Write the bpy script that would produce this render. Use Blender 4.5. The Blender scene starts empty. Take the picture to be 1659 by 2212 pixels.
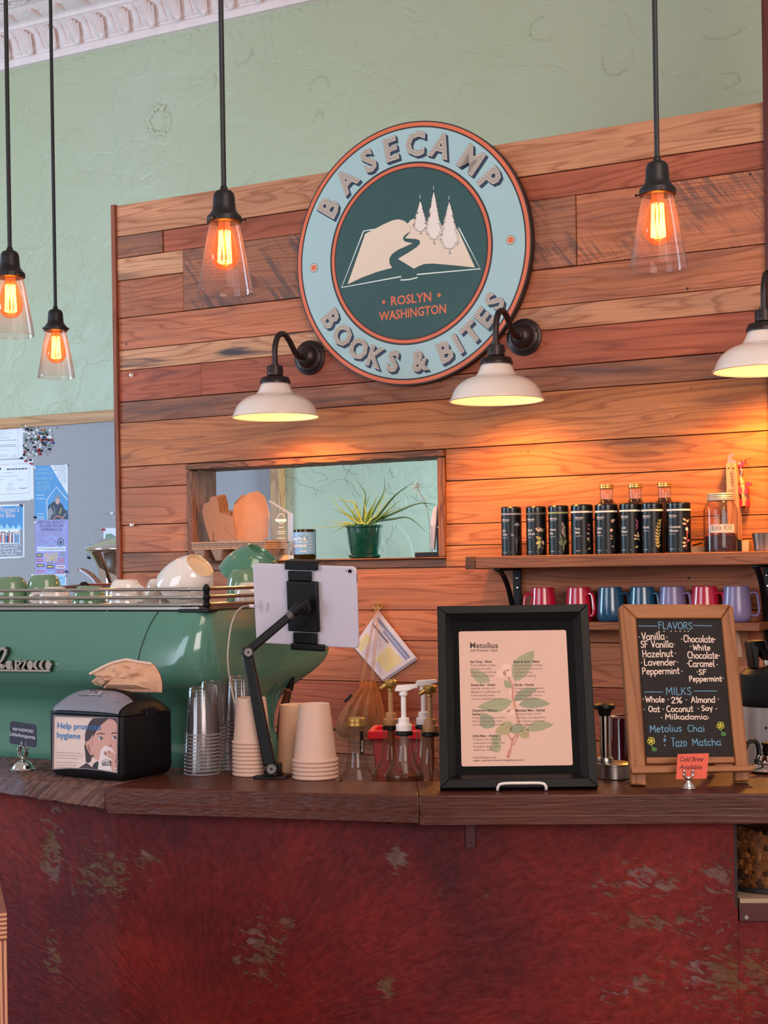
import bpy, bmesh, math, random
from mathutils import Vector, Matrix
from math import sin, cos, pi, radians, atan2, hypot
random.seed(7)
SC = bpy.context.scene
COL = SC.collection

# ---------------------------------------------------------------- camera
F = 3200.0                      # focal length in pixels of the 1659x2212 frame
H = 1.52                        # eye height
RS = 0.016; RC = math.sqrt(1 - RS * RS)
PX, PY = 829.5, 1222.0          # where the level line of sight meets the frame
cam = bpy.data.cameras.new('camera')
cam.lens = F / 2212 * 36.0
cam.sensor_width = 36.0
cam.shift_y = (PY - 1106.0) / 2212.0
cam.clip_start = 0.05
cob = bpy.data.objects.new('camera', cam)
COL.objects.link(cob)
cob.matrix_world = Matrix.Translation((0, 0, H)) @ Matrix.Rotation(pi / 2, 4, 'X') @ Matrix.Rotation(-math.asin(RS), 4, 'Z')
SC.camera = cob

# ---------------------------------------------------------------- look, world, big lights
SC.view_settings.view_transform = 'Standard'
SC.view_settings.look = 'None'
SC.view_settings.gamma = 1.0
SC.view_settings.exposure = 0.0
SC.cycles.transparent_max_bounces = 48
SC.cycles.max_bounces = 10
SC.cycles.caustics_reflective = False
SC.cycles.caustics_refractive = False
SC.cycles.sample_clamp_indirect = 6.0
world = bpy.data.worlds.new('room_light')
SC.world = world
world.use_nodes = True
world.node_tree.nodes['Background'].inputs[0].default_value = (1.0, 0.84, 0.78, 1)
world.node_tree.nodes['Background'].inputs[1].default_value = 0.43

def area(name, loc, target, sx, sy, power, col):
    l = bpy.data.lights.new(name, 'AREA'); l.shape = 'RECTANGLE'; l.size = sx; l.size_y = sy
    l.energy = power; l.color = col
    o = bpy.data.objects.new(name, l); COL.objects.link(o)
    o.location = loc
    o.rotation_euler = (Vector(target) - Vector(loc)).to_track_quat('-Z', 'Y').to_euler()
    return o
area('shop_window_light', (-4.6, -0.6, 2.3), (0.0, 5.0, 1.9), 3.0, 2.6, 130, (0.72, 0.84, 1.0))
area('front_window_light', (1.8, -3.4, 2.6), (0.3, 4.0, 2.9), 3.2, 2.2, 185, (1.0, 0.88, 0.82))
area('room_lamp_light', (0.9, 1.2, 3.7), (0.5, 4.2, 1.6), 1.6, 1.6, 40, (1.0, 0.78, 0.62))
area('back_window_light', (-5.4, 4.9, 2.2), (-1.3, 6.7, 2.3), 1.4, 2.0, 170, (0.44, 0.75, 1.0))
area('passage_fill_light', (1.45, 4.95, 1.9), (0.1, 6.35, 1.5), 0.5, 0.9, 44, (0.50, 0.76, 1.0)).data.spread = radians(110)  # unseen light added to brighten the plaster wall seen through the opening

# ---------------------------------------------------------------- pixels to places
def ray(px, py):
    a, b = px - PX, py - PY
    return Vector(((a * RC - b * RS) / F, 1.0, -(a * RS + b * RC) / F))
def P(px, py, Z):
    d = ray(px, py) * Z
    return Vector((d.x, d.y, H + d.z))
def onz(px, py, z):
    d = ray(px, py); t = (z - H) / d.z
    return Vector((d.x * t, d.y * t, z))

class FR:
    """a frame: x along, y away from the viewer, z up the face"""
    def __init__(s, O, yaw=0.0, tilt=0.0, roll=0.0):
        R = Matrix.Rotation(yaw, 3, 'Z') @ Matrix.Rotation(-tilt, 3, 'X') @ Matrix.Rotation(roll, 3, 'Y')
        s.R = R; s.O = Vector(O); s.Ri = R.transposed()
        s.M = Matrix.Translation(s.O) @ R.to_4x4()
    def pix(s, px, py, y=0.0):
        c = s.Ri @ (Vector((0, 0, H)) - s.O); d = s.Ri @ ray(px, py)
        t = (y - c.y) / d.y
        p = c + d * t
        return (p.x, p.z)
    def w(s, x, y, z):
        return s.M @ Vector((x, y, z))
    def sub(s, x, y, z, yaw=0.0, tilt=0.0, roll=0.0):
        f = FR((0, 0, 0)); f.R = s.R @ FR((0, 0, 0), yaw, tilt, roll).R
        f.O = s.w(x, y, z); f.Ri = f.R.transposed(); f.M = Matrix.Translation(f.O) @ f.R.to_4x4()
        return f

TH = radians(28.06); TT = math.tan(TH)
AW = 5.056
W = FR((0, AW, 0), -TH)                       # the plank wall
GAP = 1.30
GW = FR((0, AW + GAP / cos(TH), 0), -TH)      # the plaster wall behind it
ZC = H - 0.45                                  # bar ledge top
ZL = 0.90                                      # work counter behind the ledge

# ---------------------------------------------------------------- meshes
def crom(pts, n=6, closed=False):
    """Catmull-Rom through the points"""
    pts = [Vector(p) for p in pts]
    if len(pts) < 3: return pts
    N = len(pts); out = []
    for i in range(N if closed else N - 1):
        if closed: a, b, c, d = pts[i - 1], pts[i], pts[(i + 1) % N], pts[(i + 2) % N]
        else: a, b, c, d = pts[max(i - 1, 0)], pts[i], pts[i + 1], pts[min(i + 2, N - 1)]
        for k in range(n):
            t = k / n
            out.append(0.5 * ((2 * b) + (c - a) * t + (2 * a - 5 * b + 4 * c - d) * t * t + (3 * b - a - 3 * c + d) * t ** 3))
    if not closed: out.append(pts[-1])
    return out

class MB:
    def __init__(s): s.v = []; s.f = []; s.m = []; s.a = {}
    def add(s, vs, fs, mi=0, M=None):
        o = len(s.v)
        for v in vs:
            v = Vector(v)
            s.v.append(M @ v if M is not None else v)
        for f in fs:
            s.f.append([i + o for i in f]); s.m.append(mi)
        return s
    def box(s, x0, x1, y0, y1, z0, z1, mi=0, M=None):
        vs = [(x0, y0, z0), (x1, y0, z0), (x1, y1, z0), (x0, y1, z0), (x0, y0, z1), (x1, y0, z1), (x1, y1, z1), (x0, y1, z1)]
        return s.add(vs, [(0, 3, 2, 1), (4, 5, 6, 7), (0, 1, 5, 4), (1, 2, 6, 5), (2, 3, 7, 6), (3, 0, 4, 7)], mi, M)
    def prism(s, poly, y0, y1, mi=0, M=None):
        """outline in (x,z) pushed from y0 to y1"""
        n = len(poly)
        vs = [(p[0], y0, p[1]) for p in poly] + [(p[0], y1, p[1]) for p in poly]
        fs = [list(range(n)), list(range(2 * n - 1, n - 1, -1))] + [(i, i + n, (i + 1) % n + n, (i + 1) % n) for i in range(n)]
        return s.add(vs, fs, mi, M)
    def slab(s, poly, z0, z1, mi=0, M=None):
        """outline in (x,y) raised from z0 to z1"""
        n = len(poly)
        vs = [(p[0], p[1], z0) for p in poly] + [(p[0], p[1], z1) for p in poly]
        fs = [list(range(n - 1, -1, -1)), list(range(n, 2 * n))] + [(i, (i + 1) % n, (i + 1) % n + n, i + n) for i in range(n)]
        return s.add(vs, fs, mi, M)
    def flat(s, poly, y=0.0, mi=0, fn=None):
        vs = [(p[0], y, p[1]) for p in poly]
        if fn: vs = [fn(*v) for v in vs]
        return s.add(vs, [list(range(len(vs)))], mi)
    def lathe(s, prof, n=32, mi=0, M=None, cap0=False, cap1=False, arc=None, fn=None):
        """profile of (r,z), turned about z"""
        k = len(prof); vs = []; fs = []
        full = arc is None
        a0, a1 = (0, 2 * pi) if full else arc
        cols = n if full else n + 1
        for j in range(cols):
            t = a0 + (a1 - a0) * j / n
            for r, z in prof:
                rr = r * fn(t, z) if fn else r
                vs.append((rr * cos(t), rr * sin(t), z))
        for j in range(n):
            b = (j + 1) % cols
            for i in range(k - 1):
                fs.append((j * k + i, b * k + i, b * k + i + 1, j * k + i + 1))
        if cap0: fs.append([j * k for j in range(cols - 1, -1, -1)])
        if cap1: fs.append([j * k + k - 1 for j in range(cols)])
        return s.add(vs, fs, mi, M)
    def tube(s, pts, r, n=10, mi=0, M=None, closed=False, caps=True, sq=None):
        pts = [Vector(p) for p in pts]; N = len(pts)
        rs = r if isinstance(r, (list, tuple)) else [r] * N
        vs = []; fs = []; up = None
        for i, p in enumerate(pts):
            if closed: t = pts[(i + 1) % N] - pts[i - 1]
            else: t = pts[min(i + 1, N - 1)] - pts[max(i - 1, 0)]
            if t.length < 1e-9: t = Vector((0, 0, 1))
            t.normalize()
            if up is None:
                up = Vector((0, 0, 1)) if abs(t.z) < 0.9 else Vector((1, 0, 0))
            u = up - t * up.dot(t)
            if u.length < 1e-6: u = t.orthogonal()
            u.normalize(); up = u; b = t.cross(u)
            for j in range(n):
                a = 2 * pi * j / n
                ca, sa = cos(a), sin(a)
                if sq: vs.append(p + u * ca * rs[i] * sq[0] + b * sa * rs[i] * sq[1])
                else: vs.append(p + (u * ca + b * sa) * rs[i])
        for i in range(N if closed else N - 1):
            q = (i + 1) % N
            for j in range(n):
                fs.append((i * n + j, i * n + (j + 1) % n, q * n + (j + 1) % n, q * n + j))
        if caps and not closed:
            fs.append(list(range(n - 1, -1, -1))); fs.append([(N - 1) * n + j for j in range(n)])
        return s.add(vs, fs, mi, M)
    def ball(s, c, r, n=12, mi=0, sc=(1, 1, 1), M=None):
        m = n // 2
        T = Matrix.Translation(c) @ Matrix.Diagonal((sc[0], sc[1], sc[2], 1))
        prof = [(max(r * sin(pi * i / m), 1e-5), -r * cos(pi * i / m)) for i in range(m + 1)]
        return s.lathe(prof, n, mi, (M @ T) if M is not None else T)
    def grid(s, nx, ny, fn, mi=0, M=None):
        vs = [fn(i / nx, j / ny) for j in range(ny + 1) for i in range(nx + 1)]
        fs = [(j * (nx + 1) + i, j * (nx + 1) + i + 1, (j + 1) * (nx + 1) + i + 1, (j + 1) * (nx + 1) + i) for j in range(ny) for i in range(nx)]
        return s.add(vs, fs, mi, M)
    def line(s, pts, w, y=0.0, mi=0, fn=None, closed=False, caps=True):
        """flat stroke in the (x,z) face with round ends"""
        pts = [Vector((p[0], p[1])) for p in pts]
        q = [pts[0]]
        for p in pts[1:]:
            if (p - q[-1]).length > w * 0.04: q.append(p)
        pts = q; N = len(pts)
        g = fn if fn else (lambda x, yy, z: (x, yy, z))
        if N == 1 or caps:
            for e in ((pts[0],) if N == 1 else (pts[0], pts[-1])):
                s.add([g(e.x + cos(k * pi / 5) * w / 2, y, e.y + sin(k * pi / 5) * w / 2) for k in range(10)], [list(range(10))], mi)
        if N == 1: return s
        vs = []
        for i, p in enumerate(pts):
            if closed: t = pts[(i + 1) % N] - pts[i - 1]
            else: t = pts[min(i + 1, N - 1)] - pts[max(i - 1, 0)]
            t.normalize(); nn = Vector((-t.y, t.x)) * w / 2
            vs += [g(p.x + nn.x, y, p.y + nn.y), g(p.x - nn.x, y, p.y - nn.y)]
        fs = [(2 * i, 2 * i + 1, (2 * i + 3) % (2 * N), (2 * i + 2) % (2 * N)) for i in range(N if closed else N - 1)]
        return s.add(vs, fs, mi)
    def build(s, name, mats, parent=None, bevel=0.0, seg=2, smooth=35, M=None, solid=0.0, sub=0):
        me = bpy.data.meshes.new(name)
        me.from_pydata([tuple(v) for v in s.v], [], s.f)
        if not isinstance(mats, (list, tuple)): mats = [mats]
        for m in mats: me.materials.append(m)
        for p, mi in zip(me.polygons, s.m): p.material_index = mi
        for an, (kind, vals) in s.a.items():
            at = me.attributes.new(an, kind, 'FACE')
            if kind == 'FLOAT_COLOR':
                for i, c in enumerate(vals): at.data[i].color = c
            elif kind == 'FLOAT_VECTOR':
                for i, c in enumerate(vals): at.data[i].vector = c
            else:
                for i, c in enumerate(vals): at.data[i].value = c
        me.update()
        if smooth:
            me.polygons.foreach_set('use_smooth', [True] * len(me.polygons))
            me.set_sharp_from_angle(angle=radians(smooth))
        o = bpy.data.objects.new(name, me); COL.objects.link(o)
        if parent is not None: o.parent = parent
        if M is not None:
            if parent is not None: o.matrix_local = M
            else: o.matrix_world = M
        if bevel:
            b = o.modifiers.new('edge', 'BEVEL'); b.width = bevel; b.segments = seg; b.limit_method = 'ANGLE'; b.angle_limit = radians(40)
        if solid:
            b = o.modifiers.new('thick', 'SOLIDIFY'); b.thickness = solid; b.offset = -1
        if sub:
            b = o.modifiers.new('smooth', 'SUBSURF'); b.levels = sub; b.render_levels = sub
        return o

def thing(name, label, cat, fr, group=None):
    o = bpy.data.objects.new(name, None); COL.objects.link(o)
    o.empty_display_size = 0.05
    o.matrix_world = fr.M if isinstance(fr, FR) else fr
    return tag(o, label, cat, group)
def tag(o, label, cat, group=None):
    o['label'] = label; o['category'] = cat
    if group: o['group'] = group
    return o
def struct(o):
    o['kind'] = 'structure'; return o
def twin(t, fr, label, group=None):
    """a copy of a thing with its parts and sub-parts"""
    def cp(o, par):
        c = o.copy(); COL.objects.link(c)
        if par is not None: c.parent = par
        for ch in o.children: cp(ch, c)
        return c
    c = cp(t, None); c.matrix_world = fr.M; c['label'] = label
    if group: c['group'] = group
    return c
def Zat(x, y, z): return Matrix.Translation((x, y, z))
def rrect(x0, x1, z0, z1, r, n=5):
    out = []
    for cx, cz, a in ((x1 - r, z1 - r, 0), (x0 + r, z1 - r, 90), (x0 + r, z0 + r, 180), (x1 - r, z0 + r, 270)):
        for k in range(n + 1):
            t = radians(a + 90 * k / n); out.append((cx + r * cos(t), cz + r * sin(t)))
    return out
def oval(cx, cz, rx, rz, n=24, rot=0.0):
    return [(cx + rx * cos(2 * pi * k / n) * cos(rot) - rz * sin(2 * pi * k / n) * sin(rot),
             cz + rx * cos(2 * pi * k / n) * sin(rot) + rz * sin(2 * pi * k / n) * cos(rot)) for k in range(n)]

# ---------------------------------------------------------------- colours and materials
def lin(c):
    return tuple((x / 255 / 12.92) if x / 255 <= 0.04045 else ((x / 255 + 0.055) / 1.055) ** 2.4 for x in c) + (1.0,)
MC = {}
def mat(name, col, rough=0.5, metal=0.0, spec=0.5, coat=0.0, vary=0.06, scale=14.0, bump=0.0, bscale=60.0, emit=None, estr=0.0, sss=0.0):
    """plain stuff with a little procedural unevenness"""
    if name in MC: return MC[name]
    m = bpy.data.materials.new(name); m.use_nodes = True; MC[name] = m
    N = m.node_tree.nodes; L = m.node_tree.links; b = N['Principled BSDF']
    b.inputs['Roughness'].default_value = rough; b.inputs['Metallic'].default_value = metal
    b.inputs['Specular IOR Level'].default_value = spec
    b.inputs['Coat Weight'].default_value = coat; b.inputs['Coat Roughness'].default_value = 0.06
    c = lin(col)
    tc = N.new('ShaderNodeTexCoord'); nz = N.new('ShaderNodeTexNoise')
    nz.inputs['Scale'].default_value = scale; nz.inputs['Detail'].default_value = 5
    L.new(tc.outputs['Object'], nz.inputs['Vector'])
    rp = N.new('ShaderNodeValToRGB')
    rp.color_ramp.elements[0].position = 0.3; rp.color_ramp.elements[1].position = 0.7
    rp.color_ramp.elements[0].color = tuple(x * (1 - vary) for x in c[:3]) + (1,)
    rp.color_ramp.elements[1].color = tuple(min(1, x * (1 + vary)) for x in c[:3]) + (1,)
    L.new(nz.outputs['Fac'], rp.inputs['Fac']); L.new(rp.outputs['Color'], b.inputs['Base Color'])
    if bump:
        n2 = N.new('ShaderNodeTexNoise'); n2.inputs['Scale'].default_value = bscale; n2.inputs['Detail'].default_value = 6
        L.new(tc.outputs['Object'], n2.inputs['Vector'])
        bp = N.new('ShaderNodeBump'); bp.inputs['Strength'].default_value = bump; bp.inputs['Distance'].default_value = 0.004
        L.new(n2.outputs['Fac'], bp.inputs['Height']); L.new(bp.outputs['Normal'], b.inputs['Normal'])
    if emit:
        b.inputs['Emission Color'].default_value = lin(emit); b.inputs['Emission Strength'].default_value = estr
    return m
def glass(name, tint=(255, 255, 255), ior=1.45, rough=0.03, glow=None, gstr=0.0, haze=0.0, hcol=(255, 255, 255)):
    if name in MC: return MC[name]
    m = bpy.data.materials.new(name); m.use_nodes = True; MC[name] = m
    N = m.node_tree.nodes; L = m.node_tree.links; N.remove(N['Principled BSDF'])
    out = N['Material Output']
    t = N.new('ShaderNodeBsdfTransparent'); t.inputs[0].default_value = lin(tint)
    g = N.new('ShaderNodeBsdfGlossy'); g.inputs['Roughness'].default_value = rough
    lw = N.new('ShaderNodeLayerWeight'); lw.inputs[0].default_value = 0.5
    pw = N.new('ShaderNodeMath'); pw.operation = 'POWER'; pw.inputs[1].default_value = 2.6; L.new(lw.outputs['Facing'], pw.inputs[0])
    fr = N.new('ShaderNodeMath'); fr.operation = 'MULTIPLY_ADD'; fr.inputs[1].default_value = .62; fr.inputs[2].default_value = ((ior - 1) / (ior + 1)) ** 2; L.new(pw.outputs[0], fr.inputs[0])
    tm = N.new('ShaderNodeMix'); tm.data_type = 'RGBA'; L.new(pw.outputs[0], tm.inputs[0]); tm.inputs[6].default_value = lin(tint); tm.inputs[7].default_value = tuple(x * .38 for x in lin(tint)[:3]) + (1,); L.new(tm.outputs[2], t.inputs[0])
    mx = N.new('ShaderNodeMixShader')
    L.new(fr.outputs[0], mx.inputs[0]); L.new(t.outputs[0], mx.inputs[1]); L.new(g.outputs[0], mx.inputs[2])
    last = mx
    if haze:
        d = N.new('ShaderNodeBsdfTranslucent'); d.inputs[0].default_value = lin(hcol)
        d2 = N.new('ShaderNodeBsdfDiffuse'); d2.inputs[0].default_value = lin(hcol)
        ma = N.new('ShaderNodeMixShader'); L.new(d.outputs[0], ma.inputs[1]); L.new(d2.outputs[0], ma.inputs[2])
        m2 = N.new('ShaderNodeMixShader'); m2.inputs[0].default_value = haze
        L.new(last.outputs[0], m2.inputs[1]); L.new(ma.outputs[0], m2.inputs[2]); last = m2
    if glow:
        e = N.new('ShaderNodeEmission'); e.inputs[0].default_value = lin(glow); e.inputs[1].default_value = gstr
        ad = N.new('ShaderNodeAddShader'); L.new(last.outputs[0], ad.inputs[0]); L.new(e.outputs[0], ad.inputs[1]); last = ad
    L.new(last.outputs[0], out.inputs[0])
    return m
def nodes_of(name):
    m = bpy.data.materials.new(name); m.use_nodes = True; MC[name] = m
    N = m.node_tree.nodes; L = m.node_tree.links
    def nd(t, **k):
        n = N.new('ShaderNode' + t)
        for a, v in k.items():
            if a.startswith('i_'): n.inputs[a[2:].replace('_', ' ')].default_value = v
            else: setattr(n, a, v)
        return n
    return m, nd, L, N['Principled BSDF']
def ramp(nd, stops):
    r = nd('ValToRGB'); e = r.color_ramp.elements
    e[0].position, e[0].color = stops[0]; e[1].position, e[1].color = stops[-1]
    for p, c in stops[1:-1]:
        x = e.new(p); x.color = c
    return r
g4 = lambda v: (v, v, v, 1)

def plank_material(name='reclaimed_planks', base=None, rough=0.62, axis=0, stain=True, scale=1.0, dark=0.64, fig=1.0, fine=0.5, saw=0.0):
    """sawn softwood: per-board colour, long grain, cathedral figure, saw marks, nail holes"""
    m, nd, L, b = nodes_of(name)
    tc = nd('TexCoord'); off = nd('Attribute', attribute_name='goff')
    add = nd('VectorMath', operation='ADD'); L.new(tc.outputs['Object'], add.inputs[0]); L.new(off.outputs['Vector'], add.inputs[1])
    def mapped(s):
        mp = nd('Mapping'); mp.inputs['Scale'].default_value = s; L.new(add.outputs[0], mp.inputs['Vector']); return mp
    st = [9.0, 9.0, 9.0]; st[axis] = 0.85
    n1 = nd('TexNoise', i_Scale=1.15 * scale, i_Detail=2.0, i_Distortion=0.35); L.new(mapped(st).outputs[0], n1.inputs['Vector'])
    mul = nd('Math', operation='MULTIPLY'); mul.inputs[1].default_value = 12.0; L.new(n1.outputs['Fac'], mul.inputs[0])
    fr = nd('Math', operation='FRACT'); L.new(mul.outputs[0], fr.inputs[0])
    rings = ramp(nd, [(0.0, g4(0.25)), (0.10, g4(0.0)), (0.62, g4(0.12)), (0.90, g4(0.85)), (1.0, g4(0.55))])
    L.new(fr.outputs[0], rings.inputs['Fac'])
    sf = [160.0, 160.0, 160.0]; sf[axis] = 3.0
    n2 = nd('TexNoise', i_Scale=1.0 * scale, i_Detail=4.0); L.new(mapped(sf).outputs[0], n2.inputs['Vector'])
    r2 = ramp(nd, [(0.35, g4(0.0)), (0.75, g4(1.0))]); L.new(n2.outputs['Fac'], r2.inputs['Fac'])
    sb = [4.5, 4.5, 4.5]; sb[axis] = 1.2
    n3 = nd('TexNoise', i_Scale=1.3, i_Detail=3.0); L.new(mapped(sb).outputs[0], n3.inputs['Vector'])
    r3 = ramp(nd, [(0.3, g4(0.74)), (0.7, g4(1.18))]); L.new(n3.outputs['Fac'], r3.inputs['Fac'])
    if base is None:
        tint = nd('Attribute', attribute_name='tint'); tcol = tint.outputs['Color']
    else:
        rgb = nd('RGB'); rgb.outputs[0].default_value = lin(base); tcol = rgb.outputs[0]
    def mix(a, c, fac, mode='MULTIPLY'):
        x = nd('Mix', data_type='RGBA', blend_type=mode)
        if isinstance(fac, float): x.inputs[0].default_value = fac
        else: L.new(fac, x.inputs[0])
        for i, q in ((6, a), (7, c)):
            if isinstance(q, tuple): x.inputs[i].default_value = q
            else: L.new(q, x.inputs[i])
        return x.outputs[2]
    c = mix(tcol, r3.outputs['Color'], 1.0)
    fg = nd('Math', operation='MULTIPLY'); fg.inputs[1].default_value = fig; L.new(rings.outputs['Color'], fg.inputs[0])
    c = mix(c, (dark, dark * 0.80, dark * 0.68, 1), fg.outputs[0])
    f2 = nd('Math', operation='MULTIPLY'); f2.inputs[1].default_value = fine; L.new(r2.outputs['Color'], f2.inputs[0])
    c = mix(c, (0.55, 0.45, 0.38, 1), f2.outputs[0])
    hgt = nd('Math', operation='MULTIPLY'); hgt.inputs[1].default_value = -1.0 * fig; L.new(rings.outputs['Color'], hgt.inputs[0])
    if saw:
        mps = nd('Mapping', vector_type='TEXTURE'); mps.inputs['Rotation'].default_value = (0, radians(48), 0); mps.inputs['Scale'].default_value = (1 / 130, .05, 1 / 6); L.new(add.outputs[0], mps.inputs['Vector'])
        ns = nd('TexNoise', i_Scale=1.0, i_Detail=4.0); L.new(mps.outputs[0], ns.inputs['Vector'])
        rs = ramp(nd, [(0.40, g4(0.0)), (0.60, g4(1.0))]); L.new(ns.outputs['Fac'], rs.inputs['Fac'])
        fs_ = nd('Math', operation='MULTIPLY'); fs_.inputs[1].default_value = saw; L.new(rs.outputs['Color'], fs_.inputs[0])
        c = mix(c, (0.34, 0.28, 0.27, 1), fs_.outputs[0])
        h2 = nd('Math', operation='MULTIPLY_ADD'); h2.inputs[1].default_value = -1.5; L.new(rs.outputs['Color'], h2.inputs[0]); L.new(hgt.outputs[0], h2.inputs[2]); hgt = h2
    if stain:
        sa = nd('Attribute', attribute_name='stain')
        mp = nd('Mapping', vector_type='TEXTURE'); mp.inputs['Rotation'].default_value = (0, radians(-38), 0); mp.inputs['Scale'].default_value = (1 / 95, 1, 1 / 7)
        L.new(add.outputs[0], mp.inputs['Vector'])
        n4 = nd('TexNoise', i_Scale=1.0, i_Detail=3.0); L.new(mp.outputs[0], n4.inputs['Vector'])
        n5 = nd('TexNoise', i_Scale=6.0, i_Detail=4.0); L.new(add.outputs[0], n5.inputs['Vector'])
        mm = nd('Math', operation='MULTIPLY'); L.new(n4.outputs['Fac'], mm.inputs[0]); L.new(n5.outputs['Fac'], mm.inputs[1])
        r4 = ramp(nd, [(0.25, g4(0.0)), (0.36, g4(1.0))]); L.new(mm.outputs[0], r4.inputs['Fac'])
        ms = nd('Math', operation='MULTIPLY'); L.new(r4.outputs['Color'], ms.inputs[0]); L.new(sa.outputs['Fac'], ms.inputs[1])
        c = mix(c, (0.085, 0.055, 0.05, 1), ms.outputs[0], 'MIX')
        # weathered blue-black streaks along the grain
        sw = nd('Attribute', attribute_name='wear')
        st2 = [30.0, 30.0, 30.0]; st2[axis] = 2.4
        n6 = nd('TexNoise', i_Scale=1.0, i_Detail=6.0, i_Distortion=0.6); L.new(mapped(st2).outputs[0], n6.inputs['Vector'])
        r6 = ramp(nd, [(0.50, g4(0.0)), (0.64, g4(1.0))]); L.new(n6.outputs['Fac'], r6.inputs['Fac'])
        mw = nd('Math', operation='MULTIPLY'); L.new(r6.outputs['Color'], mw.inputs[0]); L.new(sw.outputs['Fac'], mw.inputs[1])
        c = mix(c, (0.035, 0.032, 0.045, 1), mw.outputs[0], 'MIX')
        # nail holes and small knots
        vo = nd('TexVoronoi', i_Scale=7.0); L.new(add.outputs[0], vo.inputs['Vector'])
        r7 = ramp(nd, [(0.018, g4(1.0)), (0.045, g4(0.0))]); L.new(vo.outputs['Distance'], r7.inputs['Fac'])
        c = mix(c, (0.03, 0.015, 0.01, 1), r7.outputs['Color'], 'MIX')
    L.new(c, b.inputs['Base Color'])
    b.inputs['Roughness'].default_value = rough
    b.inputs['Specular IOR Level'].default_value = 0.35
    bp = nd('Bump', i_Strength=0.35, i_Distance=0.0015)
    hm = nd('Math', operation='MULTIPLY_ADD'); hm.inputs[1].default_value = -0.6
    L.new(r2.outputs['Color'], hm.inputs[0]); L.new(hgt.outputs[0], hm.inputs[2])
    L.new(hm.outputs[0], bp.inputs['Height']); L.new(bp.outputs['Normal'], b.inputs['Normal'])
    return m

# ---------------------------------------------------------------- lettering
_T = {}
def glyphs(s, bold=0.0, res=2, shear=0.0):
    k = (s, bold, res, shear)
    if k in _T: return _T[k]
    cu = bpy.data.curves.new('lettering', 'FONT'); cu.body = s; cu.size = 1.0; cu.offset = bold
    cu.resolution_u = res; cu.shear = shear; cu.fill_mode = 'FRONT'
    ob = bpy.data.objects.new('lettering', cu); COL.objects.link(ob)
    dg = bpy.context.evaluated_depsgraph_get()
    me = ob.evaluated_get(dg).to_mesh()
    vs = [(v.co.x, v.co.y) for v in me.vertices]; fs = [tuple(p.vertices) for p in me.polygons]
    ob.evaluated_get(dg).to_mesh_clear()
    bpy.data.objects.remove(ob); bpy.data.curves.remove(cu)
    _T[k] = (vs, fs)
    return _T[k]
CAP = 0.0
def ptext(mb, s, p0, p1, cap, y=0.0, mi=0, bold=0.0, fn=None, shear=0.0, res=2):
    """print s with its baseline running from p0 to p1 (x,z), capitals `cap` high"""
    global CAP
    if not CAP: CAP = max(v[1] for v in glyphs('H')[0])
    vs, fs = glyphs(s, bold, res, shear)
    x0 = min(v[0] for v in vs); x1 = max(v[0] for v in vs)
    p0 = Vector(p0); p1 = Vector(p1); d = p1 - p0; w = d.length; d.normalize(); n = Vector((-d.y, d.x))
    sx = w / (x1 - x0); sz = cap / CAP
    g = fn if fn else (lambda x, yy, z: (x, yy, z))
    out = []
    for v in vs:
        q = p0 + d * ((v[0] - x0) * sx) + n * (v[1] * sz)
        out.append(g(q.x, y, q.y))
    mb.add(out, fs, mi)
    return mb
def ltext(mb, s, p0, cap, y=0.0, mi=0, bold=0.0, fn=None, ang=0.0, wide=1.0, center=False, shear=0.0):
    """print s from p0 at its natural width"""
    global CAP
    if not CAP: CAP = max(v[1] for v in glyphs('H')[0])
    vs, fs = glyphs(s, bold, 2, shear)
    x0 = min(v[0] for v in vs); x1 = max(v[0] for v in vs)
    w = (x1 - x0) * cap / CAP * wide
    d = Vector((cos(ang), sin(ang))); p0 = Vector(p0)
    if center: p0 = p0 - d * w / 2
    return ptext(mb, s, p0, p0 + d * w, cap, y, mi, bold, fn, shear)

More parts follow.
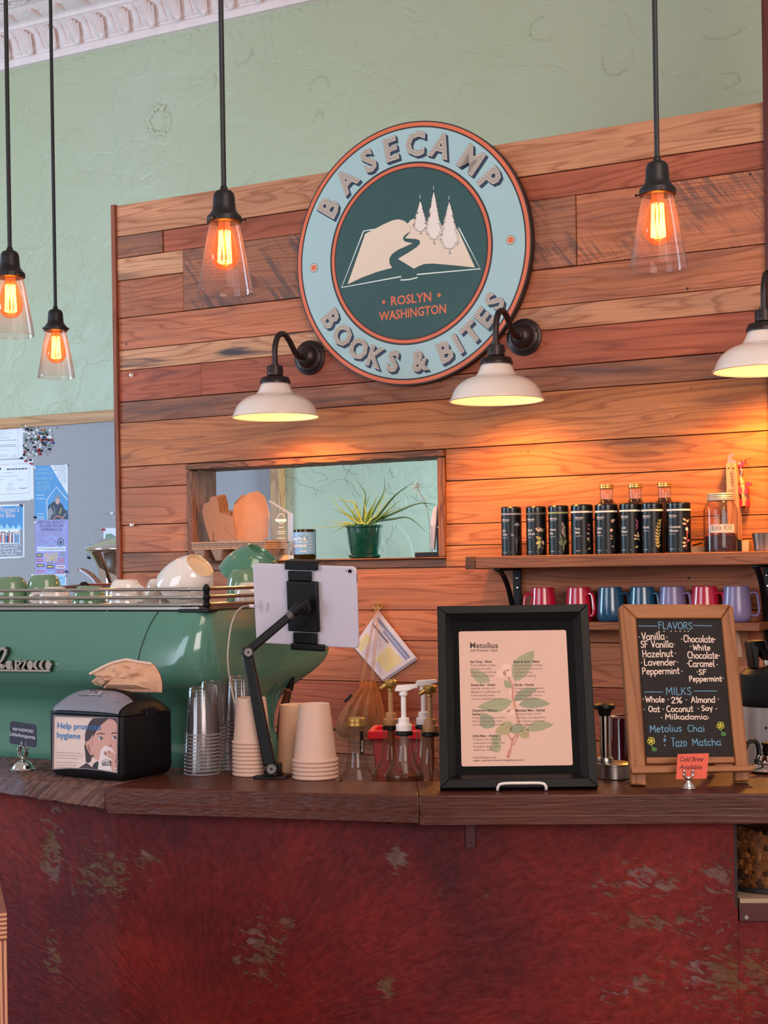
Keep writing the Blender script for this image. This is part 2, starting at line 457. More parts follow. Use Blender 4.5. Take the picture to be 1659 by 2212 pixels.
# a single-stroke hand: x height .62, capitals 1, descenders -.36.  'c' strokes are curves, 'l' strokes are straight
def _o(cx, cz, rx, rz, a0=0, a1=360, n=10):
    return [(cx + rx * cos(radians(a0 + (a1 - a0) * k / n)), cz + rx * 0 + rz * sin(radians(a0 + (a1 - a0) * k / n))) for k in range(n + 1)]
HAND = {
 'a': (.60, [_o(.27, .30, .24, .30, 60, 400), [(.51, .60), (.50, .15), (.58, 0)]]),
 'b': (.58, [[(.06, 1), (.06, 0)], _o(.29, .29, .23, .30, 180, -180)]),
 'c': (.52, [_o(.28, .30, .25, .30, 50, 315)]),
 'd': (.60, [_o(.27, .29, .24, .29, 20, 380), [(.50, 1), (.50, 0)]]),
 'e': (.54, [[(.06, .32), (.48, .34)], _o(.27, .30, .23, .30, 8, 310)]),
 'f': (.42, [_o(.28, .80, .16, .19, 40, 180, 6) + [(.12, 0)], [(0, .55), (.36, .56)]]),
 'g': (.58, [_o(.27, .32, .23, .28, 20, 380), [(.50, .60), (.50, -.16)] , _o(.28, -.14, .22, .22, 0, -150, 6)]),
 'h': (.58, [[(.06, 1), (.06, 0)], [(.06, .32), (.16, .54), (.32, .60), (.46, .48), (.48, .2), (.49, 0)]]),
 'i': (.22, [[(.10, .58), (.10, 0)], [(.10, .82)]]),
 'k': (.54, [[(.06, 1), (.06, 0)], [(.44, .60), (.08, .26)], [(.18, .34), (.48, 0)]]),
 'l': (.24, [[(.10, 1), (.10, .1), (.20, 0)]]),
 'm': (.86, [[(.06, .60), (.06, 0)], [(.06, .36), (.18, .56), (.32, .58), (.41, .42), (.41, 0)], [(.41, .36), (.54, .56), (.68, .58), (.76, .42), (.78, 0)]]),
 'n': (.56, [[(.06, .60), (.06, 0)], [(.06, .34), (.18, .54), (.34, .60), (.46, .46), (.47, 0)]]),
 'o': (.58, [_o(.28, .30, .24, .30, 90, 450)]),
 'p': (.58, [[(.06, .60), (.06, -.36)], _o(.29, .31, .23, .28, 170, -180)]),
 'r': (.42, [[(.06, .60), (.06, 0)], [(.06, .34), (.16, .52), (.38, .58)]]),
 's': (.46, [[(.40, .54), (.24, .62), (.08, .52), (.12, .38), (.32, .28), (.40, .14), (.24, 0), (.04, .08)]]),
 't': (.40, [[(.18, .92), (.17, .12), (.26, 0), (.36, .04)], [(0, .60), (.36, .62)]]),
 'u': (.58, [[(.06, .60), (.08, .14), (.22, 0), (.38, .06), (.47, .24)], [(.48, .60), (.48, .1), (.54, 0)]]),
 'v': (.50, [[(.04, .60), (.24, 0)], [(.24, 0), (.46, .60)]]),
 'w': (.74, [[(.04, .60), (.18, 0)], [(.18, 0), (.36, .48)], [(.36, .48), (.52, 0)], [(.52, 0), (.70, .60)]]),
 'y': (.54, [[(.06, .60), (.26, .06)], [(.50, .60), (.20, -.36)]]),
 'z': (.50, [[(.06, .58), (.42, .60)], [(.42, .60), (.06, .02)], [(.06, .02), (.46, 0)]]),
 'A': (.72, [[(.04, 0), (.34, 1)], [(.34, 1), (.64, 0)], [(.16, .36), (.54, .38)]]),
 'B': (.60, [[(.06, 1), (.06, 0)], [(.06, 1), (.40, .98), (.46, .76), (.34, .55), (.06, .52)], [(.06, .52), (.44, .48), (.54, .24), (.40, .02), (.06, 0)]]),
 'C': (.64, [_o(.36, .50, .31, .50, 50, 310)]),
 'E': (.54, [[(.06, 1), (.06, 0)], [(.06, 1), (.48, 1)], [(.06, .52), (.40, .54)], [(.06, 0), (.50, 0)]]),
 'F': (.54, [[(.06, 1), (.06, 0)], [(.06, 1), (.50, 1)], [(.06, .54), (.40, .55)]]),
 'H': (.66, [[(.06, 1), (.06, 0)], [(.54, 1), (.54, 0)], [(.06, .5), (.54, .52)]]),
 'I': (.24, [[(.10, 1), (.10, 0)]]),
 'K': (.62, [[(.06, 1), (.06, 0)], [(.52, 1), (.08, .42)], [(.20, .54), (.56, 0)]]),
 'L': (.54, [[(.06, 1), (.06, 0)], [(.06, 0), (.50, .02)]]),
 'M': (.84, [[(.06, 0), (.10, 1)], [(.10, 1), (.40, .32)], [(.40, .32), (.70, 1)], [(.70, 1), (.76, 0)]]),
 'O': (.70, [_o(.34, .50, .30, .50, 90, 450)]),
 'P': (.58, [[(.06, 1), (.06, 0)], [(.06, 1), (.40, .98), (.50, .76), (.38, .54), (.06, .50)]]),
 'R': (.62, [[(.06, 1), (.06, 0)], [(.06, 1), (.40, .98), (.50, .76), (.38, .54), (.06, .50)], [(.26, .5), (.56, 0)]]),
 'S': (.58, [[(.50, .88), (.30, 1), (.10, .84), (.16, .62), (.40, .44), (.48, .20), (.28, 0), (.04, .12)]]),
 'T': (.62, [[(.02, 1), (.58, 1)], [(.30, 1), (.30, 0)]]),
 'V': (.64, [[(.04, 1), (.30, 0)], [(.30, 0), (.60, 1)]]),
 'W': (.88, [[(.04, 1), (.22, 0)], [(.22, 0), (.42, .76)], [(.42, .76), (.62, 0)], [(.62, 0), (.84, 1)]]),
 '2': (.54, [[(.06, .78), (.20, 1), (.42, .92), (.44, .66), (.06, 0)], [(.06, 0), (.50, 0)]]),
 '%': (.74, [_o(.16, .80, .13, .18, 90, 450), [(.62, 1), (.10, 0)], _o(.54, .20, .13, .18, 90, 450)]),
 '&': (.56, [[(.46, .80), (.26, .96), (.12, .78), (.28, .56), (.08, .26), (.26, 0), (.48, .22)], [(.26, .54), (.44, .54)]]),
 '.': (.24, [[(.10, .30)]]), ',': (.2, [[(.1, .04), (.04, -.14)]]), '-': (.4, [[(.06, .34), (.34, .34)]]), ' ': (.38, []), "'": (.14, [[(.08, 1), (.06, .8)]]),
}
def hand(mb, s, p0, p1, cap, w, y=0.0, mi=0, fn=None, wob=0.02):
    """hand-lettered s from p0 to p1"""
    tot = sum(HAND[c][0] for c in s) + 0.08 * (len(s) - 1)
    p0 = Vector(p0); p1 = Vector(p1); d = p1 - p0; sx = d.length / tot; d.normalize(); n = Vector((-d.y, d.x)); x = 0.0
    for c in s:
        wd, st = HAND[c]; dy = random.uniform(-wob, wob)
        for q in st:
            if len(q) > 2: q = [(v.x, v.y) for v in crom([(a, b2, 0) for a, b2 in q], 3)]
            pts = [p0 + d * ((x + a) * sx) + n * ((b2 + dy) * cap) for a, b2 in q]
            mb.line([(v.x, v.y) for v in pts], w, y, mi, fn)
        x += wd + 0.08
    return mb
# ================================================================ the room
# ---- plank wall
PLANK = plank_material()
WRM = (194, 120, 72); RED = (170, 90, 62); TAN = (206, 142, 104); ORG = (192, 116, 80); BRN = (162, 104, 76); LTN = (214, 156, 116)
def zr(y): return W.pix(265, y)[1]
def sx(x, y=800): return W.pix(x, y)[0]
SL = W.pix(262, 800)[0]; SR = W.pix(1659, 800)[0] + 0.9
OL = W.pix(425, 1100)[0]; OR = W.pix(952, 1100)[0]             # the opening
OT = W.pix(690, 1001)[1]; OB = W.pix(690, 1208)[1]
TL_, TR_ = W.pix(412, 1100)[0], W.pix(967, 1100)[0]
rows = [
 (445, 513, [(None, None, TAN, 0, 0)]),
 (513, 560, [(None, 357, BRN, .5, .3), (357, None, RED, 0, 0)]),
 (560, 608, [(None, 401, LTN, 0, .4)]), (608, 689, [(None, 401, ORG, .2, 0)]),
 (560, 689, [(401, 1250, BRN, .75, .2), (1250, None, ORG, .6, .2)]),
 (689, 758, [(None, None, ORG, 0, .25)]),
 (758, 802, [(None, 900, LTN, 0, .95), (900, None, TAN, 0, .2)]),
 (802, 870, [(None, 440, RED, 0, .3), (440, None, RED, 0, .1)]),
 (870, 915, [(None, None, BRN, .1, .5)]),
 (915, 1010, [(None, None, WRM, .1, .2)]),
 (1010, 1055, [(None, 412, ORG, 0, 0)]), (1055, 1135, [(None, 412, ORG, 0, 0)]), (1135, 1195, [(None, 412, ORG, 0, .2)]), (1195, 1236, [(None, 412, BRN, .2, .4)]),
 (1010, 1072, [(967, None, WRM, 0, .4)]), (1072, 1154, [(967, None, WRM, 0, .1)]), (1154, 1195, [(967, None, WRM, 0, .5)]), (1195, 1236, [(967, None, WRM, 0, .2)]),
 (1219, 1236, [(412, 967, BRN, .2, .3)]),
 (1236, 1318, [(None, None, ORG, 0, .2)]), (1318, 1377, [(None, None, ORG, 0, .1)]),
 (1377, 1458, [(None, 657, BRN, 1, .4), (657, None, ORG, 0, .1)]), (1458, 1555, [(None, None, RED, 0, .1)]),
 (1555, 1602, [(None, None, ORG, 0, .2)]), (1602, 1690, [(None, None, BRN, 0, .2)]), (1690, 1790, [(None, None, RED, 0, .2)]), (1790, 1880, [(None, None, TAN, 0, .2)]),
]
mb = MB(); tint = []; goff = []; stn = []; wr = []
rr = random.Random(3)
for y0, y1, segs in rows:
    for xa, xb, col, st, w_ in segs:
        a = SL if xa is None else sx(xa, (y0 + y1) / 2); b = SR if xb is None else sx(xb, (y0 + y1) / 2)
        zt, zb = zr(y0), zr(y1)
        d = rr.uniform(-0.0025, 0.0025)
        mb.box(a + .0008, b - .0008, -0.014 + d, 0.008, zb + .0013, zt - .0013)
        k = rr.uniform(.93, 1.07)
        tint += [tuple(min(1, c * k) for c in lin(col)[:3]) + (1,)] * 6
        goff += [(rr.uniform(-40, 40), rr.uniform(-40, 40), rr.uniform(-40, 40))] * 6; stn += [float(st)] * 6; wr += [float(w_)] * 6
mb.box(SL, SR, -0.010, 0.008, 0.0, zr(1880) - .0013)
tint += [lin(ORG)] * 6; goff += [(3, 4, 5)] * 6; stn += [0.] * 6; wr += [0.1] * 6
mb.a = {'tint': ('FLOAT_COLOR', tint), 'goff': ('FLOAT_VECTOR', goff), 'stain': ('FLOAT', stn), 'wear': ('FLOAT', wr)}
struct(mb.build('wall_plank', PLANK, M=W.M, bevel=0.0012, seg=1))
ZT = zr(445)
core = MB()
DW = 0.128
core.box(SL, OL, 0.009, DW, 0, ZT); core.box(OR, SR, 0.009, DW, 0, ZT); core.box(OL, OR, 0.009, DW, OT, ZT); core.box(OL, OR, 0.009, DW, 0, OB)
struct(core.build('wall_plank_core', plank_material('core_boards', (120, 74, 48), stain=False), M=W.M))
# end board down the left edge of the plank wall
eb = MB(); eb.box(SL - 0.020, SL - .0005, -0.024, DW, 0, ZT + .004)
TRIMW = plank_material('weathered_trim', (150, 84, 58), axis=2, stain=False)
struct(eb.build('trim_1', TRIMW, M=W.M, bevel=.002))
# opening: lintel, sill, jamb strips, cheeks
OPEN = plank_material('rough_sawn_trim', (146, 92, 64), stain=False, scale=1.5, dark=.30)
OPENV = plank_material('rough_sawn_jamb', (140, 86, 60), axis=2, stain=False, scale=1.5, dark=.30)
wt = MB(); r2 = random.Random(5)
n = 40
zlt = zr(1010)
top = [(TL_ + (TR_ - TL_) * k / n, zlt - .004) for k in range(n + 1)]
bot = [(TL_ + (TR_ - TL_) * k / n, OT + r2.uniform(-.0015, .0015)) for k in range(n, -1, -1)]
wt.prism(top + bot, -0.030, DW)
wt.box(TL_, TR_, -0.030, DW + .01, zr(1219), OB)
struct(wt.build('window_1', OPEN, M=W.M, bevel=.002))
wj = MB()
wj.box(TL_, OL, -0.024, DW, OB + .001, OT - .004); wj.box(OR, TR_, -0.024, DW, OB + .001, OT - .004)
struct(wj.build('window_1_jambs', OPENV, M=W.M, bevel=.003))

# ---- plaster wall
m, nd, L, b = nodes_of('green_plaster')
tc = nd('TexCoord')
n1 = nd('TexNoise', i_Scale=0.55, i_Detail=4.0); L.new(tc.outputs['Object'], n1.inputs['Vector'])
rp = ramp(nd, [(0.3, lin((172, 174, 142))), (0.55, lin((178, 180, 152))), (0.75, lin((182, 186, 162)))]); L.new(n1.outputs['Fac'], rp.inputs['Fac'])
L.new(rp.outputs['Color'], b.inputs['Base Color']); b.inputs['Roughness'].default_value = 0.42; b.inputs['Specular IOR Level'].default_value = .4
n2 = nd('TexNoise', i_Scale=5.5, i_Detail=8.0, i_Distortion=0.8); L.new(tc.outputs['Object'], n2.inputs['Vector'])
# flaked patches: plateaus with crisp edges where a slow noise allows them
n3 = nd('TexNoise', i_Scale=2.3, i_Detail=6.0, i_Distortion=1.6); L.new(tc.outputs['Object'], n3.inputs['Vector'])
r3 = ramp(nd, [(0.545, g4(0)), (0.56, g4(1)), (0.64, g4(1)), (0.655, g4(0.2))]); L.new(n3.outputs['Fac'], r3.inputs['Fac'])
vo = nd('TexVoronoi', feature='DISTANCE_TO_EDGE', i_Scale=1.7); 
nw = nd('TexNoise', i_Scale=3.0, i_Detail=5.0); L.new(tc.outputs['Object'], nw.inputs['Vector'])
mxv = nd('Mix', data_type='VECTOR'); mxv.inputs[0].default_value = .35
L.new(tc.outputs['Object'], mxv.inputs[4]); L.new(nw.outputs['Color'], mxv.inputs[5]); L.new(mxv.outputs[1], vo.inputs['Vector'])
r4 = ramp(nd, [(0.0, g4(0)), (0.012, g4(1))]); L.new(vo.outputs['Distance'], r4.inputs['Fac'])
s1 = nd('Math', operation='MULTIPLY_ADD'); s1.inputs[1].default_value = .55; L.new(n2.outputs['Fac'], s1.inputs[0])
m3 = nd('Math', operation='MULTIPLY'); m3.inputs[1].default_value = .10; L.new(r3.outputs['Color'], m3.inputs[0]); L.new(m3.outputs[0], s1.inputs[2])
s2 = nd('Math', operation='MULTIPLY_ADD'); s2.inputs[1].default_value = .07; L.new(r4.outputs['Color'], s2.inputs[0]); L.new(s1.outputs[0], s2.inputs[2])
bp = nd('Bump', i_Strength=0.55, i_Distance=0.035); L.new(s2.outputs[0], bp.inputs['Height']); L.new(bp.outputs['Normal'], b.inputs['Normal'])
PLASTER = m
zcor = GW.pix(300, 88)[1]                     # underside of the cornice
gx0, gx1 = -6.4, 3.4
g = MB(); g.box(gx0, gx1, 0.0, 0.12, 0, zcor + .5)
struct(g.build('wall_back', PLASTER, M=GW.M))

# raised ring of old plaster (blister) and flaked edges, real relief on the wall
rel = MB()
cx, cz = GW.pix(343, 262)
def blister(cx, cz, rx, rz, gap, w, seed, hgt=.007):
    q = random.Random(seed); n = 46; pts = []
    for k in range(n):
        t = gap[0] + (gap[1] - gap[0]) * k / (n - 1)
        rr_ = 1 + q.uniform(-.12, .12)
        pts.append((cx + rx * rr_ * cos(t), -hgt * .2, cz + rz * rr_ * sin(t)))
    rel.tube(pts, [w * q.uniform(.5, 1.2) for _ in pts], 6, sq=(1, .45))
blister(cx, cz, .058, .064, (0.9, 6.7), .017, 2)
for px, py, rx, rz, sd in ((520, 115, .06, .05, 4), (455, 175, .03, .035, 5), (690, 190, .05, .05, 6), (690, 270, .03, .06, 7), (1180, 60, .08, .05, 8), (1330, 130, .06, .06, 9), (1560, 60, .09, .04, 10), (1560, 175, .07, .03, 11), (820, 330, .06, .03, 12)):
    cx, cz = GW.pix(px, py); blister(cx, cz, rx, rz, (sd, sd + random.uniform(2.0, 4.4)), .0035, sd, .004)
# ragged paint bead under the cornice
for k in range(90):
    x = gx0 + 3.8 + k * .05
    rel.ball((x, -.001, zcor - .012 - random.uniform(0, .018)), random.uniform(.006, .016), 8, sc=(1.4, .25, .7))
struct(rel.build('wall_back_relief', PLASTER, M=GW.M))

# ---- pressed-tin cornice and ceiling
TIN = mat('painted_tin', (232, 208, 204), .5, spec=.3, bump=.3, bscale=130)
ZK = zcor
prof = [(0.0, 0.0), (-.018, .002), (-.022, .012), (-.024, .034), (-.032, .038), (-.034, .046), (-.042, .050), (-.060, .085), (-.085, .118), (-.108, .136),
        (-.112, .140), (-.122, .142), (-.126, .152), (-.134, .158), (-.150, .162), (-.225, .178), (-.232, .186), (-.240, .188), (-.345, .200), (-.352, .208), (-.366, .210), (-.372, .222), (-.392, .226), (-.400, .240)]
c = MB(); k = len(prof)
vs = [(x, p[0], ZK + p[1]) for x in (gx0, gx1) for p in prof]
c.add(vs, [(i, i + 1, k + i + 1, k + i) for i in range(k - 1)])
sp = (GW.pix(633, 5)[0] - GW.pix(32, 138)[0]) / 11.0
x_first = GW.pix(32, 125)[0] - 33 * sp
ns = int((gx1 - x_first) / sp)
def cove(t):                                   # point on the cove, t from foot to top
    a = [(-.034, .046), (-.042, .052), (-.058, .083), (-.083, .116), (-.108, .137)]
    q = crom([(p[0], p[1], 0) for p in a], 6); i = t * (len(q) - 1); j = min(int(i), len(q) - 2); v = q[j].lerp(q[j + 1], i - j)
    return v.x, v.y
for i in range(ns):
    x = x_first + i * sp
    for f in range(-3, 4):                     # shell: nine flutes fanning out from a boss at the foot
        pts = []; rad = []
        top_ = 1.0 - .022 * f * f
        for t in (.06, .25, .5, .75, .92):
            tt = t * top_; y, z = cove(tt); s_ = f * .0122 * (t ** .75)
            pts.append((x + s_, y - .016 - .008 * (1 - abs(f) / 5) * sin(pi * t), ZK + z - .004)); rad.append(.0028 + .0034 * t)
        c.tube(pts, rad, 8)
    y, z = cove(.04); c.ball((x, y - .016, ZK + z - .006), .013, 12, sc=(1, 1, 1.2))
    y, z = cove(.30); c.ball((x, y - .010, ZK + z - .004), .022, 12, sc=(.9, .6, 1.1))
    pts = []
    for t in (.12, .35, .6, .85, 1.0):
        y, z = cove(t); pts.append((x + sp / 2, y - .003, ZK + z))
    c.tube(pts, .0050, 6)
    # border panels: dividers, stipple lozenges and scrolls
    c.box(x - .003, x + .003, -.225, -.150, ZK + .158, ZK + .176, M=Matrix.Translation((0, 0, 0)))
    if i % 2 == 0:
        o_ = [(x + sp * .5 + sp * .75 * cos(t * pi / 12), -.292 + .034 * sin(t * pi / 12), ZK + .190 - .010 * 0) for t in range(24)]
        c.tube(o_, .0055, 6, closed=True)
        for q in range(9):
            c.ball((x + sp * random.uniform(-.1, 1.1), -.292 + random.uniform(-.024, .024), ZK + .192), random.uniform(.006, .011), 8, sc=(1.3, 1, .7))
    for q in range(10):
        yy = random.uniform(-.218, -.158)
        c.ball((x + sp * random.uniform(.08, .92), yy, ZK + .162 + (-.15 - yy) * .21), random.uniform(.0025, .005), 6)
struct(c.build('trim_2', TIN, M=GW.M, smooth=40))
ce = MB(); zce = ZK + .240
ce.box(gx0, gx1, -2.2, -.398, zce, zce + .05)
pw = .62
x = x_first
while x < gx1:
    for y0 in (-.42 - pw, -.42 - 2 * pw):
        for ins, h in ((.015, .012), (.035, .008), (.055, .012)):
            q = [(x + ins, y0 + ins), (x + pw - ins, y0 + ins), (x + pw - ins, y0 + pw - ins), (x + ins, y0 + pw - ins)]
            for (ax, ay), (bx, by) in zip(q, q[1:] + q[:1]):
                ce.tube([(ax, ay, zce - .001), (bx, by, zce - .001)], h * .75, 6)
        for q in range(46):
            t = random.uniform(0, 2 * pi); rd = random.uniform(.12, .225)
            ce.ball((x + pw / 2 + rd * cos(t), y0 + pw / 2 + rd * sin(t), zce), random.uniform(.010, .022), 8, sc=(1.2, .8, .5))
        ce.tube([(x + pw / 2 + .19 * cos(t * pi / 16), y0 + pw / 2 + .19 * sin(t * pi / 16), zce - .001) for t in range(32)], .008, 6, closed=True)
    x += pw
struct(ce.build('ceiling', TIN, M=GW.M, smooth=40))
# ---- floor
fl = MB(); fl.box(-6, 5, -4, 9, -.06, 0)
struct(fl.build('floor', plank_material('floor_boards', (104, 76, 56), stain=False, rough=.4)))

# ---- dark red post at the right edge
pst = FR(P(1648.5, 300, 4.40), -TH)
x0 = 0.0
q = MB(); q.box(0, .16, 0, .14, -pst.O.z, ZK - pst.O.z + .2)
q.box(-.004, .165, -.008, .01, -pst.O.z, .10 - pst.O.z)
struct(q.build('trim_3', plank_material('dark_red_trim', (92, 38, 34), axis=2, stain=False, rough=.4), M=pst.M, bevel=.004))

# ---- notice board on the plaster wall, seen past the plank wall and through its opening
bx1 = GW.pix(592, 1100, -.03)[0]; bxo = GW.pix(606, 1100, -.03)[0]
bz1 = GW.pix(150, 917, -.03)[1]; bzo = GW.pix(150, 893, -.03)[1]
m, nd, L, b = nodes_of('grey_board_fabric')
tc = nd('TexCoord')
wv = nd('TexNoise', i_Scale=230.0, i_Detail=3.0); L.new(tc.outputs['Object'], wv.inputs['Vector'])
rp = ramp(nd, [(0.3, lin((154, 148, 152))), (0.7, lin((174, 168, 172)))]); L.new(wv.outputs['Fac'], rp.inputs['Fac']); L.new(rp.outputs['Color'], b.inputs['Base Color'])
b.inputs['Roughness'].default_value = .95; b.inputs['Specular IOR Level'].default_value = .1
bp = nd('Bump', i_Strength=.4, i_Distance=.002); L.new(wv.outputs['Fac'], bp.inputs['Height']); L.new(bp.outputs['Normal'], b.inputs['Normal'])
nb = thing('notice_board', 'large grey fabric notice board with an oak frame on the green plaster wall', 'notice board', GW)
BX0 = -3.2; BZ0 = .95
q = MB(); q.box(BX0, bx1, -.030, -.001, BZ0, bz1); q.build('fabric_panel', m, nb)
OAK = plank_material('oak_trim', (196, 142, 92), stain=False, rough=.45)
OAKV = plank_material('oak_stile', (196, 142, 92), axis=2, stain=False, rough=.45)
q = MB(); q.box(BX0, bxo, -.042, -.001, bz1, bzo); q.build('frame_rail', OAK, nb, bevel=.002)
q = MB(); q.box(bx1, bxo + .012, -.060, -.001, BZ0, bz1 - .0005); q.build('frame_stile', OAKV, nb, bevel=.002)
# ================================================================ round sign
SY = -.046                                     # its face, in front of the planks
_c0 = W.pix(641.5, 578, SY); _c1 = W.pix(1148, 512, SY); _t = W.pix(897, 261, SY); _b = W.pix(897, 831, SY)
SCX = (_c0[0] + _c1[0]) / 2; SCZ = (_t[1] + _b[1]) / 2; SRAD = (_t[1] - _b[1]) / 2
SF = W.sub(SCX, SY + .030, SCZ)
sg = thing('wall_sign', 'big round pale blue and dark green shop sign showing an open book and pine trees', 'sign', SF)
C_BLUE = mat('sign_pale_blue', (162, 190, 192), .5, vary=.02); C_GRN = mat('sign_dark_green', (38, 74, 72), .5, vary=.04)
C_ORG = mat('sign_orange', (214, 104, 66), .5, vary=.03); C_DRK = mat('sign_brown_black', (50, 34, 32), .5)
C_NAVY = mat('sign_navy', (34, 46, 70), .5); C_CRM = mat('sign_cream', (226, 202, 180), .5, vary=.02); C_PALE = mat('sign_pale_line', (222, 230, 222), .5)
q = MB(); q.lathe([(1e-4, 0), (SRAD, 0), (SRAD, .030), (1e-4, .030)], 128, M=Matrix.Translation((0, -.030, 0)) @ Matrix.Rotation(-pi / 2, 4, 'X'))
q.build('board', C_DRK, sg)
def sring(a, b, y, mi):
    n = 128; o = oval(0, 0, SRAD * a, SRAD * a, n); i = oval(0, 0, SRAD * b, SRAD * b, n)
    vs = [(p[0], y, p[1]) for p in o] + [(p[0], y, p[1]) for p in i]
    return vs, [(k, (k + 1) % n, n + (k + 1) % n, n + k) for k in range(n)]
q = MB()
for a, b_, y, mi in ((.990, .962, -.0306, 0), (.950, .695, -.0306, 1), (.680, .656, -.0306, 0)):
    vs, fs = sring(a, b_, y, mi); q.add(vs, fs, mi)
q.flat(oval(0, 0, SRAD * .644, SRAD * .644, 96), -.0306, 2)
# move: the board's face is at local y=-.030
q.build('painted_rings', [C_ORG, C_BLUE, C_GRN], sg, smooth=0)
def sp2(px, py):                               # a point of the face, from where the photo shows it
    x, z = SF.pix(px, py, -.031); return (x, z)
def z7(x, y): return sp2(680 + x / 4.1475, 360 + y / 4.1475)
def z2(x, y): return sp2(600 + x / 2.676, 220 + y / 2.676)
art = MB()
# book outline
out = [z7(*p) for p in ((530, 562), (437, 577), (240, 1083), (775, 984), (770, 1016), (840, 1012), (920, 994), (915, 966), (1483, 915), (1290, 548))]
art.line(out, .0042, -.0312, 1)
# left page
lp = [z7(*p) for p in ((452, 602), (530, 562), (620, 515), (700, 480), (750, 472), (800, 484), (838, 516), (860, 552), (856, 580), (820, 604), (794, 628), (790, 650), (806, 670), (850, 682), (880, 684), (820, 712), (740, 748), (690, 786), (668, 825), (670, 870), (694, 906), (560, 942), (430, 990), (294, 1054))]
art.flat(lp, -.0312, 0)
rp_ = [z7(*p) for p in ((832, 510), (862, 476), (900, 462), (1280, 560), (1436, 904), (1250, 884), (1060, 868), (980, 872), (930, 892), (888, 914), (820, 872), (744, 826), (830, 776), (910, 724), (944, 690), (940, 662), (910, 648), (860, 646), (806, 640), (830, 616), (856, 584), (862, 550), (846, 526))]
art.flat(rp_, -.0311, 0)
def pine(cx, top, bot, half, seed, trunk):
    rr = random.Random(seed); n = 26; Lx = []; Rx = []
    for k in range(n):
        t = k / (n - 1); wdt = half * (min(1, t * 1.25) ** .85) * (1.0 if t < .86 else (1.0 - (t - .86) / .14 * .55))
        y = top + (bot - top) * t
        for sgn, arr in ((-1, Lx), (1, Rx)):
            j = rr.uniform(.80, 1.0)
            arr.append((cx + sgn * wdt * j * .72, y - 3)); arr.append((cx + sgn * wdt * j * 1.06, y + rr.uniform(4, 9)))
    poly = [(cx, top - 12)] + Rx + Lx[::-1]
    return poly
for cx, top, bot, half, sd, tw in ((945, 305, 570, 68, 1, 600), (1066, 222, 640, 76, 2, 690), (1205, 312, 722, 92, 3, 778)):
    pg = pine(cx, top, bot, half, sd, tw)
    art.line([z7(x, y) for x, y in pg], .0030, -.03125, 2, closed=True)
    art.flat([z7(x, y) for x, y in pg], -.0313, 3)
    art.line([z7(cx, bot - 8), z7(cx + 6, tw)], .0052, -.03126, 2); art.line([z7(cx, bot - 8), z7(cx + 6, tw - 4)], .0026, -.0314, 3)
    art.line([z7(cx, top - 10), z7(cx - 3, top - 50)], .0016, -.0312, 1)
    rr = random.Random(sd + 20)
    for k in range(16):                        # a few boughs drawn inside the crown
        t = rr.uniform(.25, .95); sgn = rr.choice((-1, 1)); x = cx + sgn * half * min(1, t * 1.2) * rr.uniform(.62, .85); y = top + (bot - top) * t
        art.line([z7(x, y), z7(x + sgn * 9, y + 9)], .0016, -.03145, 2)
art.build('book_and_trees', [C_CRM, C_PALE, C_DRK, mat('sign_tree_cream', (232, 214, 204), .5, vary=.01)], sg, smooth=0)
tx = MB()
ptext(tx, 'ROSLYN', z2(655, 1177), z2(888, 1150), .029, -.0312, 0, .022)
ptext(tx, 'WASHINGTON', z2(586, 1266), z2(974, 1219), .029, -.0312, 0, .022)
for p in ((613, 1157), (933, 1117)): tx.flat(oval(*z2(*p), .0065, .0065), -.0312, 0)
for p in ((209, 959), (1346, 798)):
    c_ = z2(*p)
    tx.flat(oval(*c_, .0155, .0155), -.0311, 1); tx.flat(oval(*c_, .0138, .0138), -.0313, 2); tx.flat(oval(*c_, .0105, .0105), -.0315, 0)
# arched lettering: navy drop, cream body with fine engraved lines
m, nd, L, b = nodes_of('sign_engraved_cream')
tc = nd('TexCoord'); wv = nd('TexWave', i_Scale=64.0); wv.bands_direction = 'Z'
mp = nd('Mapping'); mp.inputs['Rotation'].default_value = (0, .12, 0); L.new(tc.outputs['Object'], mp.inputs[0]); L.new(mp.outputs[0], wv.inputs[0])
rp = ramp(nd, [(.42, lin((92, 84, 82))), (.60, lin((224, 206, 188)))]); L.new(wv.outputs['Fac'], rp.inputs[0]); L.new(rp.outputs[0], b.inputs['Base Color']); b.inputs['Roughness'].default_value = .5
ENG = m
def arch(chars, base, cap, inward, wide):
    for ch, px, py in chars:
        x, z = z2(px, py); a = atan2(z, x)
        d = Vector((sin(a), -cos(a))) if not inward else Vector((-sin(a), cos(a)))
        rb = SRAD * base
        o = Vector((cos(a), sin(a))) * rb
        vs, fs = glyphs(ch, .0); w0 = min(v[0] for v in vs); w1 = max(v[0] for v in vs)
        wd = (w1 - w0) * cap / 0.70 * wide
        for dx, dz, y, mi, bo, gr in ((.0075, -.0085, -.0312, 3, .048, .0), (.005, -.0055, -.03125, 3, .048, 0), (.0025, -.003, -.0313, 3, .048, 0), (0, 0, -.0314, 3, .046, 0), (0, 0, -.0316, 2, .034, 0), (0, 0, -.0318, 4, .018, 0)):
            e = bo * cap / .7
            pa = o - d * (wd / 2 + e) + Vector((dx, dz)); pb = o + d * (wd / 2 + e) + Vector((dx, dz))
            up = Vector((-d.y, d.x))
            ptext(tx, ch, pa, pb, cap, y, mi, bo)
arch([('B', 290, 605), ('A', 410, 470), ('S', 525, 338), ('E', 655, 270), ('C', 795, 243), ('A', 940, 264), ('M', 1120, 330), ('P', 1235, 442)], .745, SRAD * .165, False, 1.0)
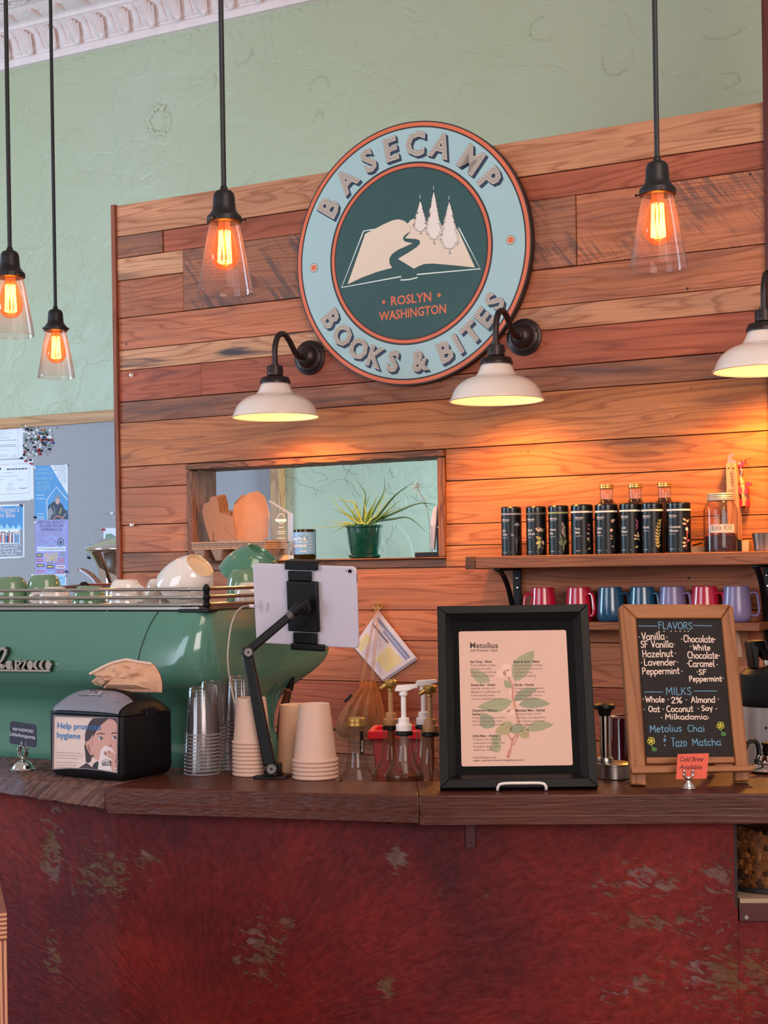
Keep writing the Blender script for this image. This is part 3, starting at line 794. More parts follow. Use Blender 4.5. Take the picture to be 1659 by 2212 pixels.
arch([('B', 300, 1262), ('O', 370, 1355), ('O', 465, 1430), ('K', 562, 1490), ('S', 665, 1510), ('&', 822, 1508), ('B', 975, 1460), ('I', 1048, 1410), ('T', 1120, 1335), ('E', 1205, 1255), ('S', 1265, 1160)], .895, SRAD * .145, True, 1.0)
tx.build('lettering', [C_ORG, C_DRK, C_CRM, C_NAVY, ENG], sg, smooth=0)

# ================================================================ gooseneck wall lamps
IRON = mat('dark_bronze', (58, 48, 48), .38, metal=.75, spec=.5, vary=.15, bump=.05)
ENAM = mat('cream_enamel', (226, 208, 196), .22, coat=.4, vary=.02)
ENIN = mat('white_enamel_inside', (255, 246, 220), .35, vary=.02, emit=(255, 214, 150), estr=.35)
BULBW = mat('lit_bulb', (255, 240, 200), .4, emit=(255, 214, 140), estr=18)
def wall_lamp():
    t = thing('wall_lamp', 'x', 'wall lamp', FR((0, 0, 0)), 'gooseneck barn lamps on the plank wall')
    q = MB(); R = Matrix.Rotation(pi / 2, 4, 'X')     # profile z -> -y (toward the room)
    q.lathe([(1e-4, 0), (.058, 0), (.060, .004), (.060, .009), (.054, .012), (.051, .013), (.051, .019), (.045, .023), (.040, .024), (.036, .034), (.028, .044), (.018, .050), (.014, .051), (.014, .060), (.010, .062), (1e-4, .062)], 40, M=R)
    for a in (.3, .3 + pi): q.ball((.048 * cos(a), -.020, .048 * sin(a)), .0035, 8)
    q.build('wall_plate', IRON, t)
    q = MB(); pts = crom([(0, -.045, 0), (0, -.075, -.006), (0, -.105, .008), (0, -.140, .042), (0, -.175, .060), (0, -.212, .048), (0, -.232, .010), (0, -.235, -.030), (0, -.235, -.052)], 7)
    q.tube(pts, .0098, 14); q.build('gooseneck_arm', IRON, t)
    Mz = Zat(0, -.235, 0)
    q = MB(); q.lathe([(.010, -.046), (.014, -.047), (.014, -.054), (.026, -.055), (.027, -.058), (.027, -.086), (.025, -.088), (.046, -.094), (.050, -.104), (.052, -.108), (.052, -.114), (.046, -.115)], 40, M=Mz)
    for k in range(3):
        a = k * 2.1 + .4; q.ball((.027 * cos(a), -.235 + .027 * sin(a), -.072), .003, 8)
    q.build('socket_collar', IRON, t)
    sh = [(.045, -.112), (.048, -.118), (.055, -.134), (.062, -.146), (.068, -.151), (.082, -.155), (.100, -.163), (.118, -.176), (.131, -.192), (.139, -.210), (.143, -.222)]
    pr = [(v.x, v.y) for v in crom([(a, b_, 0) for a, b_ in sh], 4)]
    q = MB(); q.lathe(pr + [(.149, -.2235), (.1495, -.2265), (.1445, -.2275)], 64, M=Mz); q.build('shade', ENAM, t)
    q = MB(); q.lathe([(a - .0022, b_ - .0012) for a, b_ in pr] + [(.1445, -.2270)], 64, M=Mz); q.build('shade_lining', ENIN, t)
    q = MB(); q.lathe([(1e-4, -.205), (.012, -.203), (.022, -.194), (.027, -.180), (.025, -.165), (.016, -.146), (.013, -.130), (.013, -.118)], 24, M=Mz); q.build('bulb', BULBW, t)
    return t
def lamp_light(fr, y, z, power, col, rad, name):
    l = bpy.data.lights.new(name, 'SPOT'); l.energy = power; l.color = col; l.shadow_soft_size = rad; l.spot_size = radians(150); l.spot_blend = .45
    o = bpy.data.objects.new(name, l); COL.objects.link(o); o.matrix_world = Matrix.Translation(fr.w(0, y, z))
    return o
wl = wall_lamp()
spots = [(671, 773, 'cream gooseneck wall lamp by the lower left rim of the round sign'),
         (1134, 729, 'cream gooseneck wall lamp by the lower right rim of the round sign'),
         (1692, 655, 'cream gooseneck wall lamp cut off by the right edge, above the jar and tins')]
for i, (px, py, lab) in enumerate(spots):
    x, z = W.pix(px, py, -.014); f = W.sub(x, -.014, z)
    if i == 0: wl.matrix_world = f.M; wl['label'] = lab
    else: twin(wl, f, lab)
    lamp_light(f, -.235, -.212, (21, 20, 36)[i], (1.0, .40, .045), .045, 'wall_lamp_light')

# ================================================================ glass pendants
BLK = mat('black_oil_rubbed', (26, 22, 24), .45, metal=.3, vary=.2)
CORD = mat('black_cord', (18, 17, 20), .55)
SHG = glass('clear_shade_glass', (250, 240, 238), 1.30, .03, haze=.05, hcol=(255, 235, 230))
AMB = glass('amber_bulb_glass', (255, 196, 140), 1.4, .05, glow=(255, 120, 40), gstr=.30)
FIL = mat('glowing_filament', (255, 200, 90), .4, emit=(255, 170, 60), estr=60)
def pendant():
    t = thing('pendant_lamp', 'x', 'pendant lamp', FR((0, 0, 0)), 'clear glass pendants over the bar')
    top = zce - 2.13
    q = MB(); q.tube([(0, 0, .222), (0, 0, top)], .0058, 10); q.lathe([(1e-4, top - .03), (.05, top - .03), (.055, top), (1e-4, top)], 24); q.build('stem', CORD, t)
    q = MB(); q.lathe([(.0055, .236), (.008, .232), (.009, .226), (.014, .2245), (.019, .222), (.023, .216), (.0245, .206), (.0255, .190), (.027, .180), (.030, .176), (.034, .170), (.0385, .166), (.0395, .160), (.0395, .154), (.036, .152), (.030, .152)], 36)
    q.build('cap', BLK, t)
    for k in range(3):
        q = MB(); a = k * 2.094 - .15
        d = Vector((cos(a), sin(a), 0)); q.tube([d * .036 + Vector((0, 0, .158)), d * .046 + Vector((0, 0, .158))], .0016, 8); q.tube([d * .046 + Vector((0, 0, .158)), d * .049 + Vector((0, 0, .158))], .0032, 8)
        q.build('thumb_screw', BLK, t)
    q = MB(); q.lathe([(.031, .158), (.0325, .152), (.036, .140), (.041, .115), (.0475, .080), (.0545, .040), (.060, .006), (.0606, .001), (.0606, -.001), (.0596, -.001), (.0592, .002)], 56)
    q.build('glass_shade', SHG, t)
    q = MB(); pr = [(1e-4, .046), (.006, .0465), (.016, .050), (.026, .060), (.0315, .074), (.0315, .086), (.028, .104), (.022, .124), (.016, .140), (.0135, .150), (.0135, .158)]
    q.lathe([(v.x, v.y) for v in crom([(a, b_, 0) for a, b_ in pr], 3)], 32); bl = q.build('bulb', AMB, t)
    q = MB()
    for k in range(9):
        a = k * 2 * pi / 9; p0 = Vector((.0115 * cos(a), .0115 * sin(a), .134)); p1 = Vector((.0145 * cos(a + .35), .0145 * sin(a + .35), .064))
        q.tube([p0, p0.lerp(p1, .5) * 1.0, p1], .0019, 6)
    q.tube([(.013 * cos(a * .6), .013 * sin(a * .6), .064) for a in range(11)], .0012, 5)
    q.build('filament', FIL, bl)
    q = MB(); q.tube([(0, 0, .150), (0, 0, .060)], .0022, 8); q.build('filament_post', glass('post_glass', (255, 220, 170), 1.3), bl)
    return t
pd = pendant()
for i, (px, py, Z, lab) in enumerate(((487, 633, 3.31, 'glass pendant hanging in front of the upper left part of the plank wall'), (1423, 580, 3.17, 'glass pendant hanging high in front of the right end of the plank wall'),
                      (24, 729, 3.93, 'glass pendant cut off by the left edge, before the plaster wall'), (122, 819, 4.91, 'smallest and lowest hanging glass pendant, before the plaster wall'))):
    p = P(px, py - 4, Z); f = FR((p.x, p.y, p.z), .6 * i + .15)
    if i == 0: pd.matrix_world = f.M; pd['label'] = lab
    else: twin(pd, f, lab)
# ================================================================ bar
def bp_(px, py, z=ZC): v = onz(px, py, z); return (v.x, v.y)
fA, fB, fC, fD, fE = bp_(-260, 1650), bp_(52, 1685), bp_(225, 1701), bp_(905, 1719), bp_(1659, 1713)
fE2 = (fE[0] + .25, fE[1] - .02)
kA, kB, kC, kD, kE = (-1.35, 3.84), (-.928, 3.61), (-.457, 3.352), (-.128, 3.225), (.06, 3.085)
kD2, kE2, kF, kG = (-.100, 3.092), (.13, 3.085), (.17, 3.15), (1.0, 3.13)
BARM = FR((0, 0, 0))
bar = thing('bar_counter', 'long bar with thick dark weathered ledge boards and a rust-red mottled front', 'bar', BARM)
LEDGE = plank_material('dark_ledge_wood', (88, 44, 34), stain=False, rough=.36, scale=1.3, dark=.40, fig=.30, fine=.95)
LEDGEG = plank_material('grey_sawn_end', (116, 100, 108), stain=False, rough=.8, scale=2.4, dark=.30, fig=.25, fine=.9, saw=.5)
LEDGES = plank_material('sawn_ledge_end', (122, 84, 72), stain=False, rough=.7, scale=2.0, dark=.34, fig=.2, fine=.6, saw=.85)
TH1 = .056
def cut(a, b_, t): return (a[0] + (b_[0] - a[0]) * t, a[1] + (b_[1] - a[1]) * t)
rl = random.Random(9)
def edge(a, b_, n, amp):
    out = []
    for k in range(n + 1):
        t = k / n; d = rl.uniform(-amp, amp) if 0 < k < n else 0
        out.append((a[0] + (b_[0] - a[0]) * t, a[1] + (b_[1] - a[1]) * t + d))
    return out
def ledge(front, back, name, m, th0=TH1, th1=TH1, par=bar, rough=.0016, z=ZC):
    """a board: front edge line, back edge line; its underside may taper"""
    q = MB(); n = len(front); nb_ = len(back)
    top = [(x, y, z + rl.uniform(-.0005, .0005)) for x, y in front + back]
    bot = []
    for i, (x, y) in enumerate(front): bot.append((x, y, z - (th0 + (th1 - th0) * i / (n - 1)) + rl.uniform(-rough, rough)))
    for i, (x, y) in enumerate(back): bot.append((x, y, z - (th1 + (th0 - th1) * i / max(1, nb_ - 1))))
    k = n + nb_
    fs = [list(range(k)), list(range(2 * k - 1, k - 1, -1))]
    for i in range(k):
        j = (i + 1) % k
        fs.append((j, i, i + k, j + k))
    q.add(top + bot, fs)
    # a sawn groove along the front edge: raised lips above and below
    return q.build(name, m, par, bevel=.0028, seg=2)
# the three runs of the ledge; each is two boards glued, so a lip runs along the lower part of the edge
ledge(edge(fA, fB, 14, .002), [kB, kA], 'end_block', LEDGEG, .036, .036)
ledge(edge(fB, fC, 18, .0012), [kC, kB], 'ledge_board', LEDGES, .036, .046)
ledge(edge(fC, fD, 44, .0010), [kE, kD2, kD, kC], 'ledge_board', LEDGE, .048, TH1)
ledge(edge(fD, fE2, 44, .0010), [kG, kF, kE2, kE], 'ledge_board', LEDGE, TH1, TH1)
def lip(a, b_, name, th):
    d = Vector((b_[0] - a[0], b_[1] - a[1])).normalized(); nn = Vector((d.y, -d.x))
    q = MB(); n = 40; ring = []
    for k in range(n + 1):
        x = a[0] + (b_[0] - a[0]) * k / n; y = a[1] + (b_[1] - a[1]) * k / n; o = .004 + rl.uniform(-.0008, .0008)
        ring.append([(x + nn.x * u, y + nn.y * u, z) for u, z in ((-.004, ZC - th - .001), (o, ZC - th - .001), (o, ZC - th + .017), (-.004, ZC - th + .021))])
    vs = [v for r_ in ring for v in r_]
    fs = [(i * 4 + j, (i + 1) * 4 + j, (i + 1) * 4 + (j + 1) % 4, i * 4 + (j + 1) % 4) for i in range(n) for j in range(4)] + [(3, 2, 1, 0), (n * 4, n * 4 + 1, n * 4 + 2, n * 4 + 3)]
    q.add(vs, fs); q.build(name, LEDGE, bar, bevel=.001, seg=1)
lip(cut(fC, fD, .012), fD, 'edge_strip', .052); lip(fD, fE2, 'edge_strip', .0565)

# front: rust-red mottled sheet set back under the ledge
m, nd, L, b = nodes_of('mottled_red_front')
tc = nd('TexCoord')
n1 = nd('TexNoise', i_Scale=2.2, i_Detail=6.0, i_Distortion=.5); L.new(tc.outputs['Object'], n1.inputs['Vector'])
base = ramp(nd, [(.28, lin((64, 18, 26))), (.45, lin((98, 25, 27))), (.60, lin((122, 33, 27))), (.75, lin((106, 36, 40)))]); L.new(n1.outputs['Fac'], base.inputs['Fac'])
# brushed, fanning streaks
# streaks fan out from two spots low on the sheet
def fan(px, py):
    o_ = P(px, py, 2.98); sp_ = nd('SeparateXYZ'); L.new(tc.outputs['Object'], sp_.inputs[0])
    dx = nd('Math', operation='SUBTRACT'); dx.inputs[1].default_value = o_.x; L.new(sp_.outputs['X'], dx.inputs[0])
    dz = nd('Math', operation='SUBTRACT'); dz.inputs[1].default_value = o_.z; L.new(sp_.outputs['Z'], dz.inputs[0])
    at_ = nd('Math', operation='ARCTAN2'); L.new(dx.outputs[0], at_.inputs[0]); L.new(dz.outputs[0], at_.inputs[1])
    cm = nd('CombineXYZ'); L.new(dx.outputs[0], cm.inputs[0]); L.new(dz.outputs[0], cm.inputs[2])
    ln_ = nd('VectorMath', operation='LENGTH'); L.new(cm.outputs[0], ln_.inputs[0])
    sa_ = nd('Math', operation='MULTIPLY'); sa_.inputs[1].default_value = 14.0; L.new(at_.outputs[0], sa_.inputs[0])
    sl_ = nd('Math', operation='MULTIPLY'); sl_.inputs[1].default_value = 9.0; L.new(ln_.outputs['Value'], sl_.inputs[0])
    c2 = nd('CombineXYZ'); L.new(sa_.outputs[0], c2.inputs[0]); L.new(sl_.outputs[0], c2.inputs[1]); return c2
mpS = fan(430, 2330)
n2 = nd('TexNoise', i_Scale=2.2, i_Detail=9.0, i_Distortion=.9); L.new(mpS.outputs[0], n2.inputs['Vector'])
st = ramp(nd, [(.35, g4(.82)), (.65, g4(1.08))]); L.new(n2.outputs['Fac'], st.inputs['Fac'])
mx = nd('Mix', data_type='RGBA', blend_type='MULTIPLY'); mx.inputs[0].default_value = 1; L.new(base.outputs[0], mx.inputs[6]); L.new(st.outputs[0], mx.inputs[7])
# patches of bare olive-grey metal where the paint has gone
tot = None
for px_, py_, rx_, rz_, k_ in ((55, 1880, 46, 130, .30), (60, 2120, 30, 90, .22), (200, 1915, 130, 90, .25), (300, 1880, 60, 60, .16), (560, 2060, 80, 110, .27), (620, 1990, 40, 60, .2), (860, 1848, 34, 36, .36), (838, 2120, 30, 44, .34), (1300, 1905, 60, 34, .25), (1395, 1880, 130, 70, .25), (1430, 1970, 190, 50, .22), (1560, 2080, 190, 110, .27), (1370, 2110, 130, 50, .2), (1530, 1870, 70, 60, .24), (100, 1780, 60, 40, .15)):
    o_ = P(px_, py_, 3.0)
    v1 = nd('VectorMath', operation='SUBTRACT'); v1.inputs[1].default_value = (o_.x, 0, o_.z); L.new(tc.outputs['Object'], v1.inputs[0])
    v2 = nd('VectorMath', operation='MULTIPLY'); v2.inputs[1].default_value = (F / 3.0 / rx_, 0, F / 3.0 / rz_); L.new(v1.outputs[0], v2.inputs[0])
    v3 = nd('VectorMath', operation='LENGTH'); L.new(v2.outputs[0], v3.inputs[0])
    mr = nd('MapRange'); mr.inputs[1].default_value = 0.2; mr.inputs[2].default_value = 1.15; mr.inputs[3].default_value = k_; mr.inputs[4].default_value = 0; L.new(v3.outputs['Value'], mr.inputs[0])
    if tot is None: tot = mr.outputs[0]
    else:
        mxm = nd('Math', operation='MAXIMUM'); L.new(tot, mxm.inputs[0]); L.new(mr.outputs[0], mxm.inputs[1]); tot = mxm.outputs[0]
mpP = nd('Mapping', vector_type='TEXTURE'); mpP.inputs['Scale'].default_value = (1 / 34, 1 / 34, 1 / 80); mpP.inputs['Rotation'].default_value = (0, radians(18), 0); L.new(tc.outputs['Object'], mpP.inputs[0])
n4 = nd('TexNoise', i_Scale=1.0, i_Detail=6.0, i_Distortion=.9); L.new(mpP.outputs[0], n4.inputs['Vector'])
ad = nd('Math', operation='ADD'); L.new(n4.outputs['Fac'], ad.inputs[0]); L.new(tot, ad.inputs[1])
r5 = ramp(nd, [(.68, g4(0)), (.80, g4(.62))]); L.new(ad.outputs[0], r5.inputs['Fac'])
n6 = nd('TexNoise', i_Scale=9.0); L.new(tc.outputs['Object'], n6.inputs['Vector'])
pc = ramp(nd, [(.38, lin((98, 82, 52))), (.55, lin((104, 86, 70))), (.68, lin((122, 104, 106)))]); L.new(n6.outputs['Fac'], pc.inputs['Fac'])
m2 = nd('Mix', data_type='RGBA'); L.new(r5.outputs[0], m2.inputs[0]); L.new(mx.outputs[2], m2.inputs[6]); L.new(pc.outputs[0], m2.inputs[7])
nf = nd('TexNoise', i_Scale=70.0, i_Detail=6.0); L.new(tc.outputs['Object'], nf.inputs['Vector'])
rf = ramp(nd, [(.35, g4(.78)), (.65, g4(1.12))]); L.new(nf.outputs['Fac'], rf.inputs['Fac'])
mf = nd('Mix', data_type='RGBA', blend_type='MULTIPLY'); mf.inputs[0].default_value = 1; L.new(m2.outputs[2], mf.inputs[6]); L.new(rf.outputs[0], mf.inputs[7])
L.new(mf.outputs[2], b.inputs['Base Color']); b.inputs['Roughness'].default_value = .58; b.inputs['Specular IOR Level'].default_value = .22
bp2 = nd('Bump', i_Strength=.5, i_Distance=.006); sm = nd('Math', operation='MULTIPLY_ADD'); sm.inputs[1].default_value = -.8; L.new(r5.outputs[0], sm.inputs[0]); L.new(n2.outputs['Fac'], sm.inputs[2])
L.new(sm.outputs[0], bp2.inputs['Height']); L.new(bp2.outputs['Normal'], b.inputs['Normal'])
REDF = m
zt = ZC - .050
def back(p, d=.055): return (p[0] + d * .25, p[1] + d)
sA, sB, sC, sD = back(fA), back(fB), back(fC), back(fD)
sE = back(fE2); 
# the niche cut in the right end of the front
def onseg(px):
    r_ = ray(px, 1850); a, c = Vector(sD), Vector(sE); d = c - a
    t = (r_.x * a.y - a.x) / (d.x - r_.x * d.y); return (a.x + d.x * t, a.y + d.y * t)
sN = onseg(1592)
zn = None
v = Vector(sN); zn = H + ray(1592, 1937).z * v.y; zn2 = H + ray(1592, 1990).z * v.y
q = MB()
def wallq(a, c, z0, z1, n=1, th=.02):
    d = Vector((c[0] - a[0], c[1] - a[1])).normalized(); nn = Vector((-d.y, d.x)) * th
    q.slab([a, c, (c[0] + nn.x, c[1] + nn.y), (a[0] + nn.x, a[1] + nn.y)], z0, z1)
wallq(sA, sB, 0, zt + .012); wallq(sB, sC, 0, zt); wallq(sC, sD, 0, zt - .004); wallq(sD, sN, 0, zt - .004); wallq((sN[0] + .0006, sN[1]), sE, 0, zn2)
q.build('front_panel', REDF, bar, smooth=0)
# steel strip under the niche with a screw, shelf board, niche lining
q = MB(); wallq((sN[0] + .002, sN[1] - .004), (sE[0], sE[1] - .004), zn2, zn - .012, th=.012)
o = q.build('niche_rail', mat('rail_red_steel', (84, 38, 40), .45, metal=.2, vary=.2), bar, bevel=.0015)
q = MB(); sx_, sy_ = onseg(1609); zsc = H + ray(1609, 1980).z * sy_
q.lathe([(1e-4, .0005), (.0022, .0006), (.0024, .0022), (.0042, .0022), (.0048, .0)], 16, M=Matrix.Translation((sx_, sy_ - .004, zsc)) @ Matrix.Rotation(pi / 2, 4, 'X')); q.build('screw', mat('bright_steel', (190, 184, 180), .3, metal=1), bar)
q = MB(); q.slab([(sN[0] + .004, sN[1] - .002), (sE[0], sE[1] - .002), (sE[0], sE[1] + .30), (sN[0] + .004, sN[1] + .30)], zn - .026, zn - .004); q.build('niche_shelf', mat('beige_shelf', (168, 140, 116), .55), bar, bevel=.001)
q = MB(); q.slab([(sN[0] - .012, sN[1] + .002), (sN[0], sN[1] - .001), (sN[0], sN[1] + .30), (sN[0] - .012, sN[1] + .30)], zn - .02, zt - .004); q.slab([(sN[0] - .012, sN[1] + .30), (sE[0], sE[1] + .30), (sE[0], sE[1] + .315), (sN[0] - .012, sN[1] + .315)], zn - .02, zt - .004); q.build('niche_lining', mat('dark_niche', (40, 26, 24), .7), bar, smooth=0)
# small steel strap screwed under the ledge
v0 = Vector(onseg(1016)); q = MB()
fs_ = FR((v0.x, v0.y - .003, 0), 0)
x0, z0 = fs_.pix(1006, 1832); x1, z1 = fs_.pix(1026, 1778)
q.box(x0, x1, -.002, .002, z0, zt, 0, fs_.M)
q.lathe([(1e-4, 0), (.0035, .0006), (.0035, 0)], 12, M=fs_.M @ Matrix.Translation(((x0 + x1) / 2 - .002, -.002, z0 + .009)) @ Matrix.Rotation(pi / 2, 4, 'X'))
q.build('strap', mat('strap_red_steel', (70, 28, 34), .45, metal=.3), bar, bevel=.0006, seg=1)
q = MB(); sx_, sy_ = cut(sB, sC, .25); q.tube([(sx_ + .008 * cos(t * .5), sy_ - .006, zt - .02 + .004 * sin(t * .5)) for t in range(10)], .0012, 6)
q.build('hook', mat('bright_steel', (190, 184, 180), .3, metal=1), bar)

# ---- work counter behind the ledge
wc = MB()
dd = .02
def off(p, d): return (p[0] + d * .35, p[1] + d)
poly = [off(kA, .03), off(kB, .03), off(kC, .03), off(kD, .03), (-.09, 3.112), (.14, 3.106), off(kF, .03), off(kG, .03), (1.0, 3.75), (.35, 3.85), (-.2, 4.25), (-1.35, 4.75)]
wct = bar
wc.slab(poly, ZL - .04, ZL); wc.build('work_surface', mat('brushed_worktop', (120, 112, 110), .4, metal=.6), wct)
wc = MB(); q2 = [(x + .02 * (1 if i < 6 else -1) * 0, y + (.02 if i < 8 else -.03)) for i, (x, y) in enumerate(poly)]
wc.slab(q2, 0, ZL - .0405); wc.build('cabinet_body', mat('dark_cabinet', (52, 44, 42), .6), wct)

# ---- jar of brown dried bits in the niche
jf = onseg(1668); jy = jf[1] + .135
jx = ray(1668, 1850).x * jy
jt = thing('storage_jar', 'big glass jar packed with brown dried pieces in the recess of the bar front', 'jar', FR((jx, jy, zn - .004)))
HJ = zt - zn - .02
q = MB(); q.lathe([(1e-4, 0), (.098, 0), (.104, .004), (.106, .012), (.106, HJ * .86), (.09, HJ * .93), (.085, HJ * .97)], 40); q.build('glass_body', glass('jar_glass', (240, 232, 220), 1.45), jt)
q = MB(); q.lathe([(.107, 0), (.1085, .001), (.1085, .010), (.107, .011)], 40); q.build('base_ring', mat('black_rubber', (20, 18, 18), .6), jt)
q = MB(); rj = random.Random(4)
q.lathe([(1e-4, .006), (.096, .006), (.098, .02), (.098, HJ * .82), (1e-4, HJ * .84)], 40)
for k in range(420):
    a = rj.uniform(pi, 2 * pi); z = rj.uniform(.012, HJ * .84); s_ = rj.uniform(.006, .013)
    q.ball((.094 * cos(a), .094 * sin(a), z), s_, 6, sc=(rj.uniform(.7, 1.3), .6, rj.uniform(.6, 1.2)), mi=rj.choice((0, 0, 1, 2)))
o = q.build('dried_pieces', [mat('dried_brown', (128, 80, 46), .85, vary=.4, scale=60), mat('dried_gold', (176, 116, 62), .85, vary=.3, scale=60), mat('dried_dark', (66, 38, 28), .9)], jt)
o['kind'] = 'stuff'

# ---- plywood piece at the bottom left
pf = FR(P(17, 2100, 2.45), radians(17)); 
t = thing('plywood_stand', 'corner of a plywood stand with bare laminated edges at the bottom left', 'stand', FR((pf.O.x, pf.O.y, 0), radians(17)))
PLY = plank_material('plywood_face', (204, 146, 106), stain=False); 
m, nd, L, b = nodes_of('plywood_edge_v'); 
def plyedge(name, axis):
    m, nd, L, b = nodes_of(name); tc = nd('TexCoord'); wv = nd('TexWave', i_Scale=42.0, i_Distortion=.5); wv.bands_direction = axis; L.new(tc.outputs['Object'], wv.inputs[0])
    rp = ramp(nd, [(.35, lin((132, 76, 58))), (.6, lin((216, 152, 116)))]); L.new(wv.outputs['Fac'], rp.inputs[0]); L.new(rp.outputs[0], b.inputs['Base Color']); b.inputs['Roughness'].default_value = .6; return m
PV, PH = plyedge('plywood_edge_upright', 'X'), plyedge('plywood_edge_flat', 'Z')
ztop = H + ray(8, 1971).z * 2.45; th = .046
q = MB(); q.box(-.34, 0, 0, .30, ztop - th, ztop); q.build('top_panel', PH, t, bevel=.0015)
q = MB(); q.box(-.024, -.0005, .002, .295, 0, ztop - th - .0003); q.build('side_panel', PV, t, bevel=.0012)
q = MB(); q.box(-.34, -.318, .002, .295, 0, ztop - th - .0003); q.build('side_panel', PV, t, bevel=.0012)
# ================================================================ espresso machine
AM = AW - 1.926
MF = FR((0, AM, 0), -TH)                       # its back panel, parallel to the plank wall
def mpx(px, py, y=0.0): return MF.pix(px, py, y)
MG = mat('machine_green', (78, 124, 108), .16, coat=.6, vary=.03, scale=3)
STEEL = mat('polished_steel', (200, 192, 186), .14, metal=1, vary=.03)
SATIN = mat('satin_steel', (176, 168, 164), .32, metal=1, vary=.05)
BLKP = mat('black_plastic', (11, 10, 12), .42, vary=.1, spec=.3)
CHROME = mat('chrome', (225, 222, 222), .06, metal=1, vary=.01)
xr = mpx(448, 1400)[0]; xl = mpx(-330, 1400)[0]
zt_ = mpx(200, 1321)[1]
zb_ = ZL + .012
em = thing('espresso_machine', 'large glossy green espresso machine with raised chrome script and steel cup rails on top', 'espresso machine', MF.sub((xl + xr) / 2, .25, ZL))
EM = em.matrix_world.inverted() @ MF.M          # build in the panel's frame, keep the thing's own origin
DEP = .555
# rows from top to bottom: (height, how far the panel stands out, corner radius, depth of the end cheek, side bulge)
def zy(y): return mpx(200, y)[1]
rows_ = [(zt_, .000, .030, .500, -.004), (zy(1335), -.010, .036, .520, .000), (zy(1360), -.024, .048, .545, .004), (zy(1400), -.036, .066, DEP, .008), (zy(1440), -.040, .082, .545, .010), (zy(1465), -.036, .092, .500, .008),
         (zy(1484), -.022, .094, .450, .000), (zy(1496), -.004, .090, .425, -.010), (zy(1508), .014, .084, .400, -.022), (zy(1525), .022, .078, .375, -.030), (zy(1560), .025, .074, .355, -.034), (zy(1602), .024, .072, .350, -.036), (zy(1614), .012, .072, .360, -.026), (zy(1622), .004, .072, .365, -.022), (zy(1640), .004, .072, .365, -.022), (zb_, .016, .072, .365, -.028)]
def section(yb, r, dep, bul):
    X = xr + bul; out = []
    for k in range(7): out.append((xl + (X - r - xl) * k / 6, yb))
    for k in range(1, 11):
        t = -pi / 2 + pi / 2 * k / 10; out.append((X - r + r * cos(t), yb + r + r * sin(t)))
    for k in range(1, 9):
        t = k / 8; y = yb + r + (dep - yb - r - .03) * t
        out.append((X + .006 * sin(pi * t), y))
    for k in range(1, 6):
        t = pi / 2 * k / 5; out.append((X - .03 + .03 * cos(t), dep - .03 + .03 * sin(t)))
    out.append((xl, dep))
    return out
fine = []
for i in range(len(rows_) - 1):
    a, b_ = rows_[i], rows_[i + 1]
    m_ = max(1, int(abs(a[0] - b_[0]) / .007))
    for k in range(min(m_, 6)):
        t = k / min(m_, 6); fine.append(tuple(a[j] + (b_[j] - a[j]) * t for j in range(5)))
fine.append(rows_[-1])
# light smoothing of the interpolated rows
for it in range(2):
    fine = [fine[0]] + [tuple((fine[i - 1][j] + 2 * fine[i][j] + fine[i + 1][j]) / 4 if j else fine[i][0] for j in range(5)) for i in range(1, len(fine) - 1)] + [fine[-1]]
secs = [section(*r_[1:]) for r_ in fine]
k = len(secs[0]); vs = [(x, y, r_[0]) for r_, s_ in zip(fine, secs) for x, y in s_]
fs = [(i * k + j, (i + 1) * k + j, (i + 1) * k + (j + 1) % k, i * k + (j + 1) % k) for i in range(len(secs) - 1) for j in range(k)]
fs += [list(range(k)), list(range(len(vs) - 1, len(vs) - k - 1, -1))]
q = MB(); q.add(vs, fs); q.build('body_shell', MG, em, M=EM, smooth=50)
# panel seam and lower seam as thin dark grooves lying on the skin
def skin(z):
    for a, b_ in zip(fine, fine[1:]):
        if b_[0] <= z <= a[0]:
            t = (a[0] - z) / max(1e-6, a[0] - b_[0]); return a[1] + (b_[1] - a[1]) * t
    return fine[-1][1]
q = MB(); pts = []
for px, py in ((331, 1322), (323, 1350), (316, 1385), (310, 1420), (307, 1455), (308, 1478), (312, 1492), (318, 1502)):
    x, z = mpx(px, py, -.02); pts.append((x, skin(z) - .0002, z))
q.tube(crom(pts, 4), .0016, 6); q.build('panel_seam', mat('seam_dark', (24, 44, 38), .6), em, M=EM)
# cup tray, posts and rails
zr0 = zt_ + .002
tr = MB(); tr.box(xl, xr - .03, .012, DEP - .06, zr0, zr0 + .010); tr.build('cup_tray', SATIN, em, M=EM, bevel=.002)
xc, yc = mpx(446, 1290, .004)[0], .004
zs = [mpx(250, y, 0.0)[1] for y in (1307, 1291, 1274)]
for z in zs:
    q = MB(); q.tube([(xl, yc, z), (xc - .08, yc, z), (xc - .008, yc, z)], .0042, 10); q.build('back_rail', STEEL, em, M=EM)
    q = MB(); q.tube([(xc - .075, yc, z), (xc - .045, yc, z)], .0052, 10); q.build('rail_sleeve', STEEL, em, M=EM)
    q = MB(); q.tube([(xc + .004, yc + .004, z), (xc + .004, DEP - .05, z)], .0042, 10); q.build('side_rail', STEEL, em, M=EM)
q = MB()
pr = [(.006, zt_ - .002), (.006, zs[0] - .006)]
for z in zs: pr += [(.0075, z - .005), (.0092, z - .002), (.0092, z + .003), (.0062, z + .006)]
pr += [(.0055, zs[2] + .010), (1e-4, zs[2] + .012)]
q.lathe(pr, 14, M=Zat(xc, yc, 0)); q.build('rail_post', BLKP, em, M=EM)
q = MB(); q.box(xc - .075, xc + .010, yc - .008, yc + .030, zt_ - .002, zt_ + .006); q.build('corner_foot', BLKP, em, M=EM, bevel=.002)
q = MB(); q.lathe(pr, 14, M=Zat(xc + .004, DEP - .05, 0)); q.build('rail_post', BLKP, em, M=EM)
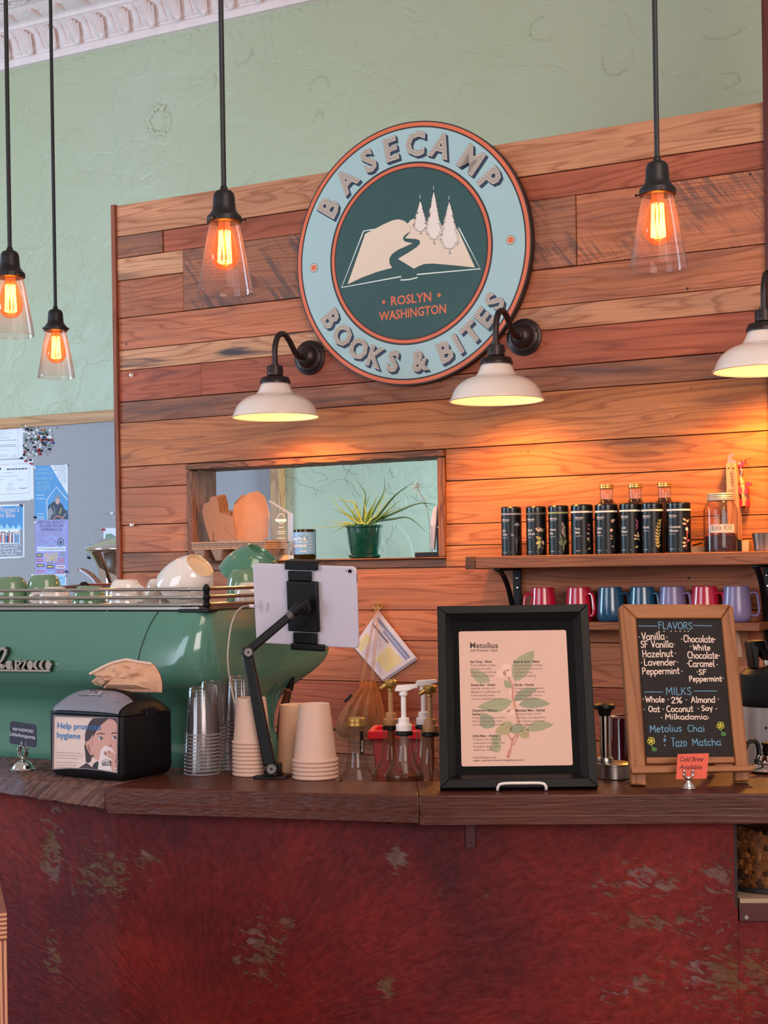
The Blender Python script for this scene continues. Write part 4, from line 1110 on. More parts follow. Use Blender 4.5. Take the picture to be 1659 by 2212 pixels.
# chrome script: M A R Z O C C O on a bar, cut fat with slim joints, raised on dark metal sides
sc_ = MB(); y_s = -.040
def zl(x, y): return mpx(x / 6.505, 1380 + y / 6.505, y_s)
def letter(polys):
    for p in polys:
        pp = [zl(*a) for a in p]
        sc_.prism(pp, y_s - .012, y_s - .008, 0); sc_.prism(pp, y_s - .008, y_s + .004, 1)
def ov(cx, cy, rx, ry, a0=0, a1=360, n=20): return [(cx + rx * cos(radians(a0 + (a1 - a0) * k / n)), cy + ry * sin(radians(a0 + (a1 - a0) * k / n))) for k in range(n + (0 if a1 - a0 == 360 else 1))]
def fat(pts, ws):
    pts = [Vector((p[0], p[1])) for p in pts]; L_, R_ = [], []
    for i, p in enumerate(pts):
        t = (pts[min(i + 1, len(pts) - 1)] - pts[max(i - 1, 0)]).normalized(); n_ = Vector((-t.y, t.x)) * ws[i] / 2
        L_.append(tuple(p + n_)); R_.append(tuple(p - n_))
    return L_ + R_[::-1]
# big M (its left half runs out of the picture)
letter([fat([(-150, 400), (-120, 230), (-100, 150), (-84, 140)], [30, 34, 30, 20]), fat([(-84, 140), (-66, 170), (-52, 320), (-44, 410)], [22, 44, 50, 40]), fat([(-40, 410), (-14, 260), (40, 150), (84, 128), (118, 134)], [18, 20, 30, 44, 30]), fat([(120, 140), (116, 200), (70, 300), (18, 352)], [36, 38, 30, 20]), fat([(18, 352), (60, 370), (88, 412)], [26, 60, 40]), fat([(88, 412), (104, 380), (124, 358)], [30, 26, 12])])
letter([ov(172, 362, 48, 64), fat([(206, 310), (208, 360), (222, 424)], [22, 26, 26]), fat([(120, 366), (140, 352)], [24, 20])])
letter([fat([(270, 300), (270, 430)], [30, 34]), fat([(280, 308), (318, 308), (330, 334), (316, 358), (284, 372)], [18, 24, 34, 24, 12]), fat([(290, 368), (318, 420)], [14, 26])])
letter([fat([(352, 310), (414, 308)], [16, 22]), fat([(410, 310), (356, 420)], [26, 24]), fat([(352, 420), (404, 424)], [22, 16])])
letter([ov(468, 366, 40, 66)])
letter([fat([(578, 312), (552, 312), (532, 346), (532, 386), (556, 412), (580, 416)], [10, 26, 40, 40, 26, 10])])
letter([fat([(662, 312), (636, 312), (614, 346), (614, 386), (638, 412), (660, 416)], [10, 26, 40, 40, 26, 10])])
letter([ov(720, 366, 38, 68)])
bb = [zl(-300, 426), zl(740, 430), zl(742, 458), zl(-300, 446)]
sc_.prism(bb, y_s - .012, y_s - .008, 0); sc_.prism(bb, y_s - .008, y_s + .006, 1)
# the first word, out of frame to the left
for ch, x in (('L', -520), ('a', -400)):
    ptext(sc_, ch, zl(x, 420), zl(x + 80, 420), .035, y_s - .012, 0, .03)
sc_.build('script_badge', [CHROME, mat('badge_side', (70, 66, 58), .35, metal=.6)], em, M=EM, smooth=30)
# steam wand at the far right end, grip and dark hose
q = MB(); w0 = MF.Ri
def mpt(px, py, y): x, z = mpx(px, py, y); return (x, y, z)
q.tube(crom([mpt(628, 1468, .36), mpt(626, 1500, .365), mpt(616, 1545, .37), mpt(606, 1600, .375)], 5), .0055, 10); q.build('steam_wand', CHROME, em, M=EM)
q = MB(); q.tube([mpt(630, 1462, .36), mpt(626, 1490, .362)], [.008, .0085], 10); q.build('wand_grip', BLKP, em, M=EM)
q = MB(); q.tube(crom([mpt(622, 1490, .33), mpt(608, 1540, .34), mpt(602, 1600, .345)], 4), .007, 8); q.build('wand_hose', mat('brown_hose', (92, 42, 30), .5), em, M=EM)
q = MB(); q.box(*[mpx(598, 1600, .33)[0], mpx(612, 1600, .33)[0]], .33, .36, ZL + .02, mpx(600, 1590, .33)[1]); q.build('drip_tray_end', BLKP, em, M=EM, bevel=.003)

# ---- cups on the tray
GLZ = mat('cup_green', (104, 136, 104), .14, coat=.7, vary=.04); WHT = mat('cup_white', (228, 214, 206), .14, coat=.7, vary=.02)
CZ = zr0 + .010
def cup(name, m, r, h, label, cat='cup', handle=None, group='cups warming on the espresso machine'):
    """a cup standing on its rim: foot ring on top, handle low at one side"""
    t = thing(name, label, cat, FR((0, 0, 0)), group)
    q = MB(); pr = [(r, 0), (r * .985, h * .25), (r * .93, h * .55), (r * .80, h * .82), (r * .66, h * .95), (r * .58, h * .985), (r * .55, h), (r * .50, h), (r * .47, h * .975), (1e-4, h * .97)]
    q.lathe([(v.x, v.y) for v in crom([(a, b_, 0) for a, b_ in pr], 3)], 40)
    q.lathe([(r, 0), (r * .94, .001), (r * .90, h * .5), (r * .5, h * .92), (1e-4, h * .93)], 40); q.build('cup_body', m, t)
    if handle is not None:
        q = MB(); a = handle
        pts = [(r * .95, .22), (r * 1.35, .20), (r * 1.55, .42), (r * 1.30, .66), (r * .86, .70)]
        q.tube([(v.x * cos(a), v.x * sin(a), v.y * h) for v in crom([(p[0], p[1], 0) for p in pts], 4)], .0048, 8, sq=(1.2, .8)); q.build('handle', m, t)
    return t
def mplace(px, y): return MF.sub(mpx(px, 1300, y)[0], y, CZ)
def put(t, fr): t.matrix_world = fr.M; return t
put(cup('cup', GLZ, .050, .072, 'green cup upside down at the left end of the machine top', handle=None), mplace(22, .13))
put(cup('cup', GLZ, .047, .076, 'green cup upside down, second from the left along the machine top', handle=None), mplace(96, .16))
put(cup('cup', WHT, .040, .046, 'small white cup upside down behind the rails, handle to the left', handle=radians(200)), mplace(118, .055))
put(cup('cup', GLZ, .041, .048, 'small green cup upside down behind the rails, between two white cups'), mplace(193, .055))
put(cup('cup', WHT, .043, .062, 'larger white cup upside down behind the rails near the panel seam', handle=radians(-10)), mplace(272, .060))
put(cup('cup', WHT, .036, .062, 'white cup half hidden behind the tilted white bowl'), mplace(345, .15))
put(cup('cup', WHT, .040, .050, 'white cup behind the side rails, just past the black corner post', handle=radians(160)), MF.sub(xc - .075, .30, CZ))
put(cup('cup', GLZ, .044, .082, 'pale green cup peeking out between the two tilted bowls'), MF.sub(xc - .115, .33, CZ))
put(cup('cup', WHT, .050, .060, 'white cup upside down behind the rails on the far side of the tray'), MF.sub(xc - .30, .28, CZ))
put(cup('cup', GLZ, .046, .066, 'green cup standing under the tilted green bowl', handle=None), MF.sub(xc - .060, .42, CZ))
def bowl(m, r, h, label):
    t = thing('bowl', label, 'bowl', FR((0, 0, 0)), 'tilted bowls on the espresso machine')
    q = MB(); pr = [(r, 0), (r * .985, h * .16), (r * .93, h * .40), (r * .82, h * .64), (r * .66, h * .86), (r * .56, h * .955), (r * .535, h)]
    P2 = [(v.x, v.y) for v in crom([(a, b_, 0) for a, b_ in pr], 4)]
    q.lathe(P2, 56); q.lathe([(r, 0), (r * .955, .002), (r * .90, h * .38), (r * .6, h * .84), (1e-4, h * .88)], 56); q.build('bowl_body', m, t)
    q = MB(); q.lathe([(r * .535, h), (r * .50, h + .001), (r * .475, h - .002), (r * .46, h - .008), (1e-4, h - .009)], 56); q.build('foot', mat('foot_cream', (226, 190, 150), .2, coat=.5) if m is WHT else m, t)
    return t
f = MF.sub(mpx(392, 1290, .10)[0], .10, CZ + .034)
f.R = MF.R @ Matrix.Rotation(radians(47), 3, 'Y') @ Matrix.Rotation(radians(9), 3, 'X'); f.M = Matrix.Translation(f.O) @ f.R.to_4x4()
put(bowl(WHT, .066, .088, 'big white bowl lying tilted on the cups, foot turned up and to the right'), f)
f = MF.sub(mpx(541, 1260, .42)[0], .40, CZ + .052)
f.R = MF.R @ Matrix.Rotation(radians(34), 3, 'Y') @ Matrix.Rotation(radians(-2), 3, 'X'); f.M = Matrix.Translation(f.O) @ f.R.to_4x4()
put(bowl(mat('bowl_green', (72, 122, 98), .14, coat=.7), .078, .086, 'big green bowl tilted behind the tablet'), f)
# black-knobbed rod lying on the cups
a = MF.w(*mpt(128, 1271, .22)); b_ = MF.w(*mpt(178, 1267, .22))
t = thing('milk_thermometer', 'thin metal rod with a black ribbed knob lying across the upside-down cups', 'thermometer', FR(((a + b_) / 2)[:]))
Ti = t.matrix_world.inverted(); d = (b_ - a).normalized()
q = MB(); q.tube([a - d * .03, b_], .0062, 10); q.build('rod', mat('bronze_rod', (150, 112, 104), .3, metal=.8), t, M=Ti)
q = MB(); q.tube([b_ - d * .004, b_, b_ + d * .003, b_ + d * .008, b_ + d * .012, b_ + d * .018], [.009, .0115, .009, .0125, .011, .006], 14); q.build('knob', BLKP, t, M=Ti)
# small white saucer lying flat behind
t = thing('saucer', 'white saucer with a red edge lying flat on the cups behind the rails', 'saucer', MF.sub(mpx(226, 1266, .30)[0], .30, mpx(226, 1271, .30)[1]))
q = MB(); q.lathe([(1e-4, 0), (.03, .0), (.034, .003), (.058, .010), (.060, .012), (.056, .013), (.03, .006), (1e-4, .005)], 40); q.build('dish', WHT, t)
q = MB(); q.lathe([(.0585, .0095), (.0608, .0118), (.0600, .0132), (.0570, .0132)], 40); q.build('rim_stripe', mat('red_stripe', (190, 60, 44), .3), t)

# ---- polished steel urn and a wooden-backed lid behind the end of the plank wall
uy = .46
ux, uz = W.pix(280, 1262, uy)
t = thing('coffee_urn', 'polished steel urn with a dark spout, half hidden behind the plank wall edge', 'urn', W.sub(ux, uy, 0))
q = MB(); s_ = 6.2 / F
def ur(px, py): x, z = W.pix(px, py, uy); return (max(1e-4, ux - x), z)
pr = [ur(226, 1300), ur(227, 1262), ur(226, 1240), ur(222, 1222), ur(215, 1206), ur(207, 1194), ur(203, 1190), ur(204, 1184), ur(213, 1176), ur(228, 1168), ur(240, 1163), ur(252, 1161)]
pr = [(v.x, v.y) for v in crom([(a[0], a[1], 0) for a in pr], 4)]
pr = [(pr[0][0], ZL - .9 + .02)] + pr
q.lathe(pr, 56, cap0=True); q.build('urn_body', CHROME, t)
q = MB(); x0, z0 = ur(204, 1190); 
q.tube(crom([(-x0 + .012, -.01, z0 + .004), (-x0 - .004, -.02, z0 - .004), (-x0 - .006, -.024, z0 - .034)], 4), [.012] * 8 + [.010], 10); q.build('spout', mat('dark_spout', (30, 30, 34), .2, metal=.6), t)
# stand for the urn: a low back cabinet behind the wall
a = W.sub(ux, uy, 0)
# leaning cutting lid
t = thing('serving_paddle', 'brown wooden paddle with a pale edge leaning behind the machine', 'paddle', W.sub(W.pix(200, 1250, .30)[0], .30, W.pix(200, 1300, .30)[1] - .3))
Ti = t.matrix_world.inverted() @ W.M
pts = [W.pix(x, y, .30) for x, y in ((223, 1262), (233, 1330), (205, 1330), (206, 1258), (195, 1246), (184, 1237), (173, 1232), (171, 1229), (176, 1227), (188, 1230), (204, 1240), (214, 1250))]
q = MB(); q.prism(pts, .285, .30); q.build('blade', plank_material('paddle_wood', (150, 92, 62), stain=False), t, M=Ti, bevel=.002)
pts = [W.pix(x, y, .28) for x, y in ((206, 1262), (196, 1249), (184, 1239), (174, 1233), (171, 1229))]
q = MB(); q.tube([(p[0], .283, p[1]) for p in crom([(p[0], p[1], 0) for p in pts], 4)], .004, 8); q.build('pale_edge', mat('pale_edge', (200, 205, 225), .3), t, M=Ti)
# ================================================================ things on the ledge
# ---- napkin dispenser
fl_, fr_ = onz(107, 1676, ZC), onz(267, 1691, ZC)
yaw = atan2(fr_.y - fl_.y, fr_.x - fl_.x); wid = (fr_ - fl_).length
NF = FR(((fl_ + fr_) / 2)[:], yaw)
nd_ = thing('napkin_dispenser', 'black napkin dispenser with a hygiene advert of a girl on its front', 'napkin dispenser', NF)
hw = wid / 2; dp = .155
def nx(x, y): return NF.pix(100 + x / 5.925, 1410 + y / 5.925, -.001)
zsm = nx(500, 790)[1]; ztp = nx(500, 560)[1] ; ztop = ztp + .012
DB = mat('dispenser_black', (14, 12, 15), .42, vary=.12, spec=.3); DG = mat('dispenser_grey', (120, 116, 128), .30, vary=.04)
q = MB()
def dsec(z, ins, y0, y1, r=.008): return [(x, y) for x, y in rrect(-hw + ins, hw - ins, y0, y1, r, 4)]
lv = [(.003, .010, .006, dp - .006), (.010, .004, .002, dp - .002), (.020, 0.0, 0.0, dp), (zsm - .002, 0, 0, dp)]
vs = []; fs = []
for z, i_, a, b_ in lv: vs += [(x, y, z) for x, y in dsec(z, i_, a, b_)]
k = 20 + 4
k = len(dsec(0, 0, 0, dp))
for i in range(len(lv) - 1): fs += [(i * k + j, i * k + (j + 1) % k, (i + 1) * k + (j + 1) % k, (i + 1) * k + j) for j in range(k)]
fs += [list(range(k - 1, -1, -1)), list(range((len(lv) - 1) * k, len(lv) * k))]
q.add(vs, fs); q.build('case', DB, nd_)
# domed lid: grid over width x depth
def lid(u, v):
    x = (-hw + wid * u) * .985; y = dp * (.012 + .976 * v)
    e = max(abs(2 * u - 1), 0); g_ = (1 - e ** 3.2) ** .5 if e < 1 else 0
    h = (1 - abs(2 * v - 1) ** 2.4) ** .55 if 0 < v < 1 else 0
    return (x, y, zsm + (ztop - zsm) * g_ * h)
q = MB(); q.grid(36, 24, lid, 0); q.build('lid', DB, nd_, smooth=80)
def gl(u, v):                                   # grey window set into the lid's front slope
    uu = .05 + .90 * u; vv = .004 + .30 * v; x, y, z = lid(uu, vv); return (x, y - .0012 - .001 * (1 - v), z + .0012)
q = MB(); q.grid(32, 14, gl, 0); q.build('lid_window', DG, nd_, smooth=80)
q = MB(); q.grid(6, 3, lambda u, v: (lambda p: (p[0], p[1] - .0016, p[2] + .0012))(gl(.46 + .15 * u, .50 + .26 * v)), 0); q.build('logo_plate', mat('logo_plate', (176, 170, 176), .3), nd_)
p0 = gl(.47, .58); p1 = gl(.60, .58)
q = MB(); ptext(q, 'TORK', (p0[0], p0[2] + .001), (p1[0], p1[2] + .001), .0085, p0[1] - .0045, 0, .02); q.build('logo_lettering', DB, nd_, smooth=0)
q = MB(); q.tube([gl(.30, .45), gl(.38, .46), gl(.45, .47)], .0008, 5); q.build('lid_crease', DB, nd_); q = MB(); q.tube([gl(.62, .47), gl(.92, .38)], .0008, 5); q.build('lid_crease', DB, nd_)
# side latch
q = MB(); q.box(hw - .001, hw + .0018, .070, .100, zsm - .014, zsm + .012); q.build('latch', DB, nd_, bevel=.002)
# advert behind a clear window
ad = MB()
A_PAPER, A_BLUE, A_HAIR, A_SKIN, A_SK2, A_NAP, A_TXT, A_DK, A_WH, A_LIP = range(10)
def poly(pts, mi, l): ad.flat([nx(*p) for p in pts], -.0016 - l * .0001, mi)
x0, z0 = nx(95, 1487); 
poly([(106, 812), (913, 838), (910, 1528), (700, 1500), (500, 1482), (96, 1484)], A_PAPER, 0)
poly([(600, 838), (560, 880), (520, 960), (500, 1040), (496, 1100), (502, 1150), (490, 1200), (500, 1280), (508, 1400), (545, 1412), (575, 1390), (585, 1340), (600, 1330), (660, 1380), (700, 1300), (760, 1180), (914, 1100), (913, 838)], A_HAIR, 1)   # hair and braid
poly([(800, 845), (770, 868), (700, 930), (640, 1010), (596, 1090), (590, 1180), (596, 1260), (612, 1330), (650, 1372), (690, 1390), (911, 1460), (914, 930), (890, 880), (850, 850)], A_SKIN, 2)  # face
poly([(600, 1040), (560, 1110), (512, 1140), (506, 1170), (520, 1215), (545, 1270), (575, 1312), (600, 1310), (596, 1240), (586, 1170), (592, 1110)], A_SKIN, 3)   # ear
poly([(535, 1170), (530, 1200), (550, 1260), (572, 1290), (566, 1230), (552, 1180)], A_SK2, 4)
poly([(640, 1058), (660, 1034), (700, 1024), (756, 1040), (752, 1050), (700, 1038), (662, 1046)], A_HAIR, 4)
poly([(836, 1034), (866, 1016), (914, 1024), (914, 1040), (872, 1030), (840, 1046)], A_HAIR, 4)
for cx, cy, w_ in ((700, 1096, 38), (876, 1086, 34)):
    poly([(cx - w_, cy + 8), (cx - 20, cy - 16), (cx + 6, cy - 22), (cx + w_, cy + 2), (cx + 14, cy + 18), (cx - 16, cy + 18)], A_WH, 4)
    poly(ov(cx + 8, cy - 2, 18, 20, n=14), A_DK, 5); poly(ov(cx + 13, cy - 7, 4, 5, n=8), A_WH, 6)
    ad.line([nx(cx - w_, cy + 8), nx(cx - 20, cy - 16), nx(cx + 6, cy - 24), nx(cx + w_, cy)], .0009, -.0022, A_HAIR)
poly([(786, 1186), (806, 1198), (836, 1202), (842, 1178), (834, 1150), (826, 1186), (806, 1186)], A_SK2, 4)
poly([(400, 1484), (470, 1440), (520, 1408), (560, 1440), (600, 1478), (620, 1486)], A_HAIR, 2)
poly([(580, 1484), (610, 1420), (650, 1390), (690, 1400), (668, 1494)], A_DK, 3)      # dark collar
poly([(664, 1494), (676, 1400), (690, 1300), (706, 1240), (740, 1200), (770, 1188), (840, 1222), (900, 1300), (911, 1360), (910, 1528), (780, 1508)], A_NAP, 6)
for (ax, ay), (bx, by), w_ in (((756, 1282), (910, 1380), 46), ((800, 1262), (912, 1330), 38), ((836, 1400), (912, 1408), 40), ((834, 1446), (910, 1448), 36), ((846, 1490), (910, 1500), 30)):
    a, b_ = nx(ax, ay), nx(bx, by); ad.line([a, b_], w_ * .000175, -.0016 - .00075, A_SKIN)
    ad.line([(a[0] + .002, a[1] - .0034), (b_[0] - .002, b_[1] - .0034)], .0006, -.0016 - .0008, A_SK2)
ad.flat([nx(*p) for p in ((716, 1392), (832, 1382), (836, 1440), (722, 1446))], -.00245, A_DK)
ptext(ad, 'TORK', nx(724, 1438), nx(830, 1430), .0072, -.0026, A_NAP, .02)
ad.line([nx(722, 1382), nx(770, 1364), nx(828, 1380)], .0008, -.00245, A_DK)
ptext(ad, 'Help promote', nx(150, 966), nx(704, 990), .0125, -.0026, A_BLUE, .012)
ptext(ad, 'hygiene', nx(144, 1088), nx(442, 1100), .0125, -.0026, A_BLUE, .012)
for j, (y, ws) in enumerate(((1266, 300), (1300, 320), (1334, 270), (1392, 270), (1426, 260), (1456, 240))):
    x = 138
    rw = random.Random(j)
    while x < 138 + ws:
        w_ = rw.uniform(18, 52); ad.line([nx(x, y + x * .05), nx(min(x + w_, 138 + ws + 10), y + (x + w_) * .05)], .0011, -.0024, A_TXT, caps=False); x += w_ + 9
ad.build('printed_advert', [mat('advert_paper', (226, 196, 186), .4, vary=.02), mat('advert_blue', (40, 118, 180), .4), mat('advert_hair', (62, 42, 44), .5, vary=.25, scale=90), mat('advert_skin', (206, 150, 136), .5, vary=.06), mat('advert_skin_line', (164, 100, 92), .5), mat('advert_napkin', (226, 204, 200), .5), mat('advert_text', (150, 120, 122), .5), mat('advert_dark', (46, 38, 52), .5), mat('advert_white', (220, 210, 214), .5), mat('advert_lip', (180, 90, 90), .5)], nd_, smooth=0)
q = MB(); xa, za = nx(92, 1492); xb, zb = nx(930, 800)
for a, b_ in (((92, 1490), (100, 806)), ((100, 806), (924, 834)), ((924, 834), (916, 1536))):
    pa, pb = nx(*a), nx(*b_); q.tube([(pa[0], -.003, pa[1]), (pb[0], -.003, pb[1])], .0014, 6)
pts = [nx(*p) for p in ((92, 1490), (300, 1478), (500, 1482), (720, 1504), (916, 1536))]; q.tube([(p[0], -.003, p[1]) for p in pts], .0014, 6)
q.build('window_frame', mat('clear_edge', (120, 110, 122), .15, coat=.5), nd_)
# the napkin pulled up through the slot
KP = mat('kraft_napkin', (206, 152, 120), .85, vary=.10, scale=60, bump=.3, bscale=90)
q = MB(); yN = .075
ol = [nx(*p) for p in ((404, 530), (432, 440), (400, 464), (300, 442), (260, 400), (330, 342), (264, 300), (400, 236), (520, 168), (640, 130), (740, 112), (880, 140), (1060, 168), (1110, 240), (1150, 320), (1174, 420), (1170, 545))]
def napk(side):
    n_ = len(ol); cxn = sum(p[0] for p in ol) / n_; czn = ztop - .004
    rn = random.Random(12 + side)
    rings = 9; vs = []; 
    for r_ in range(rings + 1):
        t = r_ / rings
        for i, p in enumerate(ol):
            s2 = t ** .9
            x = cxn + (p[0] - cxn) * s2; z = czn + .03 + (p[1] - czn - .03) * s2
            bul = (.020 * (1 - t * t) + .0045 * sin(i * 1.9 + r_ * .7) * sin(pi * t) + .003 * rn.uniform(-1, 1) * sin(pi * t)) * side
            vs.append((x, yN + bul - .002 * (side < 0), z))
    fs = [(r_ * n_ + i, r_ * n_ + i + 1, (r_ + 1) * n_ + i + 1, (r_ + 1) * n_ + i) for r_ in range(rings) for i in range(n_ - 1)]
    fs += [(r_ * n_ + n_ - 1, r_ * n_, (r_ + 1) * n_, (r_ + 1) * n_ + n_ - 1) for r_ in range(rings)]
    q.add(vs, fs)
napk(-1); napk(1)
NP = thing('paper_napkin', 'crumpled brown paper napkin pulled up out of the black dispenser', 'napkin', FR(NF.w(0, .075, ztop)[:], yaw))
o = q.build('sheet', KP, NP, M=NP.matrix_world.inverted() @ NF.M, smooth=28)
o2 = MB()
for a, b_, c_ in (((264, 300), (520, 168), (740, 112)), ((740, 112), (880, 140), (1060, 168))):
    pts = crom([(nx(*p)[0], yN - .008, nx(*p)[1]) for p in (a, b_, c_)], 6); o2.tube(pts, .0028, 6, sq=(1, .5))
o2.build('folded_edge', mat('napkin_edge', (224, 184, 164), .8), NP, M=NP.matrix_world.inverted() @ NF.M)

# ---- place-card holder and wifi card
g_ = onz(47, 1664, ZC)
HF = FR((g_.x, g_.y + .012, ZC), radians(-32))
hd = thing('card_holder', 'chrome ring card holder with a round domed base, by the left end of the bar', 'card holder', HF)
CH = MC['chrome']
q = MB(); q.lathe([(1e-4, 0), (.0275, 0), (.0285, .0015), (.0272, .003), (.024, .0035), (.0225, .008), (.019, .014), (.012, .0195), (.005, .022), (.0035, .024), (.0035, .027), (1e-4, .0275)], 40); q.build('dome_base', CH, hd)
def ringpts(r, cz, y): return [(r * .92 * sin(2 * pi * k / 28), y, cz + r * 1.12 * cos(2 * pi * k / 28)) for k in range(28)]
q = MB(); q.tube(ringpts(.0125, .0405, -.003), .0019, 8, closed=True, sq=(1, 1.5)); q.build('ring', CH, hd)
q = MB(); q.tube(ringpts(.0125, .0405, .003), .0019, 8, closed=True, sq=(1, 1.5)); q.build('ring', CH, hd)
CF = HF.sub(0, 0, 0)
cx = [HF.pix(*p, 0.0) for p in ((22, 1557), (79, 1566), (79, 1615), (21, 1606))]
wc_ = thing('wifi_card', 'small dark card with white handwriting giving the wifi password, in the chrome ring holder', 'card', HF.sub(sum(p[0] for p in cx) / 4, 0, sum(p[1] for p in cx) / 4))
Ti = wc_.matrix_world.inverted() @ HF.M
a, b_, c_, d_ = [Vector(p) for p in cx]
def crd(u, v): p = (d_ * (1 - u) + c_ * u) * (1 - v) + (a * (1 - u) + b_ * u) * v; return (p.x, p.y)
q = MB(); q.prism([crd(u, v) for u, v in rrect(0, 1, 0, 1, .1, 4)], -.0006, .0006); q.build('card', mat('chalk_card', (44, 40, 60), .7), wc_, M=Ti)
q = MB(); ptext(q, 'WiFi PASSWORD:', crd(.10, .60), crd(.90, .63), .0066, -.0009, 0, .012); ptext(q, 'LittleAnnapurna', crd(.01, .36), crd(.96, .36), .0085, -.0009, 0, .006)
hand(q, '&', crd(.40, .05), crd(.50, .05), .006, .0007, -.0009); hand(q, 'l', crd(.58, .05), crd(.63, .05), .006, .0007, -.0009)
q.build('lettering', mat('chalk_white', (214, 208, 220), .8), wc_, M=Ti, smooth=0)

# ---- tablet arm and tablet
bpt = onz(585, 1681, ZC)
AF = FR((bpt.x, bpt.y, ZC), radians(-8))
arm = thing('tablet_stand', 'black jointed metal tablet arm standing on the bar ledge', 'tablet stand', AF)
def ap(px, py, y=0.0): x, z = AF.pix(px, py, y); return Vector((x, y, z))
q = MB(); b0 = [AF.pix(p, 1684, 0)[0] for p in (548, 622)]
q.slab([(b0[0], -.008), (b0[0] + .02, -.018), (b0[1] - .02, -.018), (b0[1], -.010), (b0[1], .030), (b0[0] + .004, .030)], 0, .0055)
q.slab([(b0[0] + .024, -.012), (b0[1] - .022, -.012), (b0[1] - .014, .024), (b0[0] + .018, .024)], .0055, .011); q.build('foot_plate', BLKP, arm, bevel=.0018)
j0, j1, j2 = ap(584, 1659), ap(534, 1408, .012), ap(648, 1312, .03)
def joint(p, r, w_, nm, axis=Vector((.35, -.94, 0))):
    axis = axis.normalized(); q = MB()
    q.tube([p - axis * w_, p - axis * (w_ * .2), p + axis * (w_ * .2), p + axis * w_], [r, r, r * .97, r], 24)
    q.build(nm, BLKP, arm, bevel=.001, seg=1)
    q = MB(); q.tube([p + axis * (w_ - .0005), p + axis * (w_ + .0012)], r * .72, 20); o = q.build('pivot_cap', mat('grey_cap', (104, 98, 98), .35, metal=.6), arm)
    q = MB(); q.tube([p + axis * (w_ + .0008), p + axis * (w_ + .0018)], r * .22, 8); q.build('pivot_bolt', BLKP, arm)
joint(j0, .0135, .015, 'base_joint'); joint(j1, .012, .017, 'elbow_joint')
q = MB(); q.box(j0.x - .014, j0.x + .022, j0.y + .0, j0.y + .020, .010, j0.z + .010); q.build('base_block', BLKP, arm, bevel=.002)
def bar_(a, b_, w0, w1, dp_, nm):
    d = (b_ - a); L_ = d.length; d.normalize(); n_ = Vector((0, 1, 0)); s_ = d.cross(n_).normalized(); n_ = s_.cross(d)
    vs = []
    for p, w_ in ((a, w0), (b_, w1)):
        for u, v in ((-1, -1), (1, -1), (1, 1), (-1, 1)): vs.append(p + s_ * u * w_ / 2 + n_ * v * dp_ / 2)
    q = MB(); q.add(vs, [(3, 2, 1, 0), (4, 5, 6, 7), (0, 1, 5, 4), (1, 2, 6, 5), (2, 3, 7, 6), (3, 0, 4, 7)]); q.build(nm, BLKP, arm, bevel=.003)
bar_(j0 + (j1 - j0) * .03, j1, .026, .021, .017, 'lower_arm')
bar_(j1, j1 + (j2 - j1) * .80, .0185, .017, .015, 'upper_arm')
q = MB(); q.tube([j1 + (j2 - j1) * .78, j1 + (j2 - j1) * .86], [.0105, .0105], 16); q.build('chrome_band', mat('grey_cap', (1, 1, 1)), arm)
q = MB(); q.tube([j1 + (j2 - j1) * .84, j2, ap(662, 1300, .045)], [.010, .0125, .011], 16); q.build('ball_neck', BLKP, arm)
q = MB(); q.ball(ap(656, 1312, .050), .0165, 20); q.build('ball_joint', BLKP, arm)
# tablet plane
tc_ = P(661, 1308, bpt.y + .075)
TF = FR(tc_[:], radians(-22), radians(-9), radians(2.6))
# size from the photograph's corners in that plane
cs = [Vector(TF.pix(*p)) for p in ((545, 1221), (766, 1220), (778, 1396), (554, 1394))]
tw = ((cs[1] - cs[0]).length + (cs[2] - cs[3]).length) / 2; thh = ((cs[3] - cs[0]).length + (cs[2] - cs[1]).length) / 2
mid = sum(cs, Vector((0, 0))) / 4
TF = TF.sub(mid.x, 0, mid.y)
tb = thing('tablet', 'white tablet seen from behind, clamped in the black jointed stand', 'tablet', TF)
q = MB(); q.prism(rrect(-tw / 2, tw / 2, -thh / 2, thh / 2, .010, 6), 0, .0062); q.build('back_shell', mat('tablet_silver', (206, 196, 208), .35, metal=.15, vary=.015), tb, bevel=.002)
q = MB(); q.prism(rrect(-tw / 2 + .003, tw / 2 - .003, -thh / 2 + .003, thh / 2 - .003, .008, 6), .0060, .0068); q.build('screen', mat('dark_screen', (16, 18, 22), .1), tb)
cxp = TF.pix(756, 1234, 0)
q = MB(); R9 = Matrix.Rotation(pi / 2, 4, 'X')
q.lathe([(1e-4, .0012), (.0028, .0014), (.0042, .0016), (.0046, .0)], 20, M=Zat(cxp[0], 0, cxp[1]) @ R9); q.build('camera_lens', mat('lens_dark', (24, 22, 28), .1), tb)
q = MB(); q.lathe([(1e-4, .0006), (.0013, .0005), (.0015, 0)], 12, M=Zat(*(lambda p: (p[0], 0, p[1]))(TF.pix(748, 1233, 0))) @ R9); q.build('microphone_hole', mat('lens_dark', (24, 22, 28)), tb)
q = MB(); a = TF.pix(576, 1303, 0); b_ = TF.pix(576, 1319, 0)
ptext(q, 'iPad', a, b_, .006, -.0003, 0, .01)
for j in range(3): q.line([TF.pix(566 - j * 3, 1295, 0), TF.pix(567 - j * 3, 1325 - j * 5, 0)], .0006, -.0003, 0, caps=False)
q.build('lettering', mat('tablet_print', (150, 142, 156), .5), tb, smooth=0)
q = MB(); a = TF.pix(767, 1236, 0); 
q.box(tw / 2 - .0012, tw / 2 + .0004, .001, .005, a[1] - .022, a[1] - .004); q.build('side_buttons', mat('tablet_trim', (120, 110, 118), .4), tb)
